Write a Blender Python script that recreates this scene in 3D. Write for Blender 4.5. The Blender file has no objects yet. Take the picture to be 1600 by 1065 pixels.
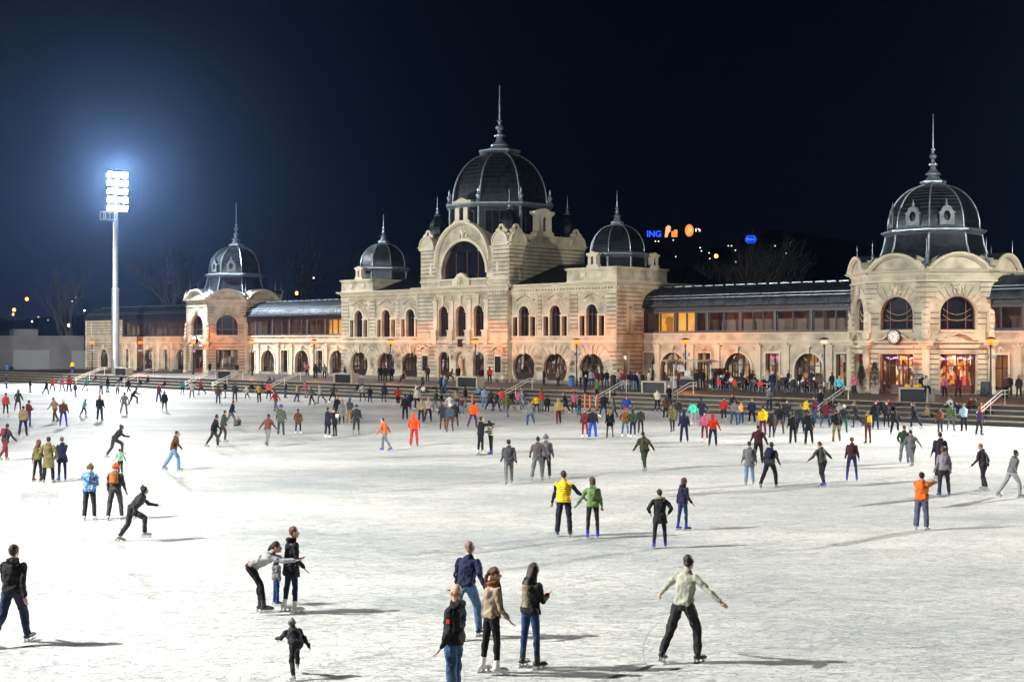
import bpy, bmesh, math, random
import numpy as np
from mathutils import Vector, Matrix, geometry
random.seed(7)
R = math.radians
S = bpy.context.scene
COL = S.collection
# ------------------------------------------------------------------ camera
cd = bpy.data.cameras.new('camera'); cam = bpy.data.objects.new('camera', cd); COL.objects.link(cam)
cam.location = (0, 0, 5.4); cam.rotation_euler = (R(90), 0, 0)
cd.sensor_width = 36; cd.lens = 47.25; cd.shift_y = 3.5/1600; cd.clip_start = .1; cd.clip_end = 4000
S.camera = cam
# ------------------------------------------------------------------ world: night sky
W = bpy.data.worlds.new("World"); S.world = W; W.use_nodes = True
nt = W.node_tree; nt.nodes.clear()
def nn(t, typ, **k):
    x = t.nodes.new(typ)
    for a, b in k.items(): setattr(x, a, b)
    return x
wo = nn(nt, 'ShaderNodeOutputWorld'); bg = nn(nt, 'ShaderNodeBackground'); tc = nn(nt, 'ShaderNodeTexCoord')
sep = nn(nt, 'ShaderNodeSeparateXYZ'); cr = nn(nt, 'ShaderNodeValToRGB'); noi = nn(nt, 'ShaderNodeTexNoise')
nt.links.new(tc.outputs['Generated'], sep.inputs[0]); nt.links.new(tc.outputs['Generated'], noi.inputs[0])
noi.inputs['Scale'].default_value = 2.2; noi.inputs['Detail'].default_value = 4
# city glow: brighter low down and a little towards the left of the view
ma = nn(nt, 'ShaderNodeMath', operation='MULTIPLY_ADD'); ma.inputs[1].default_value = .55; nt.links.new(sep.outputs[0], ma.inputs[0]); nt.links.new(sep.outputs[2], ma.inputs[2])
mb_ = nn(nt, 'ShaderNodeMath', operation='MULTIPLY_ADD'); mb_.inputs[1].default_value = .10; nt.links.new(noi.outputs[0], mb_.inputs[0]); nt.links.new(ma.outputs[0], mb_.inputs[2])
mc = nn(nt, 'ShaderNodeMath', operation='ADD'); mc.inputs[1].default_value = .22; nt.links.new(mb_.outputs[0], mc.inputs[0])
nt.links.new(mc.outputs[0], cr.inputs[0]); nt.links.new(cr.outputs[0], bg.inputs[0]); nt.links.new(bg.outputs[0], wo.inputs[0])
e = cr.color_ramp.elements
e[0].position = 0; e[0].color = (.014, .023, .052, 1)
e[1].position = 1; e[1].color = (.0004, .0008, .0024, 1)
x = e.new(.20); x.color = (.0035, .006, .0145, 1)
x = e.new(.36); x.color = (.0009, .0016, .0045, 1)
bg.inputs[1].default_value = 1.0
S.view_settings.view_transform = 'Standard'; S.view_settings.look = 'None'; S.view_settings.exposure = 0; S.view_settings.gamma = 1
try: S.view_settings.use_curve_mapping = False
except Exception: pass
S.render.engine = 'CYCLES'
S.cycles.max_bounces = 6; S.cycles.transparent_max_bounces = 12; S.cycles.sample_clamp_indirect = 4
# ------------------------------------------------------------------ geometry of the place
TH = R(44.5); U = (math.cos(TH), -math.sin(TH)); N = (-math.sin(TH), -math.cos(TH)); CX, CY = -1.36, 156.5
TZ = 1.25                                     # terrace height above the ice
BM = Matrix.Translation((CX, CY, 0)) @ Matrix.Rotation(-TH, 4, 'Z')     # building frame: x along facade, y = -q (q towards the ice)
def wp(s, q, z=0.): return BM @ Vector((s, -q, z))
def at(x, y, z=0.):                            # photo pixel on a level plane
    Y = (5.4-z)*2100/(y-536); return Vector(((x-800)/2100*Y, Y, z))
def at_q(x, q):                                # photo column on a plane parallel to the facade: gives s
    a = (x-800)/2100; Y = (q+CX*N[0]+CY*N[1])/(a*N[0]+N[1]); X = a*Y
    return (X-CX)*U[0]+(Y-CY)*U[1]
# ------------------------------------------------------------------ floodlights (masts built further down)
def spot(loc, aim, power, size=70, blend=.6, rad=.6, col=(1, .97, .9)):
    l = bpy.data.lights.new('floodlight_beam', 'SPOT'); l.energy = power; l.spot_size = R(size); l.spot_blend = blend
    l.shadow_soft_size = rad; l.color = col
    o = bpy.data.objects.new('floodlight_beam', l); COL.objects.link(o); o.location = loc
    o.rotation_euler = (Vector(aim)-Vector(loc)).to_track_quat('-Z', 'Y').to_euler(); return o
MAST_A = Vector((-42, 24, 0)); MAST_B = Vector((-54.9, 186, TZ)); MAST_C = Vector((60, 82, 0)); MAST_E = Vector((-62, 92, 0)); MAST_D = Vector((30, -12, 0))  # mast E is an unseen one, added to light the facade
spot(MAST_A+Vector((1, .4, 31.5)), (7, 34, 0), 275000, 110, .7, .3, (1, .98, .93))
spot(MAST_A+Vector((.8, 1, 31)), (-10, 104, 0), 205000, 52, .8, .3, (1, .97, .92))
spot(MAST_A+Vector((.8, 1, 30.5)), (-66, 211, 6), 2300000, 12, .8, .4, (1, .96, .86))  # narrow extra beam, added to brighten the far left wing
spot(MAST_E+Vector((.8, .2, 23)), (-16, 125, 0), 45000, 70, .8, .5, (1, .97, .92))
spot(MAST_E+Vector((.8, .6, 23.5)), (0, 150, 11), 112000, 46, .7, .5, (1, .96, .86))
spot(MAST_E+Vector((.6, .9, 23.5)), (38, 118, 9), 108000, 30, .8, .5, (1, .96, .86))
spot(MAST_E+Vector((.7, .9, 23.5)), (-33, 178, 6), 150000, 34, .8, .5, (1, .94, .84))
spot(MAST_B+Vector((.8, -1.2, 27)), (-10, 70, 0), 190000, 170, .4, .6, (.93, .97, 1))
spot(MAST_C+Vector((-1, -.3, 21)), (30, 66, 0), 320000, 84, .8, .3, (1, .97, .92))
spot(MAST_C+Vector((-1, .6, 21.5)), (24, 135, 9), 60000, 60, .8, .5, (1, .92, .76))
# ------------------------------------------------------------------ tagging
def tag(o, label=None, cat=None, group=None, kind=None):
    if label: o['label'] = label
    if cat: o['category'] = cat
    if group: o['group'] = group
    if kind: o['kind'] = kind
    return o
def empty(name, label, cat, loc=(0, 0, 0), rz=0, group=None):
    o = bpy.data.objects.new(name, None); COL.objects.link(o); o.location = loc; o.rotation_euler = (0, 0, rz)
    o.empty_display_size = .2
    return tag(o, label, cat, group)
KIDS = {}
def link(o, parent=None):
    COL.objects.link(o)
    if parent is not None:
        o.parent = parent; KIDS.setdefault(parent.name, []).append(o)
    return o
def copy_tree(o, parent=None):
    c = o.copy(); link(c, parent)
    for ch in KIDS.get(o.name, []): copy_tree(ch, c)
    return c
# ------------------------------------------------------------------ materials
MT = {}
def mat(name, col=(.5, .5, .5), rough=.7, metal=0., bump=None, var=None, spec=.5, emit=None, objcol=False):
    """bump=(scale, strength, distance); var=(scale, amount) large-scale tone variation"""
    if name in MT: return MT[name]
    m = bpy.data.materials.new(name); m.use_nodes = True; MT[name] = m
    t = m.node_tree; b = t.nodes['Principled BSDF']
    b.inputs['Base Color'].default_value = (*col, 1); b.inputs['Roughness'].default_value = rough; b.inputs['Metallic'].default_value = metal
    b.inputs['Specular IOR Level'].default_value = spec
    tcn = nn(t, 'ShaderNodeTexCoord'); src = None
    if objcol:
        oi = nn(t, 'ShaderNodeObjectInfo'); src = oi.outputs['Color']; t.links.new(src, b.inputs['Base Color'])
    if var:
        no = nn(t, 'ShaderNodeTexNoise'); no.inputs['Scale'].default_value = var[0]; no.inputs['Detail'].default_value = 6
        t.links.new(tcn.outputs['Object'], no.inputs[0])
        mr = nn(t, 'ShaderNodeMapRange'); mr.inputs[1].default_value = .3; mr.inputs[2].default_value = .7
        mr.inputs[3].default_value = 1-var[1]; mr.inputs[4].default_value = 1+var[1]*.5; t.links.new(no.outputs[0], mr.inputs[0])
        mx = nn(t, 'ShaderNodeVectorMath', operation='SCALE')
        if src is not None: t.links.new(src, mx.inputs[0])
        else: mx.inputs[0].default_value = col
        t.links.new(mr.outputs[0], mx.inputs['Scale']); t.links.new(mx.outputs[0], b.inputs['Base Color'])
    if bump:
        n2 = nn(t, 'ShaderNodeTexNoise'); n2.inputs['Scale'].default_value = bump[0]; n2.inputs['Detail'].default_value = 8
        t.links.new(tcn.outputs['Object'], n2.inputs[0])
        bp = nn(t, 'ShaderNodeBump'); bp.inputs['Strength'].default_value = bump[1]; bp.inputs['Distance'].default_value = bump[2]
        t.links.new(n2.outputs[0], bp.inputs['Height']); t.links.new(bp.outputs[0], b.inputs['Normal'])
    if emit:
        b.inputs['Emission Color'].default_value = (*emit[0], 1); b.inputs['Emission Strength'].default_value = emit[1]
    return m
STONE = mat('stone', (.50, .46, .35), .85, bump=(3, .5, .03), var=(.8, .45))
TRIM = mat('stone_trim', (.58, .535, .41), .8, bump=(6, .4, .02), var=(.8, .2))
PLINTH = mat('plinth_stone', (.20, .18, .15), .85, bump=(4, .5, .03), var=(.6, .3))
ROOF = mat('roof_metal', (.045, .055, .068), .56, .75, bump=(2, .4, .03), var=(1.2, .5))
DOME = mat('dome_metal', (.026, .033, .042), .36, .7, bump=(5, .6, .03), var=(1.5, .55))
ZINC = mat('zinc', (.30, .36, .42), .4, .7, bump=(8, .3, .02), var=(2, .3))
IRON = mat('dark_iron', (.022, .025, .03), .5, .4, bump=(20, .2, .01))
FRAME = mat('window_frame', (.035, .022, .018), .5, bump=(20, .2, .01))
FRAME2 = mat('wing_frame', (.05, .05, .058), .45, .3)
STEEL = mat('galvanised', (.55, .57, .58), .35, .8, var=(4, .2))
PAINTW = mat('white_paint', (.75, .74, .70), .4)
CONC = mat('concrete', (.34, .32, .28), .85, bump=(5, .6, .03), var=(1, .4))
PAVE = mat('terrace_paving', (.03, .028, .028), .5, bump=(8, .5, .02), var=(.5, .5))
def glass(name, tcol, mixf, rough=.05):
    m = bpy.data.materials.new(name); m.use_nodes = True; MT[name] = m; t = m.node_tree; t.nodes.clear()
    o = nn(t, 'ShaderNodeOutputMaterial'); mx = nn(t, 'ShaderNodeMixShader'); tr = nn(t, 'ShaderNodeBsdfTransparent'); gl = nn(t, 'ShaderNodeBsdfGlossy')
    tr.inputs[0].default_value = (*tcol, 1); gl.inputs['Roughness'].default_value = rough; gl.inputs[0].default_value = (.8, .85, .9, 1)
    mx.inputs[0].default_value = mixf; t.links.new(tr.outputs[0], mx.inputs[1]); t.links.new(gl.outputs[0], mx.inputs[2]); t.links.new(mx.outputs[0], o.inputs[0])
    return m
GLASS = glass('window_glass', (.85, .85, .85), .10)
GLASSD = mat('dark_glass', (.012, .014, .02), .12, var=(.7, .6), spec=.7)
def interior(name, cols, strength, scale=(.9, .9, .5), thr=(.35, .75)):
    """lit room seen behind glass: its lamplight is painted as uneven glowing patches on the walls"""
    m = bpy.data.materials.new(name); m.use_nodes = True; MT[name] = m; t = m.node_tree; b = t.nodes['Principled BSDF']
    tcn = nn(t, 'ShaderNodeTexCoord'); mp = nn(t, 'ShaderNodeMapping'); mp.inputs['Scale'].default_value = scale
    t.links.new(tcn.outputs['Object'], mp.inputs[0])
    vo = nn(t, 'ShaderNodeTexVoronoi'); vo.distance = 'CHEBYCHEV'; vo.inputs['Scale'].default_value = 2.3; t.links.new(mp.outputs[0], vo.inputs[0])
    no = nn(t, 'ShaderNodeTexNoise'); no.inputs['Scale'].default_value = 1.1; no.inputs['Detail'].default_value = 3; t.links.new(mp.outputs[0], no.inputs[0])
    c = nn(t, 'ShaderNodeValToRGB'); c.color_ramp.interpolation = 'CONSTANT'
    el = c.color_ramp.elements; n = len(cols)
    el[0].position = 0; el[0].color = (*cols[0], 1); el[1].position = 1/n; el[1].color = (*cols[1], 1)
    for i in range(2, n): q = el.new(i/n); q.color = (*cols[i], 1)
    sp = nn(t, 'ShaderNodeSeparateXYZ'); t.links.new(vo.outputs['Color'], sp.inputs[0]); t.links.new(sp.outputs[0], c.inputs[0])
    mr = nn(t, 'ShaderNodeMapRange'); mr.inputs[1].default_value = thr[0]; mr.inputs[2].default_value = thr[1]; mr.inputs[3].default_value = .15*strength; mr.inputs[4].default_value = strength
    t.links.new(no.outputs[0], mr.inputs[0]); t.links.new(c.outputs[0], b.inputs['Emission Color']); t.links.new(mr.outputs[0], b.inputs['Emission Strength'])
    b.inputs['Base Color'].default_value = (.2, .14, .09, 1); return m
WARM = interior('lit_room_warm', [(1, .45, .12), (.25, .08, .03), (1, .8, .5), (.04, .02, .015), (1, .6, .25), (.7, .75, .65), (.03, .02, .02)], 1.0)
DIM = interior('dim_room', [(.25, .16, .09), (.02, .015, .012), (.6, .5, .38), (.015, .01, .01), (.05, .03, .02), (1, .95, .8), (.02, .015, .015)], 1.0)
BAR = interior('bar_room', [(1, .16, .03), (.12, .02, .01), (1, .5, .12), (.5, .05, .03), (1, .8, .5), (.05, .01, .01), (1, .28, .05)], 2.4, (1.4, 1.4, .9))
GOLD = interior('gold_room', [(1, .5, .08), (1, .45, .06), (.9, .38, .04), (.25, .09, .02), (1, .55, .1)], 1.0, (.5, .5, .35), (.2, .5))
NIGHTROOM = interior('night_room', [(.05, .05, .06), (.015, .015, .02), (.09, .06, .05), (.01, .01, .012), (.03, .035, .045), (.12, .1, .09)], .55, (.7, .7, .4))
# ------------------------------------------------------------------ mesh builder
def fr(s, q, phi=0., z=0.):
    """wall frame in the building: origin at (s,q); a runs right seen from outside, d outwards"""
    return Matrix.Translation((s, -q, z)) @ Matrix.Rotation(R(phi), 4, 'Z')
I4 = Matrix.Identity(4)
class MB:
    def __init__(s): s.v = []; s.f = []
    def add(s, vs, fs, M=I4):
        n = len(s.v); s.v += [tuple(M @ Vector(p)) for p in vs]; s.f += [tuple(n+i for i in f) for f in fs]; return s
    def box(s, M, a0, a1, z0, z1, d0, d1):      # a right, z up, d outwards (local -y)
        vs = [(a, -d, z) for z in (z0, z1) for d in (d0, d1) for a in (a0, a1)]
        return s.add(vs, [(0, 2, 3, 1), (4, 5, 7, 6), (0, 1, 5, 4), (2, 6, 7, 3), (0, 4, 6, 2), (1, 3, 7, 5)], M)
    def xbox(s, c, sz, rz=0, M=I4):
        m = M @ Matrix.Translation(c) @ Matrix.Rotation(rz, 4, 'Z'); a, b, h = sz[0]/2, sz[1]/2, sz[2]/2
        return s.box(m, -a, a, -h, h, -b, b)
    def bar(s, p, q, w, h=None, M=I4):          # rectangular bar between two points
        p, q = Vector(p), Vector(q); h = h or w; d = (q-p); L = d.length
        if L < 1e-6: return s
        rot = d.to_track_quat('Z', 'Y').to_matrix().to_4x4(); m = M @ Matrix.Translation(p) @ rot
        a, b = w/2, h/2
        vs = [(x_, y_, z_) for z_ in (0, L) for (x_, y_) in ((-a, -b), (a, -b), (a, b), (-a, b))]
        return s.add(vs, [(3, 2, 1, 0), (4, 5, 6, 7), (0, 1, 5, 4), (1, 2, 6, 5), (2, 3, 7, 6), (3, 0, 4, 7)], m)
    def tube(s, pts, r, n=6, M=I4):
        pts = [Vector(p) for p in pts]; rs = r if isinstance(r, (list, tuple)) else [r]*len(pts); vs = []; fs = []
        for i, p in enumerate(pts):
            d = (pts[min(i+1, len(pts)-1)]-pts[max(i-1, 0)]).normalized(); qd = d.to_track_quat('Z', 'Y')
            for k in range(n):
                a = 2*math.pi*k/n; vs.append(p+qd @ Vector((math.cos(a)*rs[i], math.sin(a)*rs[i], 0)))
        for i in range(len(pts)-1):
            for k in range(n): a, b = i*n+k, i*n+(k+1) % n; fs.append((a, b, b+n, a+n))
        fs.append(tuple(range(n-1, -1, -1))); fs.append(tuple((len(pts)-1)*n+k for k in range(n)))
        return s.add(vs, fs, M)
    def lathe(s, prof, n=16, M=I4, ph=0.):
        vs = []; fs = []
        for r, z in prof:
            for k in range(n): a = ph+2*math.pi*k/n; vs.append((r*math.cos(a), r*math.sin(a), z))
        for i in range(len(prof)-1):
            for k in range(n): a, b = i*n+k, i*n+(k+1) % n; fs.append((a, b, b+n, a+n))
        fs.append(tuple(range(n-1, -1, -1))); fs.append(tuple((len(prof)-1)*n+k for k in range(n)))
        return s.add(vs, fs, M)
    def ball(s, c, r, n=10, M=I4):
        if not isinstance(r, (tuple, list)): r = (r, r, r)
        m = M @ Matrix.Translation(c) @ Matrix.Diagonal((*r, 1))
        k = max(4, n//2); return s.lathe([(max(.001, math.sin(math.pi*i/k)), -math.cos(math.pi*i/k)) for i in range(k+1)], n, m)
    def panel(s, M, out, holes=(), d=0., rev=.4, edge=0.):
        """flat wall with openings at depth d; reveals go rev inwards; edge: outer rim depth"""
        loops = [[Vector((a, z, 0)) for a, z in out]]+[[Vector((a, z, 0)) for a, z in h] for h in holes]
        flat = [p for l in loops for p in l]; tr = geometry.tessellate_polygon(loops)
        s.add([(p.x, -d, p.y) for p in flat], [tuple(t) for t in tr], M)
        for h in holes:
            if rev: s.strip(M, h, d, d-rev)
        if edge: s.strip(M, out, d, d-edge)
        return s
    def strip(s, M, loop, d0, d1, closed=True):
        n = len(loop); vs = [(a, -d0, z) for a, z in loop]+[(a, -d1, z) for a, z in loop]
        return s.add(vs, [(i, (i+1) % n, n+(i+1) % n, n+i) for i in range(n if closed else n-1)], M)
    def ring(s, M, inner, outer, d0, d1):        # frame between two matched open or closed loops, proud from d0 to d1
        n = len(inner); vs = []
        for d in (d0, d1):
            vs += [(a, -d, z) for a, z in inner]+[(a, -d, z) for a, z in outer]
        fs = []
        for i in range(n):
            j = (i+1) % n
            fs += [(2*n+i, 2*n+j, 3*n+j, 3*n+i), (i, j, 2*n+j, 2*n+i), (n+i, 3*n+i, 3*n+j, n+j)]
        return s.add(vs, fs, M)
    def sweep(s, M, path, prof):                 # mouldings: profile (d,z-offset) along a polyline of (a,z) or straight
        vs = []; k = len(prof); n = len(path)
        for i, (a, z) in enumerate(path):
            p0 = path[max(i-1, 0)]; p1 = path[min(i+1, n-1)]
            tx, tz = p1[0]-p0[0], p1[1]-p0[1]; L = math.hypot(tx, tz) or 1; nx, nz = -tz/L, tx/L
            for dd, h in prof: vs.append((a+nx*h, -dd, z+nz*h))
        fs = [(i*k+j, i*k+(j+1) % k, (i+1)*k+(j+1) % k, (i+1)*k+j) for i in range(n-1) for j in range(k)]
        fs += [tuple(range(k)), tuple((n-1)*k+j for j in range(k-1, -1, -1))]
        return s.add(vs, fs, M)
    def out(s, name, m, parent=None, smooth=None, kind=None):
        me = bpy.data.meshes.new(name); me.from_pydata(s.v, [], s.f); me.materials.append(m)
        if smooth is not None:
            me.polygons.foreach_set('use_smooth', [True]*len(me.polygons))
            me.set_sharp_from_angle(angle=R(smooth))
        me.update(); o = bpy.data.objects.new(name, me); link(o, parent)
        if kind: o['kind'] = kind
        return o
def arch(cx, w, z0, zt, n=12):                  # round-headed opening
    r = w/2; zs = zt-r
    return [(cx-r, z0), (cx+r, z0)]+[(cx+r*math.cos(math.pi*i/n), zs+r*math.sin(math.pi*i/n)) for i in range(n+1)]
def shoe(cx, r, zc, z0, n=26):                   # nearly full circle cut by the plinth
    a0 = math.asin(max(-1, (z0-zc)/r)); a1 = math.pi-a0
    return [(cx+r*math.cos(a0+(a1-a0)*i/n), zc+r*math.sin(a0+(a1-a0)*i/n)) for i in range(n+1)]
def rect(a0, a1, z0, z1): return [(a0, z0), (a1, z0), (a1, z1), (a0, z1)]
def grow(loop, g):
    cx = (min(a for a, z in loop)+max(a for a, z in loop))/2; cz = (min(z for a, z in loop)+max(z for a, z in loop))/2
    wx = max(a for a, z in loop)-cx; wz = max(z for a, z in loop)-cz
    return [(cx+(a-cx)*(1+g/wx), cz+(z-cz)*(1+g/wz)) for a, z in loop]
def span_at(loop, z):                            # horizontal extent of a loop at height z
    xs = []
    for i in range(len(loop)):
        (a0, z0), (a1, z1) = loop[i], loop[(i+1) % len(loop)]
        if (z0 <= z) != (z1 <= z): xs.append(a0+(a1-a0)*(z-z0)/(z1-z0))
    return (min(xs), max(xs)) if len(xs) > 1 else None
JN = [None]
def courses(mb, M, a0, a1, z0, z1, holes=(), d=0., h=.42, gap=.1, proud=.055, margin=.12, skip=()):
    """rusticated stone courses with recessed darker mortar joints"""
    n = max(1, round((z1-z0)/h)); hh = (z1-z0)/n
    for i in range(n):
        zb, zt = z0+i*hh+gap/2, z0+(i+1)*hh-gap/2; cut = list(skip)
        for ho in holes:
            g = [span_at(ho, zb+.01), span_at(ho, zt-.01), span_at(ho, (zb+zt)/2)]; g = [q for q in g if q]
            if g: cut.append((min(q[0] for q in g)-margin, max(q[1] for q in g)+margin))
        x0 = a0
        for c0, c1 in sorted(cut)+[(a1, a1+1)]:
            if c0 > x0+.08 and x0 < a1:
                mb.box(M, x0, min(c0, a1), zb, zt, d-.02, d+proud); JN[0].box(M, x0+.004, min(c0, a1)-.004, zt+.001, zt+gap-.001, d-.02, d+.012)
            x0 = max(x0, c1)
    return mb
def fan(mb, M, cx, zc, r0, r1, a0=10, a1=170, n=9, d=0., proud=.07, zmax=99):
    """wedge stones fanning out round an arch"""
    for i in range(n):
        t0, t1 = R(a0+(a1-a0)*(i+.06)/n), R(a0+(a1-a0)*(i+.94)/n); q = []
        for t, r_ in ((t0, r0), (t0, r1), (t1, r1), (t1, r0)):
            rr = r_
            if zc+math.sin(t)*rr > zmax: rr = max(r0, (zmax-zc)/max(.2, math.sin(t)))
            q.append((cx+math.cos(t)*rr, zc+math.sin(t)*rr))
        vs = [(a, -d+.02, z) for a, z in q]+[(a, -d-proud, z) for a, z in q]
        mb.add(vs, [(4, 5, 6, 7), (0, 1, 5, 4), (1, 2, 6, 5), (2, 3, 7, 6), (3, 0, 4, 7)], M)
    return mb
def window(par, M, loop, d, mull=(), trans=(), fm=FRAME, gm=GLASS, w=.09, name='window', dado=0.):
    """framed window: frame with mullions (part) and its pane (sub-part)"""
    mb = MB(); inner = grow(loop, -w); mb.ring(M, inner, loop, d-.06, d+.06)
    z0 = min(z for a, z in loop); z1 = max(z for a, z in loop)
    lo = sorted(loop, key=lambda p: p[0])
    for a in mull:
        zs = []
        for i in range(len(loop)):
            (a0, y0), (a1, y1) = loop[i], loop[(i+1) % len(loop)]
            if (a0 <= a) != (a1 <= a): zs.append(y0+(y1-y0)*(a-a0)/(a1-a0))
        if len(zs) > 1: mb.box(M, a-w*.45, a+w*.45, min(zs), max(zs), d-.05, d+.05)
    for z in trans:
        g = span_at(loop, z)
        if g: mb.box(M, g[0], g[1], z-w*.5, z+w*.5, d-.055, d+.055)
    if dado:
        g = span_at(loop, z0+dado*.5) or (0, 0); mb.box(M, g[0]+.03, g[1]-.03, z0, z0+dado, d-.04, d+.03)
    o = mb.out(name, fm, par); p = MB().panel(M, inner, d=d-.02, rev=0).out('pane', gm, o); return o
def room(par, M, a0, a1, z0, z1, d, depth, m, name='room_interior'):
    mb = MB(); vs = [(a0, -d, z0), (a1, -d, z0), (a1, -d, z1), (a0, -d, z1)]+[(a0, -d+depth, z0), (a1, -d+depth, z0), (a1, -d+depth, z1), (a0, -d+depth, z1)]
    mb.add(vs, [(4, 5, 6, 7), (0, 1, 5, 4), (1, 2, 6, 5), (2, 3, 7, 6), (3, 0, 4, 7)], M); return mb.out(name, m, par)
def dentils(mb, M, a0, a1, z, d, w=.16, h=.18, st=.42, dep=.16):
    n = int((a1-a0)/st)
    for i in range(n): a = a0+(i+.5)*(a1-a0)/n; mb.box(M, a-w/2, a+w/2, z-h, z, d-.01, d+dep)
    return mb
def cornice(mb, M, a0, a1, z, d, h=.55, out=.5):
    """stepped moulding running along a wall"""
    for k, (zz, oo, hh) in enumerate(((0, .12, .16), (.16, .3, .16), (.32, .75, .13), (.45, 1., .10))):
        mb.box(M, a0-out*oo*.999, a1+out*oo*.999, z+zz*h/.55+.001*k, z+(zz+hh)*h/.55, d-.05-.003*k, d+out*oo)
    return mb
def mascaron(mb, M, a, z, d, s=1.):              # carved shell and face over an arch
    mb.ball((a, -d-.06*s, z), (.16*s, .12*s, .22*s), 8, M); mb.ball((a, -d-.05*s, z-.25*s), (.09*s, .1*s, .14*s), 6, M)
    for k in (-1, 1):
        mb.ball((a+k*.24*s, -d-.03*s, z+.08*s), (.13*s, .08*s, .1*s), 6, M); mb.ball((a+k*.32*s, -d-.03*s, z-.18*s), (.08*s, .07*s, .16*s), 6, M)
        mb.ball((a+k*.13*s, -d-.04*s, z+.24*s), (.09*s, .08*s, .1*s), 6, M)
def spindle(h, r):                               # finial profile: base, balls, long needle
    P = [(1.0, 0), (1.05, .02), (.75, .05), (.45, .09), (.33, .14), (.6, .16), (.62, .18), (.25, .21), (.2, .26), (.42, .285), (.48, .31), (.36, .335), (.14, .36), (.14, .39), (.3, .405), (.3, .42), (.11, .44), (.09, .6), (.06, .8), (.035, .985), (.09, .99), (.02, 1)]
    return [(a*r, b*h) for a, b in P]
# ------------------------------------------------------------------ ice and terrace
def ice_material():
    m = bpy.data.materials.new('rink_ice'); m.use_nodes = True; t = m.node_tree; b = t.nodes['Principled BSDF']; L = t.links
    tcn = nn(t, 'ShaderNodeTexCoord')
    def noise(scale, detail=6, mp=(1, 1, 1), rz=0., rough=.55, dist=0.):
        mpn = nn(t, 'ShaderNodeMapping'); mpn.inputs['Scale'].default_value = mp; mpn.inputs['Rotation'].default_value = (0, 0, rz)
        L.new(tcn.outputs['Object'], mpn.inputs[0]); n_ = nn(t, 'ShaderNodeTexNoise'); n_.inputs['Scale'].default_value = scale
        n_.inputs['Detail'].default_value = detail; n_.inputs['Roughness'].default_value = rough; n_.inputs['Distortion'].default_value = dist; L.new(mpn.outputs[0], n_.inputs[0]); return n_.outputs[0]
    def rng(s, a, b_, c, d):
        r_ = nn(t, 'ShaderNodeMapRange'); r_.inputs[1].default_value = a; r_.inputs[2].default_value = b_; r_.inputs[3].default_value = c; r_.inputs[4].default_value = d; L.new(s, r_.inputs[0]); return r_.outputs[0]
    def mul(a, b_):
        r_ = nn(t, 'ShaderNodeMath', operation='MULTIPLY'); L.new(a, r_.inputs[0]); L.new(b_, r_.inputs[1]); return r_.outputs[0]
    wear = rng(noise(.07, 5, (1, 2.2, 1)), .34, .66, .66, 1.)               # worn, wetter stretches against fresh snow
    mid = rng(noise(.9, 6, (.75, 1.15, 1), .35), .3, .7, .86, 1.03)
    fine = mul(rng(noise(9, 4), .30, .5, .91, 1.), rng(noise(38, 3), .30, .45, .86, 1.))
    tot = mul(mul(wear, mid), fine)
    sc = None                                                              # skate cuts: thin dark lines in a few directions
    for rz, s_, th_ in ((.3, 3.2, .012), (1.1, 2.6, .011), (-.5, 3.7, .010), (2.2, 2.1, .012)):
        w_ = noise(1.0, 3, (s_*.6, s_*1.9, 1), rz, .5, .6)
        a1 = nn(t, 'ShaderNodeMath', operation='SUBTRACT'); L.new(w_, a1.inputs[0]); a1.inputs[1].default_value = .5
        a2 = nn(t, 'ShaderNodeMath', operation='ABSOLUTE'); L.new(a1.outputs[0], a2.inputs[0])
        line = rng(a2.outputs[0], 0, th_, .58, 1.)
        sc = line if sc is None else mul(sc, line)
    tot = mul(tot, sc)
    c = nn(t, 'ShaderNodeValToRGB'); c.color_ramp.elements[0].position = .45; c.color_ramp.elements[0].color = (.26, .30, .32, 1)
    c.color_ramp.elements[1].position = 1.; c.color_ramp.elements[1].color = (.80, .78, .725, 1); L.new(tot, c.inputs[0]); L.new(c.outputs[0], b.inputs['Base Color'])
    b.inputs['Roughness'].default_value = .62; b.inputs['Specular IOR Level'].default_value = .3
    h = nn(t, 'ShaderNodeMath', operation='ADD'); L.new(noise(14, 8, (1, 1, 1), 0, .7), h.inputs[0]); s2 = nn(t, 'ShaderNodeMath', operation='MULTIPLY'); L.new(sc, s2.inputs[0]); s2.inputs[1].default_value = .9; L.new(s2.outputs[0], h.inputs[1])
    h2 = nn(t, 'ShaderNodeMath', operation='ADD'); L.new(h.outputs[0], h2.inputs[0]); L.new(rng(noise(2.3, 6, (.85, 1.1, 1), .2), .3, .7, 0, 1.2), h2.inputs[1])
    bp = nn(t, 'ShaderNodeBump'); bp.inputs['Strength'].default_value = 1.; bp.inputs['Distance'].default_value = .032; L.new(h2.outputs[0], bp.inputs['Height']); L.new(bp.outputs[0], b.inputs['Normal'])
    return m
ICE = ice_material()
QE = 26.0                                        # edge of the ice (q)
def ground_poly(name, pts, z, m, kind='structure'):
    mb = MB().add([(*wp(s, q)[:2], z) for s, q in pts], [tuple(range(len(pts)))]); o = mb.out(name, m); o['kind'] = kind; return o
ground_poly('ice_rink', [(-230, QE), (190, QE), (190, 330), (-230, 330)], 0., ICE)
GROUND = mat('park_ground', (.03, .03, .028), .9, var=(.1, .4))
mb = MB().add([(-2500, -400, -.35), (2500, -400, -.35), (2500, 3000, -.35), (-2500, 3000, -.35)], [(0, 1, 2, 3)]); mb.out('ground', GROUND)['kind'] = 'structure'
ter = MB(); ter.box(BM, -130, 125, -.3, TZ, -80, QE-2.7); o = ter.out('terrace', PAVE); o['kind'] = 'structure'
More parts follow.
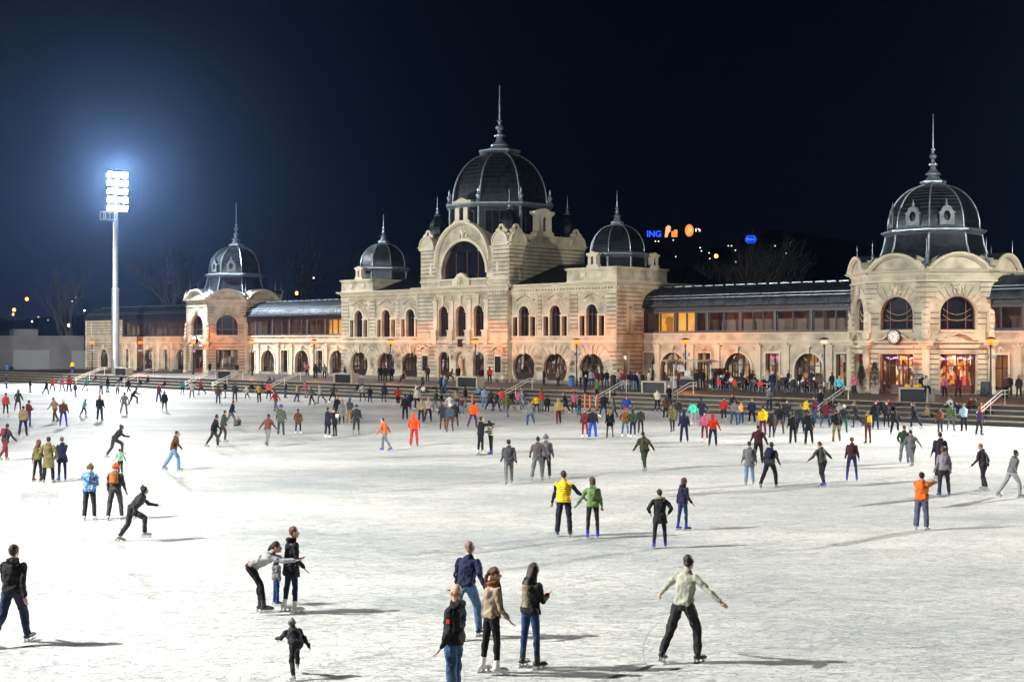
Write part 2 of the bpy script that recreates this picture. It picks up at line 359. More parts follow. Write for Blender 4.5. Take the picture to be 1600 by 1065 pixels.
# paving slab joints near the edge are too fine to see from the ice; steps are separate stone courses
STEP = mat('step_stone', (.055, .05, .042), .75, bump=(5, .5, .03), var=(.9, .35))
NOSE = mat('step_nosing', (.30, .27, .21), .6, bump=(6, .3, .02), var=(1.5, .3))
st = empty('terrace_steps', 'broad stone steps running along the whole rink edge below the terrace', 'steps', BM.translation, -TH)
for k in range(4):
    q1 = QE-.9*k; zt = TZ*(k+1)/4
    mbs = MB()
    nb = 34
    L0, L1 = -110, 95
    for i in range(nb):
        a0 = L0+(L1-L0)*i/nb; a1 = L0+(L1-L0)*(i+1)/nb
        mbs.box(I4, a0+.012, a1-.012, zt-TZ/4+(0 if k else -.2), zt-.05, q1-.9-(0 if k < 3 else .2), q1)
    mbs.out('step', STEP, st)
    mbn = MB()
    for i in range(nb):
        a0 = L0+(L1-L0)*i/nb; a1 = L0+(L1-L0)*(i+1)/nb
        mbn.box(I4, a0+.012, a1-.012, zt-.05, zt+.006, q1-.93, q1+.035)
    mbn.out('step_tread', NOSE, st)
# low rubber kerb between the ice and the first step
kb = MB(); kb.box(BM, -112, 97, -.05, .09, QE+.05, QE+.22); kb.out('rink_kerb', mat('black_rubber', (.02, .02, .02), .7))['kind'] = 'structure'
# ------------------------------------------------------------------ the rink building
JN[0] = MB()
B = empty('skating_hall', 'long cream stone hall with big central dome and two domed corner pavilions behind the terrace', 'building', BM.translation, -TH)
def wall(name, mb, m=STONE): return mb.out(name, m, B)
def plinth(M, a0, a1, d): MB().box(M, a0, a1, TZ, TZ+.35, d-.1, d+.12).out('plinth', PLINTH, B)
# ---- central hall
def palladian(M, c, d, win=True):
    """holes of a three-light window"""
    return [arch(c, 1.45, 6.15, 9.3), rect(c-1.62, c-.95, 6.15, 8.15), rect(c+.95, c+1.62, 6.15, 8.15)]
def hood(mb, M, c, d, z=9.9):
    p = [(c-1.55, z), (c-.95, z+.02), (c-.5, z+.3), (c, z+.46), (c+.5, z+.3), (c+.95, z+.02), (c+1.55, z)]
    mb.sweep(M, p, [(d-.02, 0), (d+.22, 0), (d+.26, .1), (d-.02, .14)]); mascaron(mb, M, c, z-.25, d, .85)
    for k in (-1, 1): mb.ball((c+k*.8, -d-.03, z-.3), (.22, .07, .12), 6, M); mb.ball((c+k*1.1, -d-.03, z-.55), (.07, .06, .28), 6, M)
def hall_front(M, a0, a1, wins, grd, d, extra_holes=()):
    holes = []
    for c in wins: holes += palladian(M, c, d)
    gh = [shoe(c, 1.62, 2.75, TZ+.12) for c in grd]
    mb = MB(); mb.panel(M, rect(a0, a1, TZ, 11.0), holes+gh+list(extra_holes), d, .5); wall('wall', mb)
    co = MB(); courses(co, M, a0+.02, a1-.02, TZ+.35, 4.55, gh, d, margin=1.05)
    courses(co, M, a0+.02, a1-.02, 6.5, 9.0, [], d, skip=[(c-1.95, c+1.95) for c in wins])
    courses(co, M, a0+.02, a1-.02, 9.0, 10.7, [], d, skip=[(c-1.95, c+1.95) for c in wins])
    for c in grd:
        fan(co, M, c, 2.75, 1.72, 2.9, -8, 188, 13, d, zmax=5.2); co.box(M, c-.2, c+.2, 4.25, 5.1, d, d+.16)
    co.out('stone_courses', STONE, B, kind='stuff')
    tr = MB(); tr.box(M, a0-.06, a1+.06, 5.42, 5.62, d-.05, d+.18); tr.box(M, a0-.03, a1+.03, 5.62, 5.72, d-.05, d+.1)
    tr.box(M, a0, a1, 6.0, 6.14, d-.05, d+.12); tr.box(M, a0-.03, a1+.03, 10.62, 10.78, d-.05, d+.12); cornice(tr, M, a0, a1, 11.0, d); dentils(tr, M, a0, a1, 11.02, d)
    for c in wins:
        hood(tr, M, c, d)
        for k in (-1, 1):
            tr.box(M, c+k*.835-.1, c+k*.835+.1, 6.14, 8.15, d-.1, d+.08); tr.box(M, c+k*1.72-.09, c+k*1.72+.09, 6.14, 8.15, d-.1, d+.06)
            tr.box(M, c+k*1.28-.56, c+k*1.28+.56, 8.16, 8.34, d-.1, d+.13)
        ar = arch(c, 1.45, 6.15, 9.3, 14)[2:]; tr.ring_open = None
        for i in range(len(ar)-1):
            (x0, z0), (x1, z1) = ar[i], ar[i+1]; cc = (c, 9.3-.725)
            def o_(p, g): dx, dz = p[0]-cc[0], p[1]-cc[1]; l = math.hypot(dx, dz); return (p[0]+dx/l*g, p[1]+dz/l*g)
            a, b, c_, d_ = ar[i], ar[i+1], o_(ar[i+1], .2), o_(ar[i], .2)
            tr.add([(p[0], -d+.02, p[1]) for p in (a, b, c_, d_)]+[(p[0], -d-.09, p[1]) for p in (a, b, c_, d_)], [(4, 5, 6, 7), (0, 1, 5, 4), (1, 2, 6, 5), (2, 3, 7, 6), (3, 0, 4, 7)], M)
    tr.out('moulding', TRIM, B, smooth=30)
    plinth(M, a0, a1, d)
    for c in wins:
        h = palladian(M, c, d); window(B, M, h[0], d-.38, (c-.24, c+.24), (8.3,), gm=GLASSD); window(B, M, h[1], d-.38, gm=GLASSD, w=.06); window(B, M, h[2], d-.38, gm=GLASSD, w=.06)
    for c in grd:
        window(B, M, shoe(c, 1.62, 2.75, TZ+.12), d-.42, (c-.85, c-.28, c+.28, c+.85), (3.25,), dado=.95)
F0 = fr(0, 0)
hall_front(F0, -18.2, -3.7, (-14.9, -9.85, -5.55), (-14.86, -9.8, -5.5), 9.0, [])
hall_front(F0, 10.7, 25.2, (12.55, 17.0, 22.0), (12.5, 16.95, 21.9), 9.0)
# central projection with three tall arches
D1 = 9.6
rh = [arch(c, 1.5, 6.15, 9.5) for c in (.7, 3.5, 6.3)]; gh = [arch(c, 1.75, TZ+.35, 4.45) for c in (.75, 6.25)]; niche = arch(3.5, 1.7, TZ+.35, 4.45)
mb = MB(); mb.panel(F0, rect(-3.7, 10.7, TZ, 11.0), rh+gh+[niche], D1, .45); mb.box(F0, -3.7, -3.6, TZ, 11, 8.9, D1-.001); mb.box(F0, 10.6, 10.7, TZ, 11, 8.9, D1-.001); wall('wall', mb)
n_ = MB(); n_.panel(F0, arch(3.5, 1.72, TZ+.35, 4.46), d=D1-.44, rev=0); wall('niche', n_, TRIM)
co = MB(); courses(co, F0, -3.68, 10.68, TZ+.35, 5.35, gh+[niche], D1, margin=.5, skip=[(-2.95, -1.65), (8.65, 9.95)])
courses(co, F0, -3.68, -.75, 6.2, 10.9, [], D1); courses(co, F0, 7.75, 10.68, 6.2, 10.9, [], D1)
for c in (.75, 3.5, 6.25): fan(co, F0, c, 3.58, .95, 1.6, 0, 180, 9, D1, zmax=5.3)
co.out('stone_courses', STONE, B, kind='stuff')
tr = MB(); tr.box(F0, -3.76, 10.76, 5.42, 5.62, D1-.05, D1+.18); tr.box(F0, -3.7, 10.7, 5.62, 5.72, D1-.05, D1+.1); cornice(tr, F0, -3.7, 10.7, 11.0, D1, .62, .6); dentils(tr, F0, -3.7, 10.7, 11.02, D1)
for c in (-.55, 2.1, 4.9, 7.55):                # slim pilasters on balcony brackets
    tr.box(F0, c-.3, c+.3, 6.7, 9.9, D1-.05, D1+.16); tr.box(F0, c-.4, c+.4, 5.9, 6.7, D1-.05, D1+.42); tr.box(F0, c-.46, c+.46, 6.7, 6.84, D1-.05, D1+.5); tr.box(F0, c-.3, c+.3, 5.3, 5.9, D1-.05, D1+.28)
    tr.box(F0, c-.4, c+.4, 9.9, 10.1, D1-.05, D1+.26); mascaron(tr, F0, c, 10.35, D1+.06, .8)
for c in (.7, 3.5, 6.3):
    tr.box(F0, c-.16, c+.16, 9.5, 10.5, D1-.05, D1+.2); tr.box(F0, c-.34, c+.34, 10.45, 10.6, D1-.05, D1+.3)
    tr.sweep(F0, [(c-.75+.75*(1-math.cos(math.pi*i/12)), 8.75+.75*math.sin(math.pi*i/12)) for i in range(13)][::1], [(D1-.02, -.02), (D1+.1, -.02), (D1+.1, .14), (D1-.02, .14)])
for c in (-2.3, 9.3):                           # memorial plaques with a scrolled hood
    tr.sweep(F0, [(c-1.0, 4.75), (c-.5, 4.8), (c-.2, 4.95), (c, 5.0), (c+.2, 4.95), (c+.5, 4.8), (c+1.0, 4.75)], [(D1-.02, 0), (D1+.34, 0), (D1+.34, .12), (D1-.02, .14)]); tr.box(F0, c-.55, c+.55, 2.15, 4.15, D1-.02, D1+.08); mascaron(tr, F0, c, 4.45, D1, .5)
tr.out('moulding', TRIM, B, smooth=30)
for c in (-2.3, 9.3): MB().box(F0, c-.42, c+.42, 2.3, 4.0, D1+.06, D1+.13).out('plaque', mat('bronze_dark', (.02, .018, .016), .35, .3), B)
MB().box(F0, 3.15, 3.85, 5.0, 5.85, D1-.02, D1+.2).out('plaque', MT['bronze_dark'], B)
plinth(F0, -3.72, 10.72, D1)
for c in (.7, 3.5, 6.3): window(B, F0, arch(c, 1.5, 6.15, 9.5), D1-.38, (c,), (8.5,), gm=GLASSD)
for c in (.75, 6.25): window(B, F0, arch(c, 1.75, TZ+.35, 4.45), D1-.4, (c-.3, c+.3), (3.3,), name='door', dado=.8)
# statue in the niche
sp = MB(); sp.box(F0, 3.05, 3.95, TZ+.3, TZ+.95, D1-.4, D1+.3); sp.box(F0, 3.15, 3.85, TZ+.95, TZ+1.1, D1-.35, D1+.2); sp.out('statue_pedestal', TRIM, B)
# side windows of the niches, plus left/right small features done. Side walls, back, roofs
ES = fr(25.2, -1, 90)                            # right end wall, a runs away from the ice; d=0 at s=25.2
ES = Matrix.Translation((25.2, -9.0, 0)) @ Matrix.Rotation(R(90), 4, 'Z')
eh = [arch(2.1, .85, 6.5, 9.1, 8), rect(1.1, 1.9, 2.0, 4.3)]
mb = MB(); mb.panel(ES, rect(0, 18, TZ, 11.0), eh, 0, .35); wall('wall', mb)
co = MB(); courses(co, ES, .02, 4.0, TZ+.35, 5.4, eh, 0, margin=.15); courses(co, ES, .02, 4.0, 5.9, 10.9, [eh[0]], 0, margin=.2); co.out('stone_courses', STONE, B, kind='stuff')
tr = MB(); tr.box(ES, 0, 4, 5.42, 5.62, -.05, .18); cornice(tr, ES, 0, 18, 11.0, 0); dentils(tr, ES, 0, 12, 11.02, 0); tr.out('moulding', TRIM, B)
MB().panel(ES, grow(eh[0], .02), d=-.34, rev=0).out('niche', TRIM, B); window(B, ES, eh[1], -.25, gm=GLASSD)
WS = Matrix.Translation((-18.2, 9.0, 0)) @ Matrix.Rotation(R(-90), 4, 'Z')
mb = MB(); mb.panel(WS, rect(0, 18, TZ, 11.0), [], 0, 0); wall('wall', mb)
tr = MB(); cornice(tr, WS, 0, 18, 11.0, 0); tr.out('moulding', TRIM, B)
mb = MB(); mb.panel(fr(0, -9, 180), rect(-25.2, 18.2, TZ, 11.0), [], 0, 0); wall('wall', mb)
# roofs of the hall
rf = MB()
for a0, a1 in ((-18.0, -3.2), (10.2, 25.0)):
    rf.add([(a0, -8.9, 11.5), (a1, -8.9, 11.5), (a1, -1.5, 14.0), (a0, -1.5, 14.0), (a0, 1.5, 14.0), (a1, 1.5, 14.0), (a1, 8.9, 11.5), (a0, 8.9, 11.5)], [(0, 1, 2, 3), (3, 2, 5, 4), (4, 5, 6, 7), (0, 3, 4, 7), (1, 6, 5, 2)])
    rf.box(I4, a0-.2, a1+.2, 11.38, 11.52, -9.1, 9.0)
rf.box(I4, -3.6, 10.6, 11.45, 11.6, -9, 9.5)
rf.out('roof', DOME, B)
sm = MB()
for a0, a1 in ((-18.0, -3.2), (10.2, 25.0)):
    for i in range(25): a = a0+.3+(a1-a0-.6)*i/24; sm.bar((a, -8.85, 11.56), (a, -1.5, 14.04), .05, .05)
sm.out('roof_seam', DOME, B, kind='stuff')
# corner attics with aedicules and small domes
def attic(a0, a1, q0, q1):
    for M, x0, x1 in ((fr(0, q1), a0, a1), (Matrix.Translation((a1, -q1, 0)) @ Matrix.Rotation(R(90), 4, 'Z'), 0, q1-q0), (Matrix.Translation((a0, -q0, 0)) @ Matrix.Rotation(R(-90), 4, 'Z'), 0, q1-q0), (fr(0, q0, 180), -a1, -a0)):
        mb = MB(); mb.panel(M, rect(x0, x1, 11.5, 12.75), [], 0, 0); wall('attic_wall', mb)
        tr = MB(); tr.box(M, x0-.12, x1+.12, 12.75, 12.86, -.2, .12); tr.box(M, x0-.2, x1+.2, 12.86, 13.0, -.2, .2); tr.box(M, x0, x1, 11.5, 11.7, -.02, .08)
        m_ = (x0+x1)/2
        for k in (-1, 1): tr.box(M, m_+k*1.1-.3, m_+k*1.1+.3, 12.1, 12.5, -.02, .06); tr.box(M, m_+k*1.1-.08, m_+k*1.1+.08, 11.95, 12.1, -.02, .06)
        tr.out('moulding', TRIM, B)
    MB().box(I4, a0+.1, a1-.1, 12.7, 12.9, q0+.1, q1-.1).out('attic_roof', DOME, B)
def aedicule(M, c, z, d=0, s=1., thick=.6):
    """small arched stone frame with a curved top, standing clear of the roof"""
    o = [(-.85, 0), (.85, 0), (.85, .25), (.62, .4), (.62, 1.35), (.95, 1.55), (.95, 1.68), (.5, 1.72), (.25, 1.85), (0, 1.9), (-.25, 1.85), (-.5, 1.72), (-.95, 1.68), (-.95, 1.55), (-.62, 1.35), (-.62, .4), (-.85, .25)]
    o = [(c+a*s, z+b*s) for a, b in o]; h = arch(c, .42*s, z+.35*s, z+1.3*s, 8)
    mb = MB(); mb.panel(M, o, [h], d, .0); mb.panel(M, o, [h], d-thick, .0); mb.strip(M, o, d, d-thick); mb.strip(M, h, d, d-thick); ob = mb.out('aedicule', TRIM, B)
    MB().box(M, c-.05*s, c+.05*s, z+.35*s, z+1.3*s, d-thick*.6, d-thick*.5).out('shutter', IRON, ob)
attic(18.6, 25.2, 1.0, 9.0); attic(-18.2, -12.3, 1.0, 9.0)
aedicule(F0, 21.9, 13.0, 8.9, .85); aedicule(ES, 6.2, 13.0, -.1, .85); aedicule(F0, -15.1, 13.0, 8.9, .85)
def dome(name, s, q, z0, skirt, drum_r, zring, dr, zd0, h, nf, finr, finh, ph=22.5, ring_m=ZINC, rib=True, flat=.12, capr=.28):
    """ribbed metal dome on a drum: skirt profile, ring moulding, gores, ribs, cap plate and finial"""
    M = Matrix.Translation((s, -q, 0)); n = nf; p = R(ph)
    b = MB(); b.lathe(skirt, n, M, p); d0 = b.out(name+'_drum', DOME, B, smooth=20)
    rr = drum_r; k = MB(); k.lathe([(rr-.1, zring-.05), (rr+.06, zring), (rr+.28, zring+.18), (rr+.45, zring+.3), (rr+.45, zring+.42), (rr+.2, zring+.5), (dr*.98, zring+.62), (dr*.9, zring+.62)], n, M, p); k.out('ring_moulding', ring_m, B, smooth=20)
    prof = []
    for i in range(15):
        t = i/14*math.pi/2*.93; prof.append((dr*math.cos(t)**.86 if i else dr, zd0+h*math.sin(t)))
    prof = [(dr*.97, zring+.5), (dr, zd0-.001)]+prof[0:] if False else [(dr, zring+.5)]+prof
    b = MB(); b.lathe(prof, n, M, p); dm = b.out(name, DOME, B, smooth=22)
    sm_ = MB()
    for i_ in range(1, 12):
        r0_, z0_ = prof[1+i_]; sm_.lathe([(r0_*.999, z0_-.02), (r0_+.035, z0_-.015), (r0_+.03, z0_+.03), (r0_*.995, z0_+.035)], n, M, p)
    sm_.out('sheet_seam', DOME, dm, kind='stuff')
    if rib:
        for j in range(n):
            a = p+2*math.pi*j/n; pts = [(s+math.cos(a)*(r_+.03), -q+math.sin(a)*(r_+.03), z_) for r_, z_ in prof]
            MB().tube(pts, .09*max(.6, dr/5), 5).out('rib', ZINC, dm, smooth=40)
    zt = prof[-1][1]; c = MB(); c.lathe([(dr*capr*.6, zt-.15), (dr*capr, zt-.02), (dr*capr*1.12, zt+.15), (dr*capr*1.12, zt+.3), (dr*capr*.7, zt+.42), (dr*capr*.45, zt+.75), (dr*capr*.3, zt+.95)], n, M, p); c.out('cap_plate', ring_m, dm, smooth=20)
    f = MB(); f.lathe([(r_, zt+.85+z_) for r_, z_ in spindle(finh, finr)], 10, M); f.out('finial', ZINC, dm, smooth=40)
    return dm
for s_ in (21.9, -15.1):
    dome('small_dome', s_, 5.0, 12.8, [(3.0, 12.9), (2.95, 14.1)], 2.95, 14.05, 2.85, 14.75, 2.75, 8, .42, 2.7, capr=.22)
    for j in range(8):
        a = R(22.5+45*j); MB().bar((s_+math.cos(a)*3.05, -5+math.sin(a)*3.05, 12.9), (s_+math.cos(a)*3.05, -5+math.sin(a)*3.05, 14.1), .14, .14).out('drum_post', ZINC, B)
# ---- the tower over the centre
TA0, TA1, TQ1, TQ0 = -3.4, 10.6, 9.3, -2.8
TSs = Matrix.Translation((TA1, -TQ1, 0)) @ Matrix.Rotation(R(90), 4, 'Z'); TL = Matrix.Translation((TA0, -TQ0, 0)) @ Matrix.Rotation(R(-90), 4, 'Z'); TF = fr(0, TQ1); TB = fr(0, TQ0, 180)
gc = 3.6
gt = math.asin(1.55/4.25); ga_ = [(gc+4.25*math.cos(gt+(math.pi-2*gt)*i/20), 14.35+4.25*math.sin(gt+(math.pi-2*gt)*i/20)) for i in range(21)]
outl = [(TA0, 11.5), (TA1, 11.5), (TA1, 15.9)]+ga_+[(TA0, 15.9)]
bigarch = arch(gc, 7.2, 12.3, 16.65, 24)
mb = MB(); mb.panel(TF, outl, [bigarch], 0, .7); mb.strip(TF, ga_, 0, -2.5, False); wall('tower_front', mb)
co = MB(); courses(co, TF, TA0+.02, TA0+2.5, 12.3, 15.8, [], 0); courses(co, TF, TA1-2.4, TA1-.02, 12.3, 15.8, [], 0); courses(co, TSs, .02, 2.3, 11.6, 15.8, [], 0); courses(co, TSs, 2.45, 12.0, 11.6, 15.7, [], 0, proud=.025)
co.out('stone_courses', STONE, B, kind='stuff')
tr = MB()
tr.sweep(TF, [(gc-3.55*math.cos(math.pi*i/24), 13.05+3.55*math.sin(math.pi*i/24)) for i in range(25)], [(-.02, -.02), (.14, -.02), (.16, .3), (.05, .36), (-.02, .36)])
tr.sweep(TF, [(gc-4.25*math.cos(math.pi*i/24), 14.35+4.25*math.sin(math.pi*i/24)) for i in range(25)], [(-.1, -.3), (.25, -.25), (.5, -.05), (.5, .12), (-.1, .14)])
mascaron(tr, TF, gc, 17.5, .05, 1.7)
for k in (-1, 1): mascaron(tr, TF, gc+k*4.35+k*.2, 14.2, .02, .8); tr.ball((gc+k*5.3, -.05, 13.6), (.2, .08, .6), 6, TF)
tr.box(TF, TA0-.05, TA1+.05, 12.2, 12.36, -.05, .14)
tr.out('moulding', TRIM, B, smooth=30)
window(B, TF, bigarch, -.6, (gc-1.75, gc, gc+1.75), (), fm=mat('red_brown_frame', (.09, .03, .02), .5), gm=GLASSD, w=.14)
# balustrade below the arch
bl = MB(); bl.box(TF, gc-3.9, gc+3.9, 11.55, 11.72, .02, .42); bl.box(TF, gc-3.9, gc+3.9, 12.28, 12.46, .02, .42)
bl.out('balustrade_rail', TRIM, B)
for k in (-1, 1):
    for i in range(11):
        a = gc+k*(1.55+i*.2); MB().lathe([(.05, 11.7), (.085, 11.85), (.045, 12.05), (.06, 12.3)], 6, TF @ Matrix.Translation((a, -.22, 0))).out('baluster', TRIM, B, smooth=40)
cz = MB(); cz.panel(TF, [(gc-1.35, 11.55), (gc+1.35, 11.55), (gc+1.35, 12.4), (gc+.9, 12.55), (gc+.5, 12.95), (gc, 13.1), (gc-.5, 12.95), (gc-.9, 12.55), (gc-1.35, 12.4)], [], .5, 0, .45); mascaron(cz, TF, gc, 12.25, .55, 1.3); cz.out('cartouche', TRIM, B, smooth=30)
for M, x0, x1 in ((TSs, 0, TQ1-TQ0), (TL, 0, TQ1-TQ0), (TB, -TA1, -TA0)):
    mb = MB(); mb.panel(M, rect(x0, x1, 11.4, 15.9), [], 0, 0); mb.panel(M, rect(x0, x1, 15.9, 16.95), [], -.25, 0); wall('tower_wall', mb)
    tr = MB(); cornice(tr, M, x0, x1, 15.8, 0, .4, .3); tr.box(M, x0+.1, x1-.1, 16.95, 17.1, -.6, -.1); tr.out('moulding', TRIM, B)
MB().box(I4, TA0+.3, TA1-.3, 16.2, 16.9, TQ0+.3, TQ1-.9).out('tower_roof', DOME, B)
# corner piers with half-round gables and little bulbous turrets
def half_gable(M, c, r, z, d, depth):
    mb = MB(); o = [(c-r, z)]+[(c-r*math.cos(math.pi*i/12), z+r*math.sin(math.pi*i/12)) for i in range(13)]+[(c+r, z)]
    o = [(c-r, z-.01)]+[(c-r*math.cos(math.pi*i/12), z+r*math.sin(math.pi*i/12)) for i in range(13)]+[(c+r, z-.01)]
    mb.panel(M, o[::-1], [], d, 0, depth); mb.sweep(M, o[1:-1], [(d-.02, -.1), (d+.14, -.08), (d+.16, .06), (d-.1, .08)]); return mb
for (M, c) in ((TF, TA0+1.1), (TF, TA1-1.25), (TSs, 1.25), (TSs, 12.1-1.25), (TL, 12.1-1.1), (TL, 1.2)):
    MB().box(M, c-1.2, c+1.2, 15.8, 16.2, -.6, .22).out('pier_cap', TRIM, B)
    half_gable(M, c, 1.15, 16.2, .12, .8).out('half_round_gable', TRIM, B, smooth=40)
    v = MB(); v.panel(M, [(c-.75, 17.25), (c+.75, 17.25), (c+.85, 17.5), (c+.42, 17.75), (c+.28, 18.05), (c, 18.15), (c-.28, 18.05), (c-.42, 17.75), (c-.85, 17.5)], [[(c+.2*math.cos(t), 17.67+.24*math.sin(t)) for t in [2*math.pi*i/10 for i in range(10)]]], -.05, .3, .3); v.out('volute', TRIM, B)
for s_, q_ in ((TA0+1.2, TQ1-1.4), (TA1-1.35, TQ1-1.4), (TA1-1.35, TQ0+1.4), (TA0+1.2, TQ0+1.4)):
    M = Matrix.Translation((s_, -q_, 0)); t_ = MB(); t_.lathe([(.75, 16.8), (.75, 17.5), (.92, 17.65), (.86, 18.1), (.95, 18.5), (1.0, 18.6), (.9, 18.7), (.82, 19.0), (.55, 19.4), (.28, 19.65), (.18, 19.85)], 8, M, R(22.5)); tt = t_.out('turret', DOME, B, smooth=20)
    f = MB(); f.lathe([(r_, 19.8+z_) for r_, z_ in spindle(2.2, .34)], 8, M); f.out('finial', ZINC, tt, smooth=40)
# tall aedicules over the gable and the side
aedicule(TF, gc-.6, 18.35, -.2, 1.6, .9); aedicule(TSs, 6.0, 17.0, -.35, 1.65, .9)
dome('great_dome', gc-.2, 3.5, 15, [(5.9, 15.4), (5.8, 20.5)], 6.0, 20.3, 5.6, 21.0, 5.75, 8, 1.0, 6.9, capr=.40)
for j in range(8):
    a = R(22.5+45*j); MB().bar((gc-.2+math.cos(a)*5.95, -3.5+math.sin(a)*5.95, 15.4), (gc-.2+math.cos(a)*5.95, -3.5+math.sin(a)*5.95, 20.4), .22, .22).out('drum_post', ZINC, B)
    f = MB(); f.lathe([(r_, 20.8+z_) for r_, z_ in [(.22, 0), (.3, .1), (.14, .3), (.24, .55), (.28, .7), (.1, .95), (.12, 1.2), (.03, 1.6)]], 8, Matrix.Translation((gc-.2+math.cos(a)*6.05, -3.5+math.sin(a)*6.05, 0))); f.out('urn', ZINC, B, smooth=40)
for j in range(8):
    a = R(45*j); ca, sa = math.cos(a), math.sin(a); rr = 5.9*math.cos(R(22.5))
    M = Matrix.Translation((gc-.2+ca*rr, -3.5+sa*rr, 0)) @ Matrix.Rotation(a+R(90), 4, 'Z')
    window(B, M, rect(-1.6, 1.6, 17.3, 19.9), .03, (-.8, 0, .8), (), fm=IRON, gm=GLASSD)
# ---- wings
def curve_roof(a0, a1, q=5.0, name='curved_roof'):
    prof = [(q+.35, 9.0), (q+.35, 9.12)]+[(q+.2-(q+.2)*math.sin(t)**1.15, 9.12+2.15*math.sin(math.pi/2*min(1, t/1.5708))**.8*1.0) for t in [math.pi/2*i/12 for i in range(13)]]
    prof = [(q+.35, 9.0), (q+.35, 9.14)]+[((q+.15)*math.cos(t)**.9, 9.14+2.1*math.sin(t)) for t in [math.pi/2*i/12*.999 for i in range(13)]]
    full = prof+[(-a, z) for a, z in prof[::-1]]
    n = len(full); vs = [(a, -qq, z) for a in (a0, a1) for qq, z in full]
    mb = MB(); mb.add(vs, [(i, i+1, n+i+1, n+i) for i in range(n-1)]+[tuple(range(n)), tuple(range(2*n-1, n-1, -1))]); r_ = mb.out(name, ROOF, B, smooth=40)
    k = int((a1-a0)/.62); se = MB()
    for i in range(k+1):
        a = a0+(a1-a0)*i/k; pts = [(a, -qq, z+.02) for qq, z in prof[1:]]
        for p, q_ in zip(pts[:-1], pts[1:]): se.bar(p, q_, .04, .05)
    se.out('roof_seam', ROOF, r_, kind='stuff')
    gd = MB()
    for qq, z in ((prof[4][0]+.12, prof[4][1]+.12), (prof[5][0]+.1, prof[5][1]+.13)):
        gd.tube([(a0+.3, -qq, z), (a1-.3, -qq, z)], .035, 5)
    i = 0
    a = a0+1
    while a < a1-1: gd.box(I4, a, a+.95, prof[10][1]+.06, prof[10][1]+.16, prof[10][0]+.0, prof[10][0]+.06); a += 1.25
    gd.out('snow_guard', ZINC, r_)
def truss(M, a0, a1, z0, z1, d):
    mb = MB(); mb.box(M, a0, a1, z0, z0+.05, d-.03, d+.05); mb.box(M, a0, a1, z1-.05, z1, d-.03, d+.05); n = int((a1-a0)/.5)
    for i in range(n):
        x0 = a0+(a1-a0)*i/n; x1 = a0+(a1-a0)*(i+1)/n; mb.bar((x0, -d-.03, z0+.05), (x1, -d-.03, z1-.05), .035, .035, M); mb.bar((x0, -d-.03, z1-.05), (x1, -d-.03, z0+.05), .035, .035, M)
    return mb
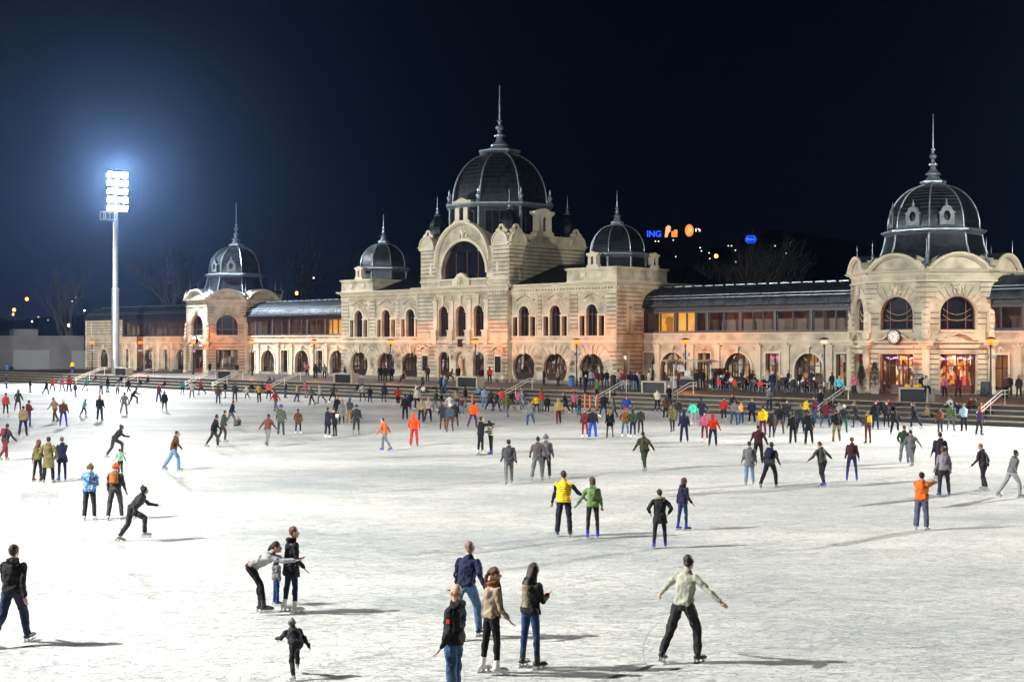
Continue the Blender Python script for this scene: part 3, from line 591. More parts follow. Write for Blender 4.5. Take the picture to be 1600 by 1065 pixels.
def wing(a0, a1, q, arches, doors, panes=(), lit=lambda a: GLASS, solid=None, q2=None):
    """two-storey wing: stone ground floor with arches and doors, glazed gallery above, curved metal roof"""
    M = fr(0, q); hs = [arch(c, 3.0, TZ+.1, 4.5, 16) for c in arches]; hd = [rect(c-.72, c+.72, TZ+.1, 4.45) for c in doors]
    g0 = solid[1] if solid and solid[0] == a0 else a0
    mb = MB(); mb.panel(M, rect(a0, a1, TZ, 6.35), hs+hd, 0, .55); wall('wall', mb)
    tr = MB(); tr.box(M, a0, a1, 5.55, 5.68, -.05, .2); tr.box(M, a0, a1, 5.40, 5.55, -.05, .1); tr.box(M, a0, a1, 6.27, 6.4, -.05, .14)
    mods = sorted([(c, 0) for c in arches]+[(c, 1) for c in doors])
    for (c0, k0), (c1, k1) in zip(mods[:-1], mods[1:]):
        off = (1.5 if k0 == 0 else .72); off1 = (1.5 if k1 == 0 else .72); m_ = ((c0+off)+(c1-off1))/2
        tr.box(M, m_-.3, m_+.3, TZ+.3, 5.1, -.05, .14); tr.box(M, m_-.42, m_+.42, 5.1, 5.25, -.05, .26); tr.box(M, m_-.36, m_+.36, TZ+.05, TZ+.4, -.05, .2)
        tr.box(M, m_+.02, m_+.16, 5.25, 5.42, .0, .2)
    for c in arches:
        tr.sweep(M, [(c-1.5*math.cos(math.pi*i/16), 3.0+1.5*math.sin(math.pi*i/16)) for i in range(17)], [(-.02, -.02), (.08, -.02), (.1, .2), (-.02, .24)]); tr.box(M, c-.14, c+.14, 4.45, 5.05, -.02, .22); tr.box(M, c-.3, c+.3, 5.0, 5.12, -.02, .28)
        for k in (-1, 1): tr.box(M, c+k*1.62-.12, c+k*1.62+.12, TZ+.3, 3.0, -.02, .08)
    for c in doors:
        tr.ring(M, rect(c-.72, c+.72, TZ+.1, 4.45), rect(c-.9, c+.9, TZ+.1, 4.62), -.02, .09); mascaron(tr, M, c, 4.95, .02, .62)
        for k in (-1, 1): tr.ball((c+k*.45, -.03, 4.78), (.2, .05, .06), 6, M)
    tr.out('moulding', TRIM, B, smooth=30); plinth(M, a0, a1, 0)
    for c in arches: window(B, M, arch(c, 3.0, TZ+.1, 4.5, 16), -.45, (c-.95, c-.32, c+.32, c+.95), (3.35,), dado=.9)
    for c in doors: window(B, M, rect(c-.72, c+.72, TZ+.1, 4.45), -.45, (c,), (3.35,), name='door', dado=.5, gm=GLASS if int(c*7) % 3 else GLASSD)
    room(B, M, a0+.1, a1-.1, TZ, 5.2, -.6, 3.2, DIM if a0 < 0 else (BAR if a0 > 58 else WARM))
    if solid:
        sm_ = rect(solid[0], solid[1], 6.35, 9.05); mb = MB(); mb.panel(M, sm_, [], 0, 0); wall('wall', mb)
        co = MB(); courses(co, M, solid[0]+.05, solid[1]-.05, 6.45, 9.0, [], 0, proud=.03); courses(co, M, solid[0]+.05, solid[1]-.05, TZ+.35, 5.35, hs, 0, margin=.3, proud=.03); co.out('stone_courses', STONE, B, kind='stuff')
        t2 = MB(); cornice(t2, M, solid[0], solid[1], 8.85, 0, .3, .3); t2.box(M, solid[0]+1.5, solid[0]+1.8, 6.4, 8.85, 0, .08); t2.out('moulding', TRIM, B)
    # glazed gallery
    fm = MB(); fm.box(M, g0, a1, 6.4, 6.55, -.22, -.02); fm.box(M, g0, a1, 8.42, 8.55, -.22, -.02); fm.box(M, g0, a1, 9.02, 9.1, -.3, .06); fm.box(M, g0, a1, 8.55, 9.02, -.2, -.12)
    gl = fm.out('gallery_frame', FRAME2, B); truss(M, g0, a1, 8.57, 9.02, -.1).out('truss_band', IRON, gl, kind='stuff')
    a = g0; i = 0
    while a < a1-.3:
        b = min(a+3.85, a1); nn_ = 3 if i % 2 else 2; c = MB(); c.box(M, a, a+.26, 6.55, 8.42, -.22, .0); c.out('gallery_post', FRAME2, gl)
        w = (b-a-.36)/nn_
        for j in range(nn_):
            x0 = a+.31+j*w; lo = rect(x0+.03, x0+w-.03, 6.58, 8.4); f = MB(); f.ring(M, grow(lo, -.055), lo, -.16, -.06); fo = f.out('window', FRAME2, B); MB().panel(M, grow(lo, -.055), d=-.11, rev=0).out('pane', lit((x0+w/2)), fo)
        a += 3.85; i += 1
    curve_roof(a0, a1, q)
    bk = MB(); bk.panel(fr(0, -q, 180), rect(-a1, -a0, TZ, 9.05), [], 0, 0); wall('wall', bk)
    return M
M = wing(25.25, 50.2, 4.8, (28.9, 36.65, 44.4), (25.95, 32.75, 40.5, 47.95))
room(B, M, 26.9, 31.2, 6.45, 8.9, -.4, 2.6, GOLD); room(B, M, 31.3, 49.5, 6.45, 8.9, -.4, 3, NIGHTROOM); room(B, M, 25.3, 26.8, 6.45, 8.9, -.4, 3, NIGHTROOM)
M = wing(-46.2, -18.25, 4.8, (-39.4, -31.8, -24.4), (-43.1, -35.6, -28.1, -20.7))
room(B, M, -26.5, -22.6, 6.45, 8.9, -.4, 2.6, GOLD); room(B, M, -22.5, -18.4, 6.45, 8.9, -.4, 2.6, GOLD); room(B, M, -46, -26.6, 6.45, 8.9, -.4, 3, NIGHTROOM)
M = wing(-89.0, -57.0, 4.8, (-83.6, -70.4, -60.9), (-76.5, -65.3), solid=(-89.0, -77.8))
room(B, M, -77, -58.5, 6.45, 8.9, -.4, 3, NIGHTROOM)
M = wing(60.3, 90.0, 4.8, (66.1, 73.8, 81.5), (62.3, 69.9, 77.6, 85.3))
room(B, M, 60.4, 89, 6.45, 8.9, -.4, 3, NIGHTROOM)
for (Mx, x0) in ((Matrix.Translation((-89, 5, 0)) @ Matrix.Rotation(R(-90), 4, 'Z'), 0), (Matrix.Translation((90, -5, 0)) @ Matrix.Rotation(R(90), 4, 'Z'), 0)):
    mb = MB(); mb.panel(Mx, rect(0, 10, TZ, 9.1), [], 0, 0); wall('wall', mb)
room(B, F0, -17.9, 25, TZ, 5.3, 8.35, 3, DIM)
# ---- corner pavilions
def pavilion(cs, cq, lit_m):
    ap = 6.4; hw = ap*math.tan(R(22.5)); O = Matrix.Translation((cs, -cq, 0))
    def FM(phi): return O @ Matrix.Rotation(R(phi), 4, 'Z') @ Matrix.Translation((0, -ap, 0))
    for phi in (-90, -45, 0, 45, 90, 135, 180, 225):
        M = FM(phi); openf = phi in (-45, 0, 45)
        ga = rect(-1.5, 1.5, TZ+.02, 4.5); ua = arch(0, 2.95, 6.5, 9.25, 18)
        mb = MB(); mb.panel(M, rect(-hw, hw, TZ, 11.4), [ga, ua] if openf else [], 0, .55); wall('pavilion_wall', mb)
        tr = MB(); cornice(tr, M, -hw, hw, 11.0, 0, .45, .42); tr.box(M, -hw-.03, hw+.03, 10.45, 10.6, -.05, .14); tr.box(M, -hw-.05, hw+.05, 5.45, 5.6, -.05, .12)
        # segmental gable
        rr, za = 3.0, 11.45-1.75; t0 = math.asin((11.5-za)/rr)
        pts = [(rr*math.cos(math.pi-t0-(math.pi-2*t0)*i/14)*.98, za+rr*math.sin(math.pi-t0-(math.pi-2*t0)*i/14)) for i in range(15)]
        full = [(-hw, 11.52)]+pts[0:]+[(hw, 11.52)]
        tr.sweep(M, full, [(-1.6, -.25), (.2, -.22), (.42, -.04), (.46, .16), (-1.6, .2)])
        tr.out('moulding', TRIM, B, smooth=35)
        ty = MB(); ty.panel(M, [pts[0]]+[pts[-1]]+pts[1:-1][::-1], [], .06, 0); ty.out('tympanum', STONE, B)
        inn = MB(); inn.strip(M, [(a, z+.21) for a, z in full], .3, -2.4, False); inn.out('gable_roof', ROOF, B, smooth=40)
        if not openf: continue
        co = MB(); courses(co, M, -hw+.02, hw-.02, TZ+.35, 5.35, [ga], 0, margin=.1)
        courses(co, M, -hw+.02, hw-.02, 6.5, 7.9, [ua], 0, margin=.1); courses(co, M, -hw+.02, hw-.02, 7.9, 10.4, [rect(-1.75, 1.75, 7.7, 10.5)], 0, margin=.0, gap=.07)
        fan(co, M, 0, 7.775, 1.58, 2.55, 8, 172, 12, 0, zmax=10.3); co.out('stone_courses', STONE, B, kind='stuff')
        t2 = MB(); t2.box(M, -1.5, 1.5, 6.32, 6.48, -.3, .16); mascaron(t2, M, 0, 9.85, .1, 1.15)
        t2.box(M, -1.6, 1.6, 5.0, 5.2, -.05, .2)
        p = [(-1.7, 5.62), (-1.1, 5.66), (-.7, 5.95), (-.3, 6.12), (0, 6.16), (.3, 6.12), (.7, 5.95), (1.1, 5.66), (1.7, 5.62)]
        t2.sweep(M, p, [(-.02, 0), (.35, 0), (.38, .14), (-.02, .16)])
        t2.out('moulding', TRIM, B, smooth=30)
        window(B, M, ua, -.45, (-.75, .75), (7.3,), fm=MT['red_brown_frame'], gm=GLASSD)
        window(B, M, ga, -.45, (-.85, 0, .85), (3.55,), fm=MT['red_brown_frame'], dado=.7, name='shop_window')
        plinth(M, -hw, -1.5, 0); plinth(M, 1.5, hw, 0)
        # tinsel strings in the upper window, their glint painted as faint emission
        if lit_m is BAR:
            for k in range(2):
                fl = MB()
                for i in range(22):
                    t = i/21*2-1; z = 8.3-.5*k-.45*(1-t*t)-.1; fl.ball((t*1.1, -(-.36), z), .022, 4, M)
                fl.out('tinsel', mat('tinsel', (.8, .75, .4), .3, emit=((1, .8, .4), .5)), B, kind='stuff')
    # columns with consoles at the corners between openings
    for phi in (-67.5, -22.5, 22.5, 67.5):
        Mc = O @ Matrix.Rotation(R(phi), 4, 'Z') @ Matrix.Translation((0, -ap/math.cos(R(22.5))-.12, 0))
        c = MB(); c.lathe([(.42, TZ), (.42, TZ+.25), (.3, TZ+.35), (.3, 4.5), (.28, 4.9), (.4, 5.05), (.45, 5.2)], 12, Mc); c.box(Mc, -.55, .55, 5.2, 5.42, -.5, .5); c.box(Mc, -.65, .65, 5.42, 5.56, -.5, .62); c.out('column', TRIM, B, smooth=40)
        s_ = MB(); s_.ball((0, -.05, 6.1), (.38, .25, .5), 8, Mc); s_.ball((0, -.02, 6.75), (.3, .2, .3), 8, Mc); s_.ball((0, -.0, 7.25), (.36, .2, .3), 8, Mc); s_.box(Mc, -.33, .33, 6.3, 7.9, -.3, .05); s_.ball((0, 0, 7.9), (.33, .16, .3), 8, Mc); s_.out('carved_pier', TRIM, B, smooth=50)
    for phi in (-67.5, -22.5, 22.5, 67.5, 112.5, 157.5, -112.5, -157.5):
        M = O @ Matrix.Rotation(R(phi), 4, 'Z') @ Matrix.Translation((0, -ap/math.cos(R(22.5))+.5, 0))
        f = MB(); f.lathe([(.28, 11.4), (.28, 11.9), (.36, 12.0), (.2, 12.2)]+[(r_, 12.15+z_) for r_, z_ in spindle(1.9, .27)], 8, M); f.out('finial', ZINC, B, smooth=40)
    # interior of the bar
    rm = MB(); rm.lathe([(3.1, TZ+.05), (3.1, 5.2), (.1, 5.25)], 8, O, R(22.5)); rm.out('room_interior', lit_m, B)
    MB().lathe([(6.3, 11.3), (5.4, 11.75), (4.6, 11.9)], 8, O, R(22.5)).out('pavilion_roof', DOME, B)
    d_ = dome('pavilion_dome', cs, cq, 12, [(5.0, 11.7), (4.75, 12.3), (4.45, 12.9), (4.15, 13.7), (3.95, 14.75)], 3.95, 14.6, 3.78, 15.35, 3.75, 8, .62, 5.3, capr=.26)
    for phi in (-45, 0, 45, 90, 180, 225):      # oval dormers on the gores
        M = O @ Matrix.Rotation(R(phi+0), 4, 'Z') @ Matrix.Translation((0, -3.4, 15.35))
        if phi % 90 == 0: M = O @ Matrix.Rotation(R(phi), 4, 'Z') @ Matrix.Translation((0, -3.42, 15.35))
        if phi not in (-45, 45, 0): continue
        if phi == 0 and False: continue
        dm = MB(); o_ = [(-.62, 0), (.62, 0), (.62, .95), (.78, 1.02), (.5, 1.15), (.35, 1.5), (0, 1.65), (-.35, 1.5), (-.5, 1.15), (-.78, 1.02), (-.62, .95)]
        if phi in (-45, 45) or True:
            hole = [(.3*math.cos(t), .75+.42*math.sin(t)) for t in [2*math.pi*i/14 for i in range(14)]]
            dm.panel(M, o_, [hole], .25, .3, 1.1); dm.lathe([(.1, 1.6), (.12, 1.75), (.02, 2.2)], 6, M @ Matrix.Translation((0, -.1, 0)))
            do = dm.out('dormer', mat('dormer_metal', (.12, .15, .17), .5, .5, var=(3, .4)), d_, smooth=30)
    for j in range(8):
        a = R(22.5+45*j); pts = [(cs+math.cos(a)*(r_+.03), -cq+math.sin(a)*(r_+.03), z_) for r_, z_ in [(5.0, 11.7), (4.75, 12.3), (4.45, 12.9), (4.15, 13.7), (3.95, 14.75)]]
        MB().tube(pts, .08, 5).out('drum_rib', ZINC, B, smooth=40)
    return FM
PR = pavilion(at_q(1458, 2.2), 2.2, BAR); PL = pavilion(at_q(369, 2.2), 2.2, DIM)
# clocks on the front faces of the two pavilions
def clock(M, owner_label):
    W_ = BM @ M; loc = W_ @ Vector((0, -.36, 5.93)); o = empty('wall_clock', owner_label, 'clock', loc, W_.to_euler().z, 'round clocks on the pavilions')
    T = Matrix.Rotation(R(90), 4, 'X')
    c = MB(); c.lathe([(.60, -.12), (.62, 0), (.62, .1), (.52, .12)], 28, T); c.out('case', IRON, o, smooth=40)
    c = MB(); c.lathe([(.52, .1), (.52, .125)], 28, T); c.out('dial', mat('clock_dial', (.8, .78, .7), .4), o)
    for i, s_ in enumerate(('XII', 'I', 'II', 'III', 'IIII', 'V', 'VI', 'VII', 'VIII', 'IX', 'X', 'XI')):
        a = R(90-30*i); cu = bpy.data.curves.new('numeral', 'FONT'); cu.body = s_; cu.size = .15; cu.align_x = 'CENTER'; cu.align_y = 'CENTER'; cu.extrude = .003; cu.offset = .006
        t0 = bpy.data.objects.new('tmp', cu); COL.objects.link(t0); bpy.context.view_layer.update()
        me = bpy.data.meshes.new_from_object(t0.evaluated_get(bpy.context.evaluated_depsgraph_get())); bpy.data.objects.remove(t0); me.materials.clear(); me.materials.append(IRON)
        t = bpy.data.objects.new('numeral', me); link(t, o); t.matrix_local = Matrix.Translation((math.cos(a)*.42, -.135, math.sin(a)*.42)) @ Matrix.Rotation(R(90), 4, 'X') @ Matrix.Rotation(a-R(90), 4, 'Z')
    for name, an, L, w in (('hour_hand', 90-30*10.6, .26, .045), ('minute_hand', 90-6*36, .38, .03)):
        a = R(an); c = MB(); c.bar((-math.cos(a)*.06, -.15, -math.sin(a)*.06), (math.cos(a)*L, -.15, math.sin(a)*L), w, .01); c.out(name, IRON, o)
    return o
clock(PR(0), 'round white clock over the door of the near right pavilion'); clock(PL(0), 'small round clock on the far left pavilion')
JN[0].out('mortar_joints', mat('mortar', (.15, .125, .09), .95), B, kind='stuff')
def string_lights(M, a0, a1, z, d, cols, name='string_lights', n=16):
    for ci, c in enumerate(cols):
        b = MB()
        for i in range(n):
            if i % len(cols) == ci: t = i/(n-1); b.ball((a0+(a1-a0)*t, -d, z-.12*math.sin(math.pi*t*3)**2), (.075, .05, .07), 6, M)
        b.out(name, mat('bulb_'+str(c), c, .5, emit=(c, 3.)), B, kind='stuff')
string_lights(PR(0), -1.2, 1.2, 4.2, -.6, ((.2, .15, 1), (1, .3, .8), (1, .8, .5))); string_lights(PR(45), -1.3, 1.3, 4.2, -.6, ((.25, .15, 1), (1, .5, .2), (1, .7, .9)), n=22)
string_lights(fr(0, 4.8), 39.95, 41.05, 4.1, -.6, ((1, .06, .4), (1, .1, .25)), n=8); string_lights(PR(-45), -1.2, 1.2, 4.1, -.6, ((1, .1, .12), (1, .3, .1)), n=12)
exec_people = True
# ================================================================== street furniture
def sodium():
    if 'sodium_globe' in MT: return MT['sodium_globe']
    m = bpy.data.materials.new('sodium_globe'); m.use_nodes = True; MT['sodium_globe'] = m; t = m.node_tree; t.nodes.clear()
    o = nn(t, 'ShaderNodeOutputMaterial'); mx = nn(t, 'ShaderNodeMixShader'); tr = nn(t, 'ShaderNodeBsdfTransparent'); em = nn(t, 'ShaderNodeEmission'); em.inputs[0].default_value = (1, .17, .008, 1); em.inputs[1].default_value = 3.6
    mx.inputs[0].default_value = .55; t.links.new(tr.outputs[0], mx.inputs[1]); t.links.new(em.outputs[0], mx.inputs[2]); t.links.new(mx.outputs[0], o.inputs[0]); return m
def street_lamp(s, q, label, lit=True):
    o = empty('street_lamp', label, 'street lamp', wp(s, q, TZ), -TH, 'lamp posts along the terrace')
    b = MB(); b.lathe([(.17, 0), (.17, .12), (.12, .2), (.1, .7), (.075, .8), (.06, 3.0), (.05, 3.75), (.09, 3.78), (.09, 3.84), (.045, 3.86)], 10); b.out('post', IRON, o, smooth=40)
    b = MB(); b.lathe([(.045, 3.85), (.07, 3.92), (.19, 4.12), (.17, 4.16)], 12); b.out('lamp_cup', IRON, o, smooth=40)
    b = MB(); b.lathe([(.05, 4.50), (.42, 4.47), (.44, 4.50), (.2, 4.60), (.03, 4.64)], 16); b.out('lamp_shade', IRON, o, smooth=40)
    b = MB(); b.ball((0, 0, 4.24), (.32, .32, .24), 14)
    b.out('lamp_globe', sodium() if lit else mat('pale_globe', (.7, .62, .45), .4, emit=((1, .85, .55), .25)), o, smooth=60)  # the unlit globe still has a faint glow painted in
    for k in (-1, 1):
        b = MB(); b.bar((0, 0, 3.05), (k*.3, 0, 3.05), .04); b.box(I4, k*.3-.12, k*.3+.12, 2.95, 3.25, -.12, .12); b.out('loudspeaker', mat('speaker_grey', (.4, .4, .38), .5), o)
    if lit:
        l = bpy.data.lights.new('sodium_lamp', 'POINT'); l.energy = 2000; l.color = (1, .20, .015); l.shadow_soft_size = .035
        lo = bpy.data.objects.new('sodium_lamp', l); COL.objects.link(lo); lo.parent = o; lo.location = (0, 0, 4.22-.0)
    return o
for x_, q_, lb in ((144, 12, 'leftmost orange street lamp, in front of the blank end wall'), (219, 10, 'orange street lamp just right of the tall floodlight mast'), (302, 12, 'orange street lamp left of the far small pavilion'),
                   (394, 10, 'orange street lamp just right of the far small pavilion'), (491, 10, 'orange street lamp before the left wing with gold lit windows'), (610, 13, 'orange street lamp left of the central projection, over its second round door'),
                   (743, 13.5, 'orange street lamp before the statue niche of the centre'), (901, 13.5, 'orange street lamp left of the last round door of the hall'), (1071, 9.5, 'orange street lamp beside the drinks kiosk'), (1548, 11, 'rightmost orange street lamp, by the door right of the near pavilion')):
    street_lamp(at_q(x_, q_), q_, lb)
street_lamp(at_q(1288, 12), 12, 'unlit street lamp with dish shade beside the cafe arch', False)
o = street_lamp(at_q(1411, 11.2), 11.2, 'short orange lamp post in front of the clock pavilion door'); o.scale = (.8, .8, .70); [setattr(c.data, 'energy', 900) for c in bpy.data.objects if c.type == 'LIGHT' and c.parent == o]
# ---- floodlight masts
FLOOD = mat('floodlight_glass', (1, 1, 1), .3, emit=((.93, .97, 1), 260.))
MASTM = mat('mast_paint', (.20, .24, .28), .4, .2, var=(1, .15))
def mast(base, h, aim, label, seen=True, n=(3, 5)):
    o = empty('floodlight_mast', label, 'floodlight mast', base, math.atan2(aim[1]-base[1], aim[0]-base[0])-R(90), 'floodlight masts round the rink')
    p = MB(); p.lathe([(.62, 0), (.62, .15), (.56, .2), (.52, h*.42)], 14); p.out('lower_pole', MASTM, o, smooth=40)
    p = MB(); p.lathe([(.58, h*.42-.15), (.58, h*.42), (.41, h*.425), (.34, h*.8), (.2, h)], 14); p.out('upper_pole', MASTM, o, smooth=40)
    b = MB(); b.tube([(.45, .45, 2), (.42, .42, h*.75)], .03, 5)
    k = 2.
    while k < h*.75: b.bar((.45, .45, k), (.3, .3, k), .03); k += 1.
    b.out('cable_ladder', STEEL, o)
    b = MB(); b.box(I4, .2, 1.9, h*.76, h*.76+.08, -.6, .6); [b.bar((x_, y_, h*.76), (x_, y_, h*.76+1.1), .05) for x_ in (.4, 1.15, 1.9) for y_ in (-.6, .6)]
    [b.bar((.2, y_, h*.76+1.1), (1.9, y_, h*.76+1.1), .05) for y_ in (-.6, .6)]; b.bar((1.9, -.6, h*.76+1.1), (1.9, .6, h*.76+1.1), .05); b.out('service_platform', STEEL, o)
    for r_ in range(n[1]):
        z = h-.3-r_*1.15
        f = MB(); f.box(I4, -1.45, 1.45, z-.05, z+.05, -.28, -.18); f.out('crossarm', STEEL, o)
        for c_ in range(n[0]):
            x_ = (c_-(n[0]-1)/2)*1.05; m_ = Matrix.Translation((x_, .45, z)) @ Matrix.Rotation(R(28), 4, 'X').inverted()
            L = MB(); L.box(m_, -.38, .38, -.36, .36, -.32, .0); L.bar((-.4, -.2, 0), (-.4, .1, 0), .04, M=m_); lo = L.out('floodlight', MASTM, o)
            g = MB(); g.box(m_ @ Matrix.Translation((0, .33, 0)), -.37, .37, -.36, .36, -.02, .0); g.out('lamp_lens', FLOOD, lo)
    return o
mast(MAST_B, 27.8, (0, 120, 0), 'tall blue-grey floodlight mast shining over the left wing')
mast(MAST_A, 32, (6, 40, 0), 'floodlight mast on the near left bank of the rink'); mast(MAST_C, 22, (20, 80, 0), 'floodlight mast on the right bank of the rink')
mast(MAST_E, 24, (0, 120, 0), 'added floodlight mast out of view on the far left bank, lighting the facade')
# ---- handrails down the steps
def handrail(s, label):
    o = empty('handrail', label, 'handrail', wp(s, QE, 0), -TH, 'white handrails down the terrace steps')
    def P(q, z): return (0, QE-q, z)
    for nm, dz in (('top_rail', .95), ('lower_rail', .70)):
        t = MB(); t.tube([P(QE+.3, dz-.1), P(QE+.1, dz), P(QE-3.4, TZ+dz), P(QE-4.3, TZ+dz)], .035, 6); t.out(nm, PAINTW, o, smooth=50)
    for q, z in ((QE+.1, 0), (QE-1.75, TZ*.5), (QE-3.9, TZ)):
        t = MB(); t.tube([P(q, z-.1), P(q, z+.93)], .03, 6); t.out('post', PAINTW, o)
    return o
for x_, lb in ((160, 'white handrail in front of the leftmost end wall'), (236, 'white handrail right of the floodlight mast'), (333, 'white handrail left of the box counter by the far pavilion'), (376, 'white handrail right of the box counter by the far pavilion'), (466, 'white handrail below the left wing arches'),
               (828, 'white handrail below the round doors right of centre'), (975, 'white handrail below the last corner of the central hall'), (1080, 'white handrail in front of the kiosk'), (1322, 'white handrail in front of the potted bushes'), (1567, 'white handrail at the far right by the blackboard')):
    handrail(at_q(x_, 22.4), lb)
# ---- concrete box counters along the terrace edge
def counter(xa, xb, label, q=22.6, cloth=False):
    s0, s1 = at_q(xa, q), at_q(xb, q)
    if s1-s0 > 3: s1 = s0+3
    w = s1-s0; o = empty('box_counter', label, 'counter', wp((s0+s1)/2, q-.5, TZ), -TH, 'pale box counters on the terrace edge')
    b = MB(); b.box(I4, -w/2, w/2, .88, 1.0, -.5, .5); b.out('counter_top', PAINTC, o)
    for k in (-1, 1):
        b = MB(); b.box(I4, k*w/2-.07-k*.07, k*w/2+.07-k*.07, 0, .879, -.48, .48); b.out('side_panel', PAINTC, o)
    b = MB(); b.box(I4, -w/2+.15, w/2-.15, .04, .875, .3, .36); b.out('front_panel', IRON, o)
    b = MB(); b.box(I4, -w/2+.15, w/2-.15, .0, .875, -.45, -.41); b.out('back_panel', PAINTC, o)
    return o
PAINTC = mat('cream_board', (.40, .37, .30), .6, var=(3, .2))
counter(178, 203, 'pale box counter at the foot of the floodlight mast'); counter(338, 362, 'pale box counter between two handrails by the far pavilion'); counter(521, 553, 'pale box counter under the left corner of the hall with a person beside it')
counter(713, 745, 'pale box counter in front of the central statue niche'); counter(1002, 1040, 'pale box counter right of the standing group by the hall corner'); ct = counter(1404, 1450, 'pale box counter with yellow bags under the clock pavilion')
b = MB()
for k, (a, r_) in enumerate(((-.7, .22), (-.35, .17), (.05, .26), (.4, .2))): b.ball((a, 0, 1.06), (r_, .2, .12), 8)
# bags lie on the counter
cs_, cq_ = at_q(1427, 22.1), 22.1
bg1 = MB(); bg1.ball((0, 0, .1), (.32, .22, .13), 10); bg1.ball((.12, .05, .2), (.16, .14, .07), 8); o = bg1.out('bag', mat('yellow_cloth', (.75, .5, .03), .7, bump=(9, .8, .05)), smooth=60); o.location = wp(cs_+.35, cq_, TZ+1.0); tag(o, 'larger yellow bag lying on the clock pavilion counter', 'bag', 'yellow bags on a counter')
bg1 = MB(); bg1.ball((0, 0, .08), (.24, .2, .11), 10); bg1.ball((-.1, .02, .15), (.1, .12, .07), 8); o = bg1.out('bag', MT['yellow_cloth'], smooth=60); o.location = wp(cs_-.42, cq_, TZ+1.0); tag(o, 'smaller yellow bag on the left end of the clock pavilion counter', 'bag', 'yellow bags on a counter')
# ---- orange posts at the edge of the ice
for x_, y_, lb in ((738, 655, 'orange post on the ice below the central counter'), (914, 640, 'leftmost of three orange posts by the handrail'), (922, 642, 'middle one of three orange posts by the handrail'), (933, 641, 'rightmost of three orange posts by the handrail')):
    p_ = at(x_, y_) if x_ > 800 else at(x_, 640); o = empty('marker_post', lb, 'post', p_, 0, 'orange marker posts at the ice edge')
    b = MB(); b.lathe([(.075, .05), (.075, 1.25), (.06, 1.3)], 10); b.out('post_tube', mat('orange_plastic', (.8, .14, .03), .45), o, smooth=40)
    b = MB(); b.lathe([(.22, 0), (.22, .05), (.1, .08)], 12); b.out('foot', IRON, o, smooth=40)
# ---- kiosk, patio heaters, bins, board, bushes
ks, kq = at_q(1074, 9.5), 9.5
o = empty('drinks_kiosk', 'small pale drinks kiosk with flat canopy left of the cafe tables', 'kiosk', wp(ks, kq, TZ), -TH)
b = MB(); b.box(I4, -1.7, 1.7, .95, 1.05, -.6, .75); b.out('counter_top', PAINTC, o)
for nm, a0, a1, z0, z1, d0, d1, m_ in (('front_panel', -1.6, 1.6, .1, .95, .5, .56, PAINTC), ('inset_panel', -1.3, 1.3, .2, .8, .561, .59, IRON), ('side_panel', -1.64, -1.58, .05, .95, -.5, .499, PAINTC), ('side_panel', 1.58, 1.64, .05, .95, -.5, .499, PAINTC), ('canopy', -2.1, 2.1, 2.45, 2.6, -1.0, 1.1, PAINTC), ('coffee_machine', -.2, .5, 1.06, 1.6, -.3, .2, STEEL), ('menu_board', -1.5, -.7, 1.5, 2.2, -.5, -.44, PAINTW)):
    b = MB(); b.box(I4, a0, a1, z0, z1, d0, d1); b.out(nm, m_, o)
for a in (-1.6, 1.6):
    for d in (-.5, .5): b = MB(); b.bar((a, d, 1.05), (a, d, 2.45), .07); b.out('canopy_post', IRON, o)
def heater(x_, q_, lb):
    o = empty('patio_heater', lb, 'patio heater', wp(at_q(x_, q_), q_, TZ), 0, 'patio heaters by the cafe')
    b = MB(); b.lathe([(.28, 0), (.28, .7), (.12, .75)], 12); b.out('gas_drum', STEEL, o, smooth=40); b = MB(); b.lathe([(.04, .7), (.04, 2.15), (.12, 2.2), (.12, 2.45)], 10); b.out('pole', PAINTW, o, smooth=40)
    b = MB(); b.lathe([(.9, 2.42), (.92, 2.45), (.5, 2.6), (.05, 2.68)], 18); b.out('reflector_hood', STEEL, o, smooth=40)
heater(1053, 11.5, 'patio heater with wide steel hood left of the kiosk'); heater(1110, 8.5, 'patio heater with wide steel hood right of the kiosk')
def bin_(x_, q_, col, lb):
    o = empty('litter_bin', lb, 'litter bin', wp(at_q(x_, q_), q_, TZ), 0)
    b = MB(); b.lathe([(.24, 0), (.3, .85), (.3, .9)], 14); b.out('bin_body', col, o, smooth=40); b = MB(); b.lathe([(.32, .9), (.32, .98), (.1, 1.1)], 14); b.out('lid', IRON, o, smooth=40)
bin_(893, 15, mat('blue_plastic', (.03, .12, .35), .5), 'blue litter bin left of the lamp post by the last round door'); bin_(958, 10.5, IRON, 'black litter bin against the hall corner'); bin_(11, 17, MT['blue_plastic'], 'blue litter bin in front of the grey shed'); bin_(113, 19, MT['blue_plastic'], 'blue barrel bin between the grey shed and the end wall')
bs, bq = at_q(1538, 9.), 9.
o = empty('blackboard_sign', 'standing black menu board by the right pavilion wall', 'sign', wp(bs, bq, TZ), -TH); b = MB(); b.box(Matrix.Rotation(R(-8), 4, 'X'), -.35, .35, 0, 1.15, 0, .05); b.out('board', IRON, o); b = MB(); b.box(Matrix.Translation((0, .35, 0)) @ Matrix.Rotation(R(8), 4, 'X'), -.35, .35, 0, 1.1, 0, .05); b.out('rear_board', IRON, o)
LEAF = mat('conifer_leaf', (.018, .035, .014), .7, var=(6, .5)); BARK = mat('bark', (.06, .05, .04), .9, bump=(12, .6, .03))
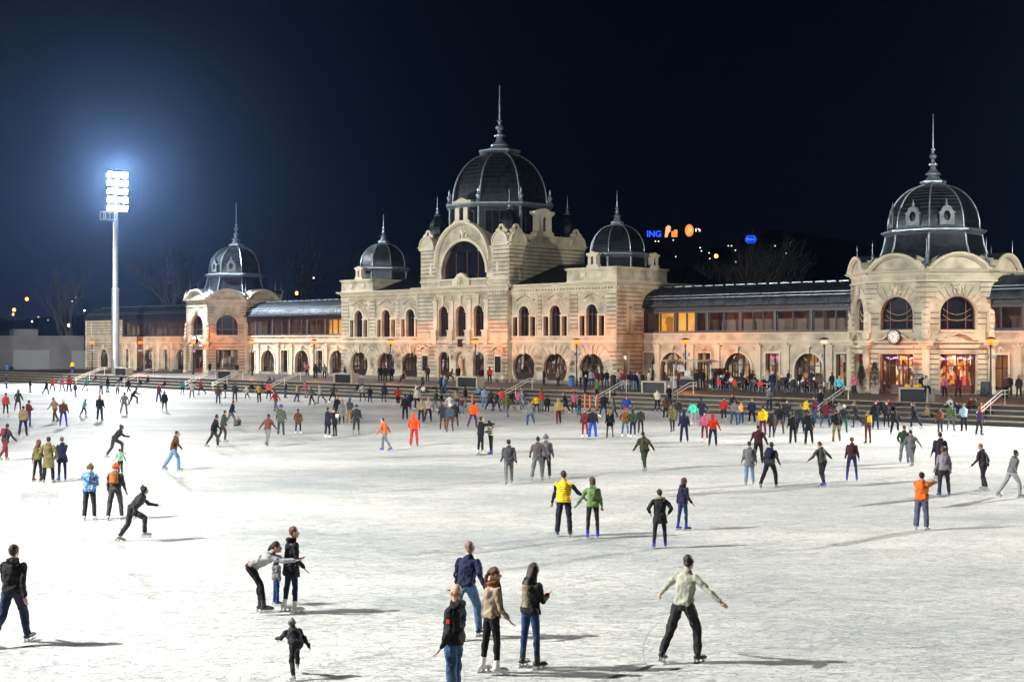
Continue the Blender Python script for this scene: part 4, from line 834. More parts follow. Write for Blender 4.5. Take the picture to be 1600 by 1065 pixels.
def bush(s, q, lb, h=1.7, r=.6, bare=False):
    o = empty('potted_bush', lb, 'potted plant', wp(s, q, TZ), 0, 'potted bushes by the clock pavilion'); rnd = random.Random(int(s*10))
    b = MB(); b.lathe([(.3, 0), (.42, .5), (.44, .55), (.36, .56)], 12); b.out('pot', CONC, o, smooth=40)
    b = MB()
    for i in range(900 if not bare else 300):
        t = rnd.random()**.7; a = rnd.random()*6.28; z = .6+h*t; rr = r*(1-t)**.6*(.5+.55*rnd.random())+.05
        p = Vector((math.cos(a)*rr, math.sin(a)*rr, z)); d = Vector((math.cos(a)*.8, math.sin(a)*.8, .9+rnd.random())).normalized()*.16; sd = d.cross(Vector((0, 0, 1))).normalized()*.025
        b.add([p-sd, p+sd, p+d], [(0, 1, 2)])
    b.out('foliage', LEAF if not bare else BARK, o, kind='stuff'); b = MB(); b.tube([(0, 0, .4), (0, 0, .6+h*.6)], .03, 6); b.out('stem', BARK, o)
bush(at_q(1346, 10), 10, 'left one of two dark potted conifers beside the pavilion door', 1.6, .55); bush(at_q(1367, 10.6), 10.6, 'right one of two dark potted conifers beside the pavilion door', 1.9, .62); bush(at_q(1421, 11.5), 11.5, 'bare twiggy potted shrub between the two pavilion shop fronts', 1.5, .6, True)
# ---- cafe tables and chairs
WOOD = mat('table_wood', (.42, .34, .24), .5, bump=(12, .3, .01)); BLACKP = mat('black_plastic', (.015, .015, .016), .45)
def cafe_table(s, q, lb):
    o = empty('cafe_table', lb, 'table', wp(s, q, TZ), -TH, 'outdoor cafe tables')
    b = MB(); b.box(I4, -.75, .75, .70, .745, -.38, .38); b.out('table_top', WOOD, o)
    for a in (-.62, .62):
        for d in (-.3, .3): b = MB(); b.bar((a, d, 0), (a, d, .70), .045); b.out('leg', STEEL, o)
def cafe_chair(s, q, rz, lb, col=None):
    o = empty('cafe_chair', lb, 'chair', wp(s, q, TZ), -TH+rz, 'cafe chairs on the terrace')
    m_ = col or BLACKP
    b = MB(); b.box(I4, -.22, .22, .43, .46, -.22, .22); b.out('seat', m_, o); b = MB(); b.box(Matrix.Translation((0, .22, .5)) @ Matrix.Rotation(R(-8), 4, 'X'), -.21, .21, .05, .42, -.015, .015); b.out('backrest', m_, o)
    for a in (-.2, .2):
        for d in (-.2, .2): b = MB(); b.bar((a*1.1, d*1.1, 0), (a, d, .44), .025); b.out('leg', STEEL, o)
        b = MB(); b.bar((a, .2, .44), (a, .27, .95), .025); b.out('back_upright', STEEL, o)
TAB = []
for i, (x_, q_, lb) in enumerate(((1128, 12.5, 'cafe table nearest the patio heater'), (1165, 11.5, 'cafe table in front of the middle wing arch'), (1192, 14.0, 'pale cafe table with people around, left of the tall standing man'), (1240, 12.5, 'cafe table under the unlit lamp, behind the standing man'), (1272, 14, 'rightmost cafe table before the potted bushes'), (1222, 9.0, 'cafe table closest to the pink lit door'))):
    s_ = at_q(x_, q_); TAB.append((s_, q_)); cafe_table(s_, q_, lb)
# ---- left shed
sh = empty('grey_shed', 'low grey blockwork shed with wide garage door at the far left', 'shed', (0, 0, 0)); BLK = mat('blockwork', (.075, .08, .09), .9, bump=(5, .5, .03), var=(.4, .3))
p0 = Vector((-114, 193, TZ)); p1 = Vector((-69.3, 217.6, TZ)); L = (p1-p0).length; an = math.atan2(p1.y-p0.y, p1.x-p0.x); SM = Matrix.Translation(p0) @ Matrix.Rotation(an, 4, 'Z'); sh.matrix_world = SM
ga = 23.5-1.2
# place door from the photo columns
def ray_s(x_):
    a = (x_-800)/2100; d = p1-p0; # p0+t d : X = a*Y
    t = (a*p0.y-p0.x)/(d.x-a*d.y); return t*L
d0, d1 = ray_s(20), ray_s(78)
b = MB(); b.panel(I4, rect(0, L, 0, 5.2), [rect(d0, d1, .02, 3.1)], 0, .3); b.box(I4, 0, L, 5.2, 5.35, -9, .1); b.panel(Matrix.Translation((L, 0, 0)) @ Matrix.Rotation(R(90), 4, 'Z'), rect(0, 9, 0, 5.2), [], 0, 0)
b.out('wall', BLK, sh)
b = MB()
for i in range(10): b.box(I4, d0, d1, .02+i*.31, .30+i*.31, -.24, -.2)
b.out('garage_door', mat('door_grey', (.09, .11, .13), .5), sh)
b = MB(); b.box(I4, ray_s(24), ray_s(62), 5.35, 6.4, -6, -1.5); b.out('roof_box', BLK, sh)
d2 = ray_s(112); b = MB(); b.box(I4, d2, d2+2.2, .02, 3.0, -.05, .03); b.out('side_door', MT['door_grey'], sh)
# ---- backdrop: hill, trees, far lamps and signs
HILL = mat('night_hill', (.012, .014, .016), .95, var=(.01, .5))
def hz(x_):
    t = (x_-(-300))/1; h = 8+58*math.exp(-((x_-150)/170)**2)+28*math.exp(-((x_-420)/160)**2)+14*math.exp(-((x_+350)/250)**2); return h+3*math.sin(x_*.05)+2*math.sin(x_*.13+1)
mb = MB(); vs = []; fs = []; XS = [(-1500+i*30) for i in range(101)]; YS = [420+i*40 for i in range(11)]
for j, y_ in enumerate(YS):
    for x_ in XS: vs.append((x_, y_, -1+hz(x_)*math.sin(math.pi/2*j/10)**1.2))
for j in range(10):
    for i in range(100): a = j*101+i; fs.append((a, a+1, a+102, a+101))
mb.add(vs, fs); mb.out('hill', HILL, smooth=60)['kind'] = 'structure'
def hill_z(x_, y_): return -1+hz(x_)*math.sin(math.pi/2*min(1, max(0, (y_-420)/400)))**1.2
TWIG = mat('bare_bark', (.035, .033, .03), .9)
def bare_tree(p, h, lb, seed, name='bare_tree'):
    rnd = random.Random(seed); o = empty(name, lb, 'tree', p, rnd.random()*6, 'bare winter trees behind the hall'); t = MB(); br = MB()
    def grow_(q, d, L_, r_, lvl):
        q2 = q+d*L_; q1 = q+d*L_*.5+Vector((rnd.uniform(-1, 1), rnd.uniform(-1, 1), 0))*L_*.05
        (t if lvl == 0 else br).tube([q, q1, q2], [r_, r_*.85, r_*.65], 5 if lvl < 3 else 3)
        if lvl < 6 and L_ > .4:
            for k in range(3 if lvl > 0 else 5):
                ax = Vector((rnd.uniform(-1, 1), rnd.uniform(-1, 1), rnd.uniform(-.1, .6))).normalized(); d2 = (d*(.9 if k else 1.3)+ax*rnd.uniform(.5, .9)).normalized(); d2.z = max(d2.z, -.05)
                grow_(q2 if k < 2 else q1.lerp(q2, rnd.random()), d2, L_*rnd.uniform(.6, .8), r_*.58, lvl+1)
    grow_(Vector((0, 0, 0)), Vector((0, 0, 1)), h*.3, h*.018, 0); t.out('trunk', TWIG, o, smooth=60); br.out('crown', TWIG, o, kind='stuff'); return o
for i, (x_, Y, h, lb) in enumerate(((490, 232, 27, 'bare tree rising behind the left wing'), (1168, 190, 22, 'bare tree behind the right wing, left one under the blue sign'), (1200, 200, 24, 'bare tree behind the right wing, right of the blue sign'), (275, 250, 26, 'bare tree left of the far pavilion dome'), (110, 240, 22, 'bare tree behind the grey shed'), (1330, 205, 22, 'bare tree behind the wing, just left of the near pavilion'), (620, 260, 24, 'bare tree behind the left small dome of the hall'), (1060, 215, 18, 'bare tree behind the right corner attic of the hall'))):
    bare_tree(((x_-800)/2100*Y, Y, 0), h, lb, i+3)
def far_lamp(x_, y_, Y, col, st_, lb, r_=.35, grp='small lights far behind the rink'):
    X = (x_-800)/2100*Y; z = 5.4+(536-y_)/2100*Y; g = max(-.3, hill_z(X, Y) if Y > 420 else -.3); g = min(g, z-3)
    o = empty('far_street_lamp', lb, 'street lamp', (X, Y, g), 0, grp)
    b = MB(); b.lathe([(.12, 0), (.08, z-g)], 6); b.out('post', IRON, o); b = MB(); b.ball((0, 0, z-g), r_, 8); b.out('lamp_globe', mat('far_'+str(col), col, .5, emit=(col, st_)), o)
OR = (1, .32, .06); WH = (1, .95, .85)
for x_, y_, Y, c_, s_, r_, lb in ((42, 467, 300, OR, 9, .38, 'highest orange far lamp over the grey shed'), (22, 484, 300, OR, 9, .38, 'orange far lamp above the left end of the shed'), (21, 491, 320, OR, 4, .3, 'dim orange far lamp just under another at the far left'), (119, 465, 330, WH, 6, .25, 'white far lamp left of the mast, upper one'), (113, 471, 340, WH, 3, .2, 'tiny white far lamp left of the mast, lower one'), (132, 485, 330, WH, 6, .22, 'white far lamp just above the end wall roof'), (108, 508, 300, (1, .85, .4), 8, .36, 'yellow far lamp above the shed roof'), (50, 502, 320, WH, 4, .2, 'small white far lamp over the middle of the shed'), (464, 458, 300, OR, 9, .42, 'orange far lamp under the bare tree behind the left wing'), (490, 434, 330, WH, 3, .2, 'tiny white lamp in the bare tree behind the left wing'), (1119, 400, 330, OR, 30, .5, 'brightest orange far lamp above the right wing'), (1061, 430, 300, OR, 12, .5, 'orange far lamp right of the hall corner attic')):
    far_lamp(x_, y_, Y, c_, s_, lb, r_)
hill_pts = ((1024, 377), (1029, 377), (1052, 375), (1068, 380), (1083, 378), (1087, 388), (1096, 392), (1044, 391), (1056, 401), (1108, 395), (1109, 404), (1109, 423), (1138, 384), (1143, 384), (1149, 391), (1150, 409), (1211, 384), (1113, 436), (1034, 393), (1228, 396), (1094, 387), (60, 495), (75, 500))
hs_ = MB()
for x_, y_ in hill_pts:
    Y = 640; hs_.ball(((x_-800)/2100*Y, Y, 5.4+(536-y_)/2100*Y), (.32, .3, .3), 6)
hs_.out('distant_windows', mat('far_window', (1, .9, .75), .5, emit=((1, .9, .75), 2)))['kind'] = 'stuff'
def far_sign(label, x_, y_, Y, build):
    X = (x_-800)/2100*Y; z = 5.4+(536-y_)/2100*Y; g = hill_z(X, Y) if Y > 420 else 0
    o = empty('illuminated_sign', label, 'sign', (X, Y, z)); build(o)
    b = MB(); b.box(I4, -3.2, 3.2, min(-4, g-z-2), -3.0, -8, -.6); b.out('rooftop_block', mat('dark_block', (.02, .02, .022), .9), o)
def txt(body, size, m_, o, x_=0, z_=0, name='letters'):
    cu = bpy.data.curves.new(name, 'FONT'); cu.body = body; cu.size = size; cu.align_x = 'CENTER'; cu.align_y = 'CENTER'; cu.extrude = .1; cu.offset = .03*size
    t0 = bpy.data.objects.new('tmp', cu); COL.objects.link(t0); bpy.context.view_layer.update()
    me = bpy.data.meshes.new_from_object(t0.evaluated_get(bpy.context.evaluated_depsgraph_get())); bpy.data.objects.remove(t0); me.materials.clear(); me.materials.append(m_)
    t = bpy.data.objects.new(name, me); link(t, o); t.location = (x_, -.3, z_); t.rotation_euler = (R(90), 0, 0)
BLUE = mat('sign_blue', (.02, .06, .6), .5, emit=((.02, .09, 1), 1.6)); ORG = mat('sign_orange', (.8, .25, .04), .5, emit=((1, .28, .05), 1.3)); LBL = mat('sign_light_blue', (.1, .4, .9), .5, emit=((.05, .35, 1), 1.2)); PEACH = mat('sign_peach', (.9, .5, .25), .5, emit=((1, .55, .25), 1.1))
def ing(o):
    txt('ING', 2.7, BLUE, o, -2.3, -.6)
    b = MB(); b.add([(p[0], -.3, p[1]) for p in [(1.1, -1.6), (1.5, 1.7), (2.2, 2.2), (3.0, 1.8), (2.9, .3), (2.2, -.5), (2.0, -1.5)]], [(0, 1, 2, 3, 4, 5, 6)]); b.add([(p[0], -.9, p[1]) for p in [(1.1, -1.6), (1.5, 1.7), (2.2, 2.2), (3.0, 1.8), (2.9, .3), (2.2, -.5), (2.0, -1.5)]], [(0, 1, 2, 3, 4, 5, 6)]); b.out('orange_emblem', PEACH, o)
    b = MB(); b.xbox((4.2, -.5, -.6), (1.8, .5, 1.8), 0); b.xbox((4.6, -.5, .4), (1.0, .5, .8)); b.out('orange_emblem', ORG, o)
far_sign('blue letters with an orange emblem shining on a distant roof', 1033, 363, 430, ing)
def ov(o):
    b = MB(); b.lathe([(1, -.2), (1, .2)], 24, Matrix.Rotation(R(90), 4, 'X') @ Matrix.Diagonal((1.35, 1.95, 1, 1))); b.out('disc', ORG, o); b = MB(); b.ball((.1, -.35, .2), (.7, .12, 1.), 8); b.ball((-.3, -.35, -.7), (.5, .12, .5), 8); b.out('emblem_highlight', PEACH, o)
    b = MB(); b.xbox((2.1, -.3, .1), (.3, .3, 1.0)); b.xbox((2.9, -.3, .4), (.4, .3, .4)); b.xbox((3.3, -.3, 0), (.4, .3, .7)); b.out('white_mark', mat('sign_white', (1, 1, 1), .5, emit=((1, .95, .9), 1.5)), o)
far_sign('glowing orange oval sign on a distant roof', 1077, 360, 430, ov)
def hexs(o):
    r_ = [(-1.9, 0), (-1.2, 1.25), (1.2, 1.25), (1.9, 0), (1.2, -1.25), (-1.2, -1.25)]
    b = MB(); b.ring(I4, [(a*.86, z*.82) for a, z in r_], r_, 0, .3); b.out('hexagon_outline', BLUE, o); b = MB(); b.panel(I4, [(a*.86, z*.82) for a, z in r_], d=.05); b.out('hexagon_plate', mat('sign_dark_blue', (.01, .03, .3), .5, emit=((.01, .06, .8), .9)), o); txt('Nostr', 1.05, LBL, o, 0, 0)
far_sign('blue hexagonal neon sign on a distant roof above the right wing', 1173, 374, 430, hexs)
# ================================================================== people
SKIN = mat('skin', (.52, .30, .21), .55, bump=(30, .1, .005)); EYE = mat('eye_dark', (.02, .015, .012), .3); LIP = mat('lips', (.35, .10, .08), .5)
CLOTH = mat('cloth', rough=.85, bump=(7, .9, .06), var=(5, .25), objcol=True, spec=.2)
HAIRM = mat('hair', rough=.6, bump=(40, .8, .02), var=(9, .4), objcol=True)
DENIM = mat('trouser_cloth', rough=.85, bump=(9, .9, .05), var=(6, .35), objcol=True, spec=.2)
BOOT = mat('boot_leather', rough=.4, bump=(15, .3, .02), objcol=True)
BLADE = mat('skate_blade', (.55, .56, .58), .25, .9)
def wave_mat(name, colA, colB, scale, direction='Z', thr=.5, objcol=False, bump=.5):
    m = bpy.data.materials.new(name); m.use_nodes = True; MT[name] = m; t = m.node_tree; b = t.nodes['Principled BSDF']; b.inputs['Roughness'].default_value = .6
    tcn = nn(t, 'ShaderNodeTexCoord'); w = nn(t, 'ShaderNodeTexWave'); w.bands_direction = direction; w.inputs['Scale'].default_value = scale; w.inputs['Distortion'].default_value = .6; w.inputs['Detail'].default_value = 1.; t.links.new(tcn.outputs['Object'], w.inputs[0])
    c = nn(t, 'ShaderNodeValToRGB'); c.color_ramp.elements[0].position = thr-.08; c.color_ramp.elements[1].position = thr+.08; c.color_ramp.elements[0].color = (*colA, 1); c.color_ramp.elements[1].color = (*colB, 1); t.links.new(w.outputs['Fac'], c.inputs[0]); t.links.new(c.outputs[0], b.inputs['Base Color'])
    bp = nn(t, 'ShaderNodeBump'); bp.inputs['Strength'].default_value = bump; bp.inputs['Distance'].default_value = .03; t.links.new(w.outputs['Fac'], bp.inputs['Height']); t.links.new(bp.outputs[0], b.inputs['Normal']); return m
PUFFY = wave_mat('quilted_yellow', (.62, .38, .0), (.86, .54, .0), 5.5, 'Z', .12)
KNIT = wave_mat('striped_knit', (.04, .035, .03), (.62, .55, .42), 2.6, 'Z', .45)
def camo():
    m = bpy.data.materials.new('blue_pattern_cloth'); m.use_nodes = True; t = m.node_tree; b = t.nodes['Principled BSDF']; b.inputs['Roughness'].default_value = .7
    tcn = nn(t, 'ShaderNodeTexCoord'); n_ = nn(t, 'ShaderNodeTexNoise'); n_.inputs['Scale'].default_value = 13; n_.inputs['Detail'].default_value = 2; n_.inputs['Distortion'].default_value = 1.5; t.links.new(tcn.outputs['Object'], n_.inputs[0])
    c = nn(t, 'ShaderNodeValToRGB'); c.color_ramp.interpolation = 'CONSTANT'; e_ = c.color_ramp.elements; e_[0].color = (.02, .05, .16, 1); e_[1].position = .47; e_[1].color = (.05, .2, .42, 1); q = e_.new(.55); q.color = (.35, .55, .75, 1); q = e_.new(.62); q.color = (.03, .1, .3, 1)
    t.links.new(n_.outputs[0], c.inputs[0]); t.links.new(c.outputs[0], b.inputs['Base Color']); return m
CAMO = camo(); FUR = mat('fur', (.30, .25, .17), .9, bump=(28, 1., .05), var=(14, .5))
def ellip(v, f, c, r, Rm=None, n=10, k=7):
    Rm = Rm or Matrix.Identity(3); b0 = len(v)
    for i in range(k+1):
        ph = math.pi*i/k; rr = max(.02, math.sin(ph))
        for j in range(n):
            a = 2*math.pi*j/n; v.append(tuple(Vector(c)+Rm @ Vector((r[0]*rr*math.cos(a), r[1]*rr*math.sin(a), -r[2]*math.cos(ph)))))
    for i in range(k):
        for j in range(n): a, b = b0+i*n+j, b0+i*n+(j+1) % n; f.append((a, b, b+n, a+n))
    f.append(tuple(b0+j for j in range(n-1, -1, -1))); f.append(tuple(b0+k*n+j for j in range(n)))
def capsule(v, f, p, q, r0, r1, n=9, flat=1., X=None):
    p, q = Vector(p), Vector(q); d = (q-p); L = d.length or 1e-4; d = d/L
    X = Vector(X) if X is not None else (Vector((1, 0, 0)) if abs(d.x) < .8 else Vector((0, 1, 0)))
    X = (X-d*X.dot(d)).normalized(); Y = d.cross(X); b0 = len(v)
    rings = [(p-d*r0*.95, r0*.25), (p-d*r0*.6, r0*.8), (p, r0), (p.lerp(q, .5), (r0+r1)/2), (q, r1), (q+d*r1*.6, r1*.8), (q+d*r1*.95, r1*.25)]
    for c, r in rings:
        for j in range(n): a = 2*math.pi*j/n; v.append(tuple(c+X*(math.cos(a)*r)+Y*(math.sin(a)*r*flat)))
    k = len(rings)-1
    for i in range(k):
        for j in range(n): a, b = b0+i*n+j, b0+i*n+(j+1) % n; f.append((a, b, b+n, a+n))
    f.append(tuple(b0+j for j in range(n-1, -1, -1))); f.append(tuple(b0+k*n+j for j in range(n)))
def loft(v, f, secs, n=14):
    """secs: (centre, rx, ry, X, Y)"""
    b0 = len(v); k = len(secs)-1
    for c, rx, ry, X, Y in secs:
        for j in range(n):
            a = 2*math.pi*j/n; ca, sa = math.cos(a), math.sin(a); ca = math.copysign(abs(ca)**.95, ca); sa = math.copysign(abs(sa)**.95, sa)
            v.append(tuple(Vector(c)+X*(ca*rx)+Y*(sa*ry)))
    for i in range(k):
        for j in range(n): a, b = b0+i*n+j, b0+i*n+(j+1) % n; f.append((a, b, b+n, a+n))
    f.append(tuple(b0+j for j in range(n-1, -1, -1))); f.append(tuple(b0+k*n+j for j in range(n)))
CT = bpy.data.textures.new('folds', 'CLOUDS'); CT.noise_scale = .11; CT.noise_depth = 2
def fuse(name, v, f, vox, smooth=2, fold=0.):
    """voxel-fuse overlapping pieces into one continuous skin"""
    me = bpy.data.meshes.new('tmp'); me.from_pydata(v, [], f)
    o = bpy.data.objects.new('tmp', me); COL.objects.link(o)
    m = o.modifiers.new('r', 'REMESH'); m.mode = 'VOXEL'; m.voxel_size = vox; m.use_smooth_shade = True
    if fold: d_ = o.modifiers.new('d', 'DISPLACE'); d_.texture = CT; d_.strength = fold; d_.mid_level = .5
    if smooth: s_ = o.modifiers.new('s', 'SMOOTH'); s_.factor = .5; s_.iterations = smooth
    dg = bpy.context.evaluated_depsgraph_get(); r = bpy.data.meshes.new_from_object(o.evaluated_get(dg)); r.name = name
    bpy.data.objects.remove(o); bpy.data.meshes.remove(me); return r
# pose: lean (fwd deg), side, legs [(flex, abduct, knee)] R,L ; arms [(flex, abduct, elbow, bend dir)] R,L ; head (yaw, pitch)
F_ = (0, 1, .1); IN = (0, .6, .5)
POSES = dict(
 stand=dict(legs=[(2, 5, 3), (-2, 5, 2)], arms=[(3, 12, 14, F_), (4, 12, 18, F_)]),
 stand2=dict(lean=3, legs=[(6, 4, 8), (-4, 6, 4)], arms=[(8, 10, 30, F_), (-4, 14, 12, F_)], head=(18, -5)),
 apart=dict(lean=6, legs=[(8, 9, 10), (-4, 9, 6)], arms=[(2, 13, 28, F_), (8, 11, 34, F_)]),
 phone=dict(lean=3, legs=[(2, 6, 3), (-2, 5, 3)], arms=[(20, 8, 95, (-.5, .5, .9)), (22, 8, 85, (.5, .5, .9))], head=(0, -15)),
 pockets=dict(lean=0, legs=[(3, 7, 5), (-3, 7, 3)], arms=[(-12, 24, 62, (-.45, .8, 0)), (-12, 24, 62, (.45, .8, 0))]),
 akimbo=dict(lean=2, legs=[(3, 7, 4), (-3, 8, 3)], arms=[(-22, 36, 85, (-.7, .9, 0)), (-22, 36, 85, (.7, .9, 0))]),
 stride=dict(lean=16, legs=[(30, 5, 28), (-24, 9, 10)], arms=[(-22, 25, 25, F_), (28, 22, 30, F_)], head=(0, 8)),
 stride2=dict(lean=14, legs=[(-28, 10, 14), (26, 4, 26)], arms=[(30, 20, 25, F_), (-25, 25, 20, F_)], head=(0, 8)),
 glide=dict(lean=12, legs=[(18, 7, 22), (-10, 9, 14)], arms=[(-8, 24, 30, F_), (14, 22, 38, F_)]),
 wide=dict(lean=14, legs=[(20, 10, 24), (-14, 12, 14)], arms=[(5, 54, 12, F_), (12, 48, 22, F_)]),
 deep=dict(lean=42, legs=[(62, 8, 62), (-12, 10, 22)], arms=[(-40, 20, 30, F_), (40, 18, 40, F_)], head=(0, 28)),
 bend=dict(lean=62, legs=[(34, 7, 26), (22, 6, 20)], arms=[(74, 8, 20, F_), (70, 10, 22, F_)], head=(0, 20)),
 walk=dict(lean=3, legs=[(22, 3, 10), (-18, 3, 18)], arms=[(-16, 10, 18, F_), (18, 10, 22, F_)]),
 handL=dict(legs=[(2, 5, 3), (-2, 5, 2)], arms=[(4, 12, 16, F_), (4, 32, 14, (-.2, 1, 0))]),
 handR=dict(legs=[(1, 7, 3), (-1, 7, 2)], arms=[(6, 42, 16, (.2, 1, 0)), (3, 15, 14, F_)]),
 reach=dict(lean=4, legs=[(3, 5, 4), (-2, 5, 3)], arms=[(92, 8, 10, (0, .2, 1)), (78, 5, 18, (0, .2, 1))], head=(0, 6)),
 face=dict(lean=3, legs=[(2, 4, 3), (-2, 4, 2)], arms=[(40, 8, 115, (-.4, .3, 1)), (6, 10, 25, F_)], head=(15, -8)),
 sit=dict(lean=8, legs=[(82, 8, 80), (80, 9, 74)], arms=[(30, 10, 60, (-.5, 1, 0)), (28, 10, 60, (.5, 1, 0))], sit=True),
 sit2=dict(lean=20, legs=[(86, 12, 88), (78, 10, 66)], arms=[(55, 8, 50, (-.3, 1, .3)), (50, 8, 70, (.2, 1, .5))], sit=True),
 ground=dict(lean=12, legs=[(84, 16, 12), (82, 20, 20)], arms=[(40, 14, 30, F_), (36, 14, 30, F_)], sit=True),
 lookup=dict(lean=-3, legs=[(3, 6, 3), (-3, 6, 2)], arms=[(-4, 8, 30, F_), (-8, 9, 34, F_)], head=(30, 10)))
MC = {}
def skeleton(pname, fem):
    P = POSES[pname]; L, Sd = P.get('lean', 0), P.get('side', 0); J = {}
    T = Matrix.Rotation(R(-L), 3, 'X') @ Matrix.Rotation(R(Sd), 3, 'Y'); J['T'] = T; J['P'] = P
    hw = .092; sw = (.172 if fem else .195); pel = Vector((0, 0, 0))
    J['pel'] = pel; J['waist'] = pel+T @ Vector((0, 0, .14)); J['chest'] = pel+T @ Vector((0, .0, .33)); J['neck'] = pel+T @ Vector((0, -.005, .505))
    yaw, pit = P.get('head', (0, 0)); HT = Matrix.Rotation(R(-L*.35), 3, 'X') @ Matrix.Rotation(R(-yaw), 3, 'Z') @ Matrix.Rotation(R(pit), 3, 'X'); J['HT'] = HT
    J['head'] = J['neck']+(T @ Vector((0, .01, .042)))+HT @ Vector((0, .02, .115))
    for i, sd in enumerate((1, -1)):
        fl, ab, kn = P['legs'][i]; hip = Vector((sd*hw, 0, -.02)); TP = Matrix.Rotation(R(-L*.25), 3, 'X'); hip = TP @ hip
        d = Vector((sd*math.sin(R(ab)), math.sin(R(fl))*math.cos(R(ab)), -math.cos(R(fl))*math.cos(R(ab))))
        knee = hip+d*.42; f2 = fl-kn; d2 = Vector((sd*math.sin(R(ab*.5)), math.sin(R(f2))*math.cos(R(ab*.5)), -math.cos(R(f2))*math.cos(R(ab*.5)))); ank = knee+d2*.40
        pitch = 0 if P.get('sit') else max(-35, min(20, f2*.55)); fd = Vector((sd*.18, math.cos(R(pitch)), math.sin(R(pitch)))).normalized()
        if pname == 'ground': fd = Vector((sd*.2, .4, .9)).normalized()
        J['hip', i], J['knee', i], J['ank', i], J['fd', i] = hip, knee, ank, fd
        fl, ab, el, bd = P['arms'][i]; sh = pel+T @ Vector((sd*sw*.93, 0, .425)); d = Vector((sd*math.sin(R(ab)), math.sin(R(fl))*math.cos(R(ab)), -math.cos(R(fl))*math.cos(R(ab))))
        if L > 40: pass
        else: d = (T @ d)
        elb = sh+d*.285; b_ = Vector(bd); b_.x *= 1 if i == 0 else 1
        b_ = T @ b_ if L < 40 else b_; b_ = (b_-d*b_.dot(d)).normalized(); fd_ = d*math.cos(R(el))+b_*math.sin(R(el)); wr = elb+fd_*.25
        J['sh', i], J['elb', i], J['wr', i], J['hd', i], J['hb', i] = sh, elb, wr, fd_, b_
    # lift so that the lowest blade stands on the ground
    foot = .10
    low = min(J['ank', i].z for i in (0, 1)); J['lift'] = -(low)+foot
    return J
def key(*a): return a
def body_mesh(p, fem, hi):
    k = key('b', p, fem, hi)
    if k in MC: return MC[k]
    J = skeleton(p, fem); T = J['T']; X, Y = T @ Vector((1, 0, 0)), T @ Vector((0, 1, 0)); v, f = [], []
    sw = .155 if fem else .18; h_ = 1.06 if fem else 1
    loft(v, f, [(J['pel']-Vector((0, 0, .09)), .12, .09, X, Y), (J['pel'], .165*h_, .115, X, Y), (J['waist'], .125 if fem else .14, .095, X, Y), (J['chest'], sw*.9, .115, X, Y), (J['chest']+T @ Vector((0, 0, .10)), sw, .095, X, Y), (J['neck']-T @ Vector((0, 0, .02)), .06, .055, X, Y)])
    capsule(v, f, J['neck']-T @ Vector((0, 0, .05)), J['head']-J['HT'] @ Vector((0, .03, .05)), .058, .052)
    HT, hd = J['HT'], J['head']
    ellip(v, f, hd+HT @ Vector((0, -.012, .02)), (.075, .095, .098), HT); ellip(v, f, hd+HT @ Vector((0, .03, -.05)), (.055, .062, .065), HT)
    ellip(v, f, hd+HT @ Vector((0, .095, -.022)), (.014, .024, .028), HT, 6, 5); ellip(v, f, hd+HT @ Vector((0, .082, -.088)), (.026, .02, .018), HT, 6, 5)
    for s_ in (1, -1): ellip(v, f, hd+HT @ Vector((s_*.078, -.005, -.012)), (.012, .022, .034), HT, 6, 5)
    for i, sd in enumerate((1, -1)):
        capsule(v, f, J['hip', i], J['knee', i], .07, .042); capsule(v, f, J['knee', i], J['ank', i], .042, .03)
        a = J['ank', i]; fd = J['fd', i]; capsule(v, f, a-Vector((0, 0, .04)), a+fd*.13-Vector((0, 0, .055)), .04, .032)
        capsule(v, f, J['sh', i], J['elb', i], .04, .034); capsule(v, f, J['elb', i], J['wr', i], .034, .026)
        w, hdv = J['wr', i], J['hd', i]; bend = J['hb', i]; side = hdv.cross(bend).normalized()*(1 if sd > 0 else -1)
        capsule(v, f, w+hdv*.02, w+hdv*.075, .026, .032, 8, .5, side)
        if hi:
            for q in range(4):
                o_ = side*(q-1.5)*.0185; l1 = (.042, .05, .047, .036)[q]; p0 = w+hdv*.085+o_; p1 = p0+(hdv+bend*.35).normalized()*l1; p2 = p1+(hdv*.5+bend*.9).normalized()*l1*.75
                capsule(v, f, p0-hdv*.02, p1, .0095, .009, 6); capsule(v, f, p1, p2, .009, .0075, 6)
            t0 = w+hdv*.03-side*.022*1; t1 = t0-side*.022+hdv*.03+bend*.012; capsule(v, f, t0, t1, .012, .011, 6); capsule(v, f, t1, t1+hdv*.028+bend*.012, .011, .009, 6)
        else:
            capsule(v, f, w+hdv*.09, w+hdv*.12+bend*.03, .028, .018, 7, .55, side); capsule(v, f, w+hdv*.03-side*.02, w+hdv*.07-side*.042, .012, .01, 5)
    m = fuse('person_body', v, f, .0095 if hi else .02, 2 if hi else 1); m.materials.append(SKIN); MC[k] = (m, J); return MC[k]
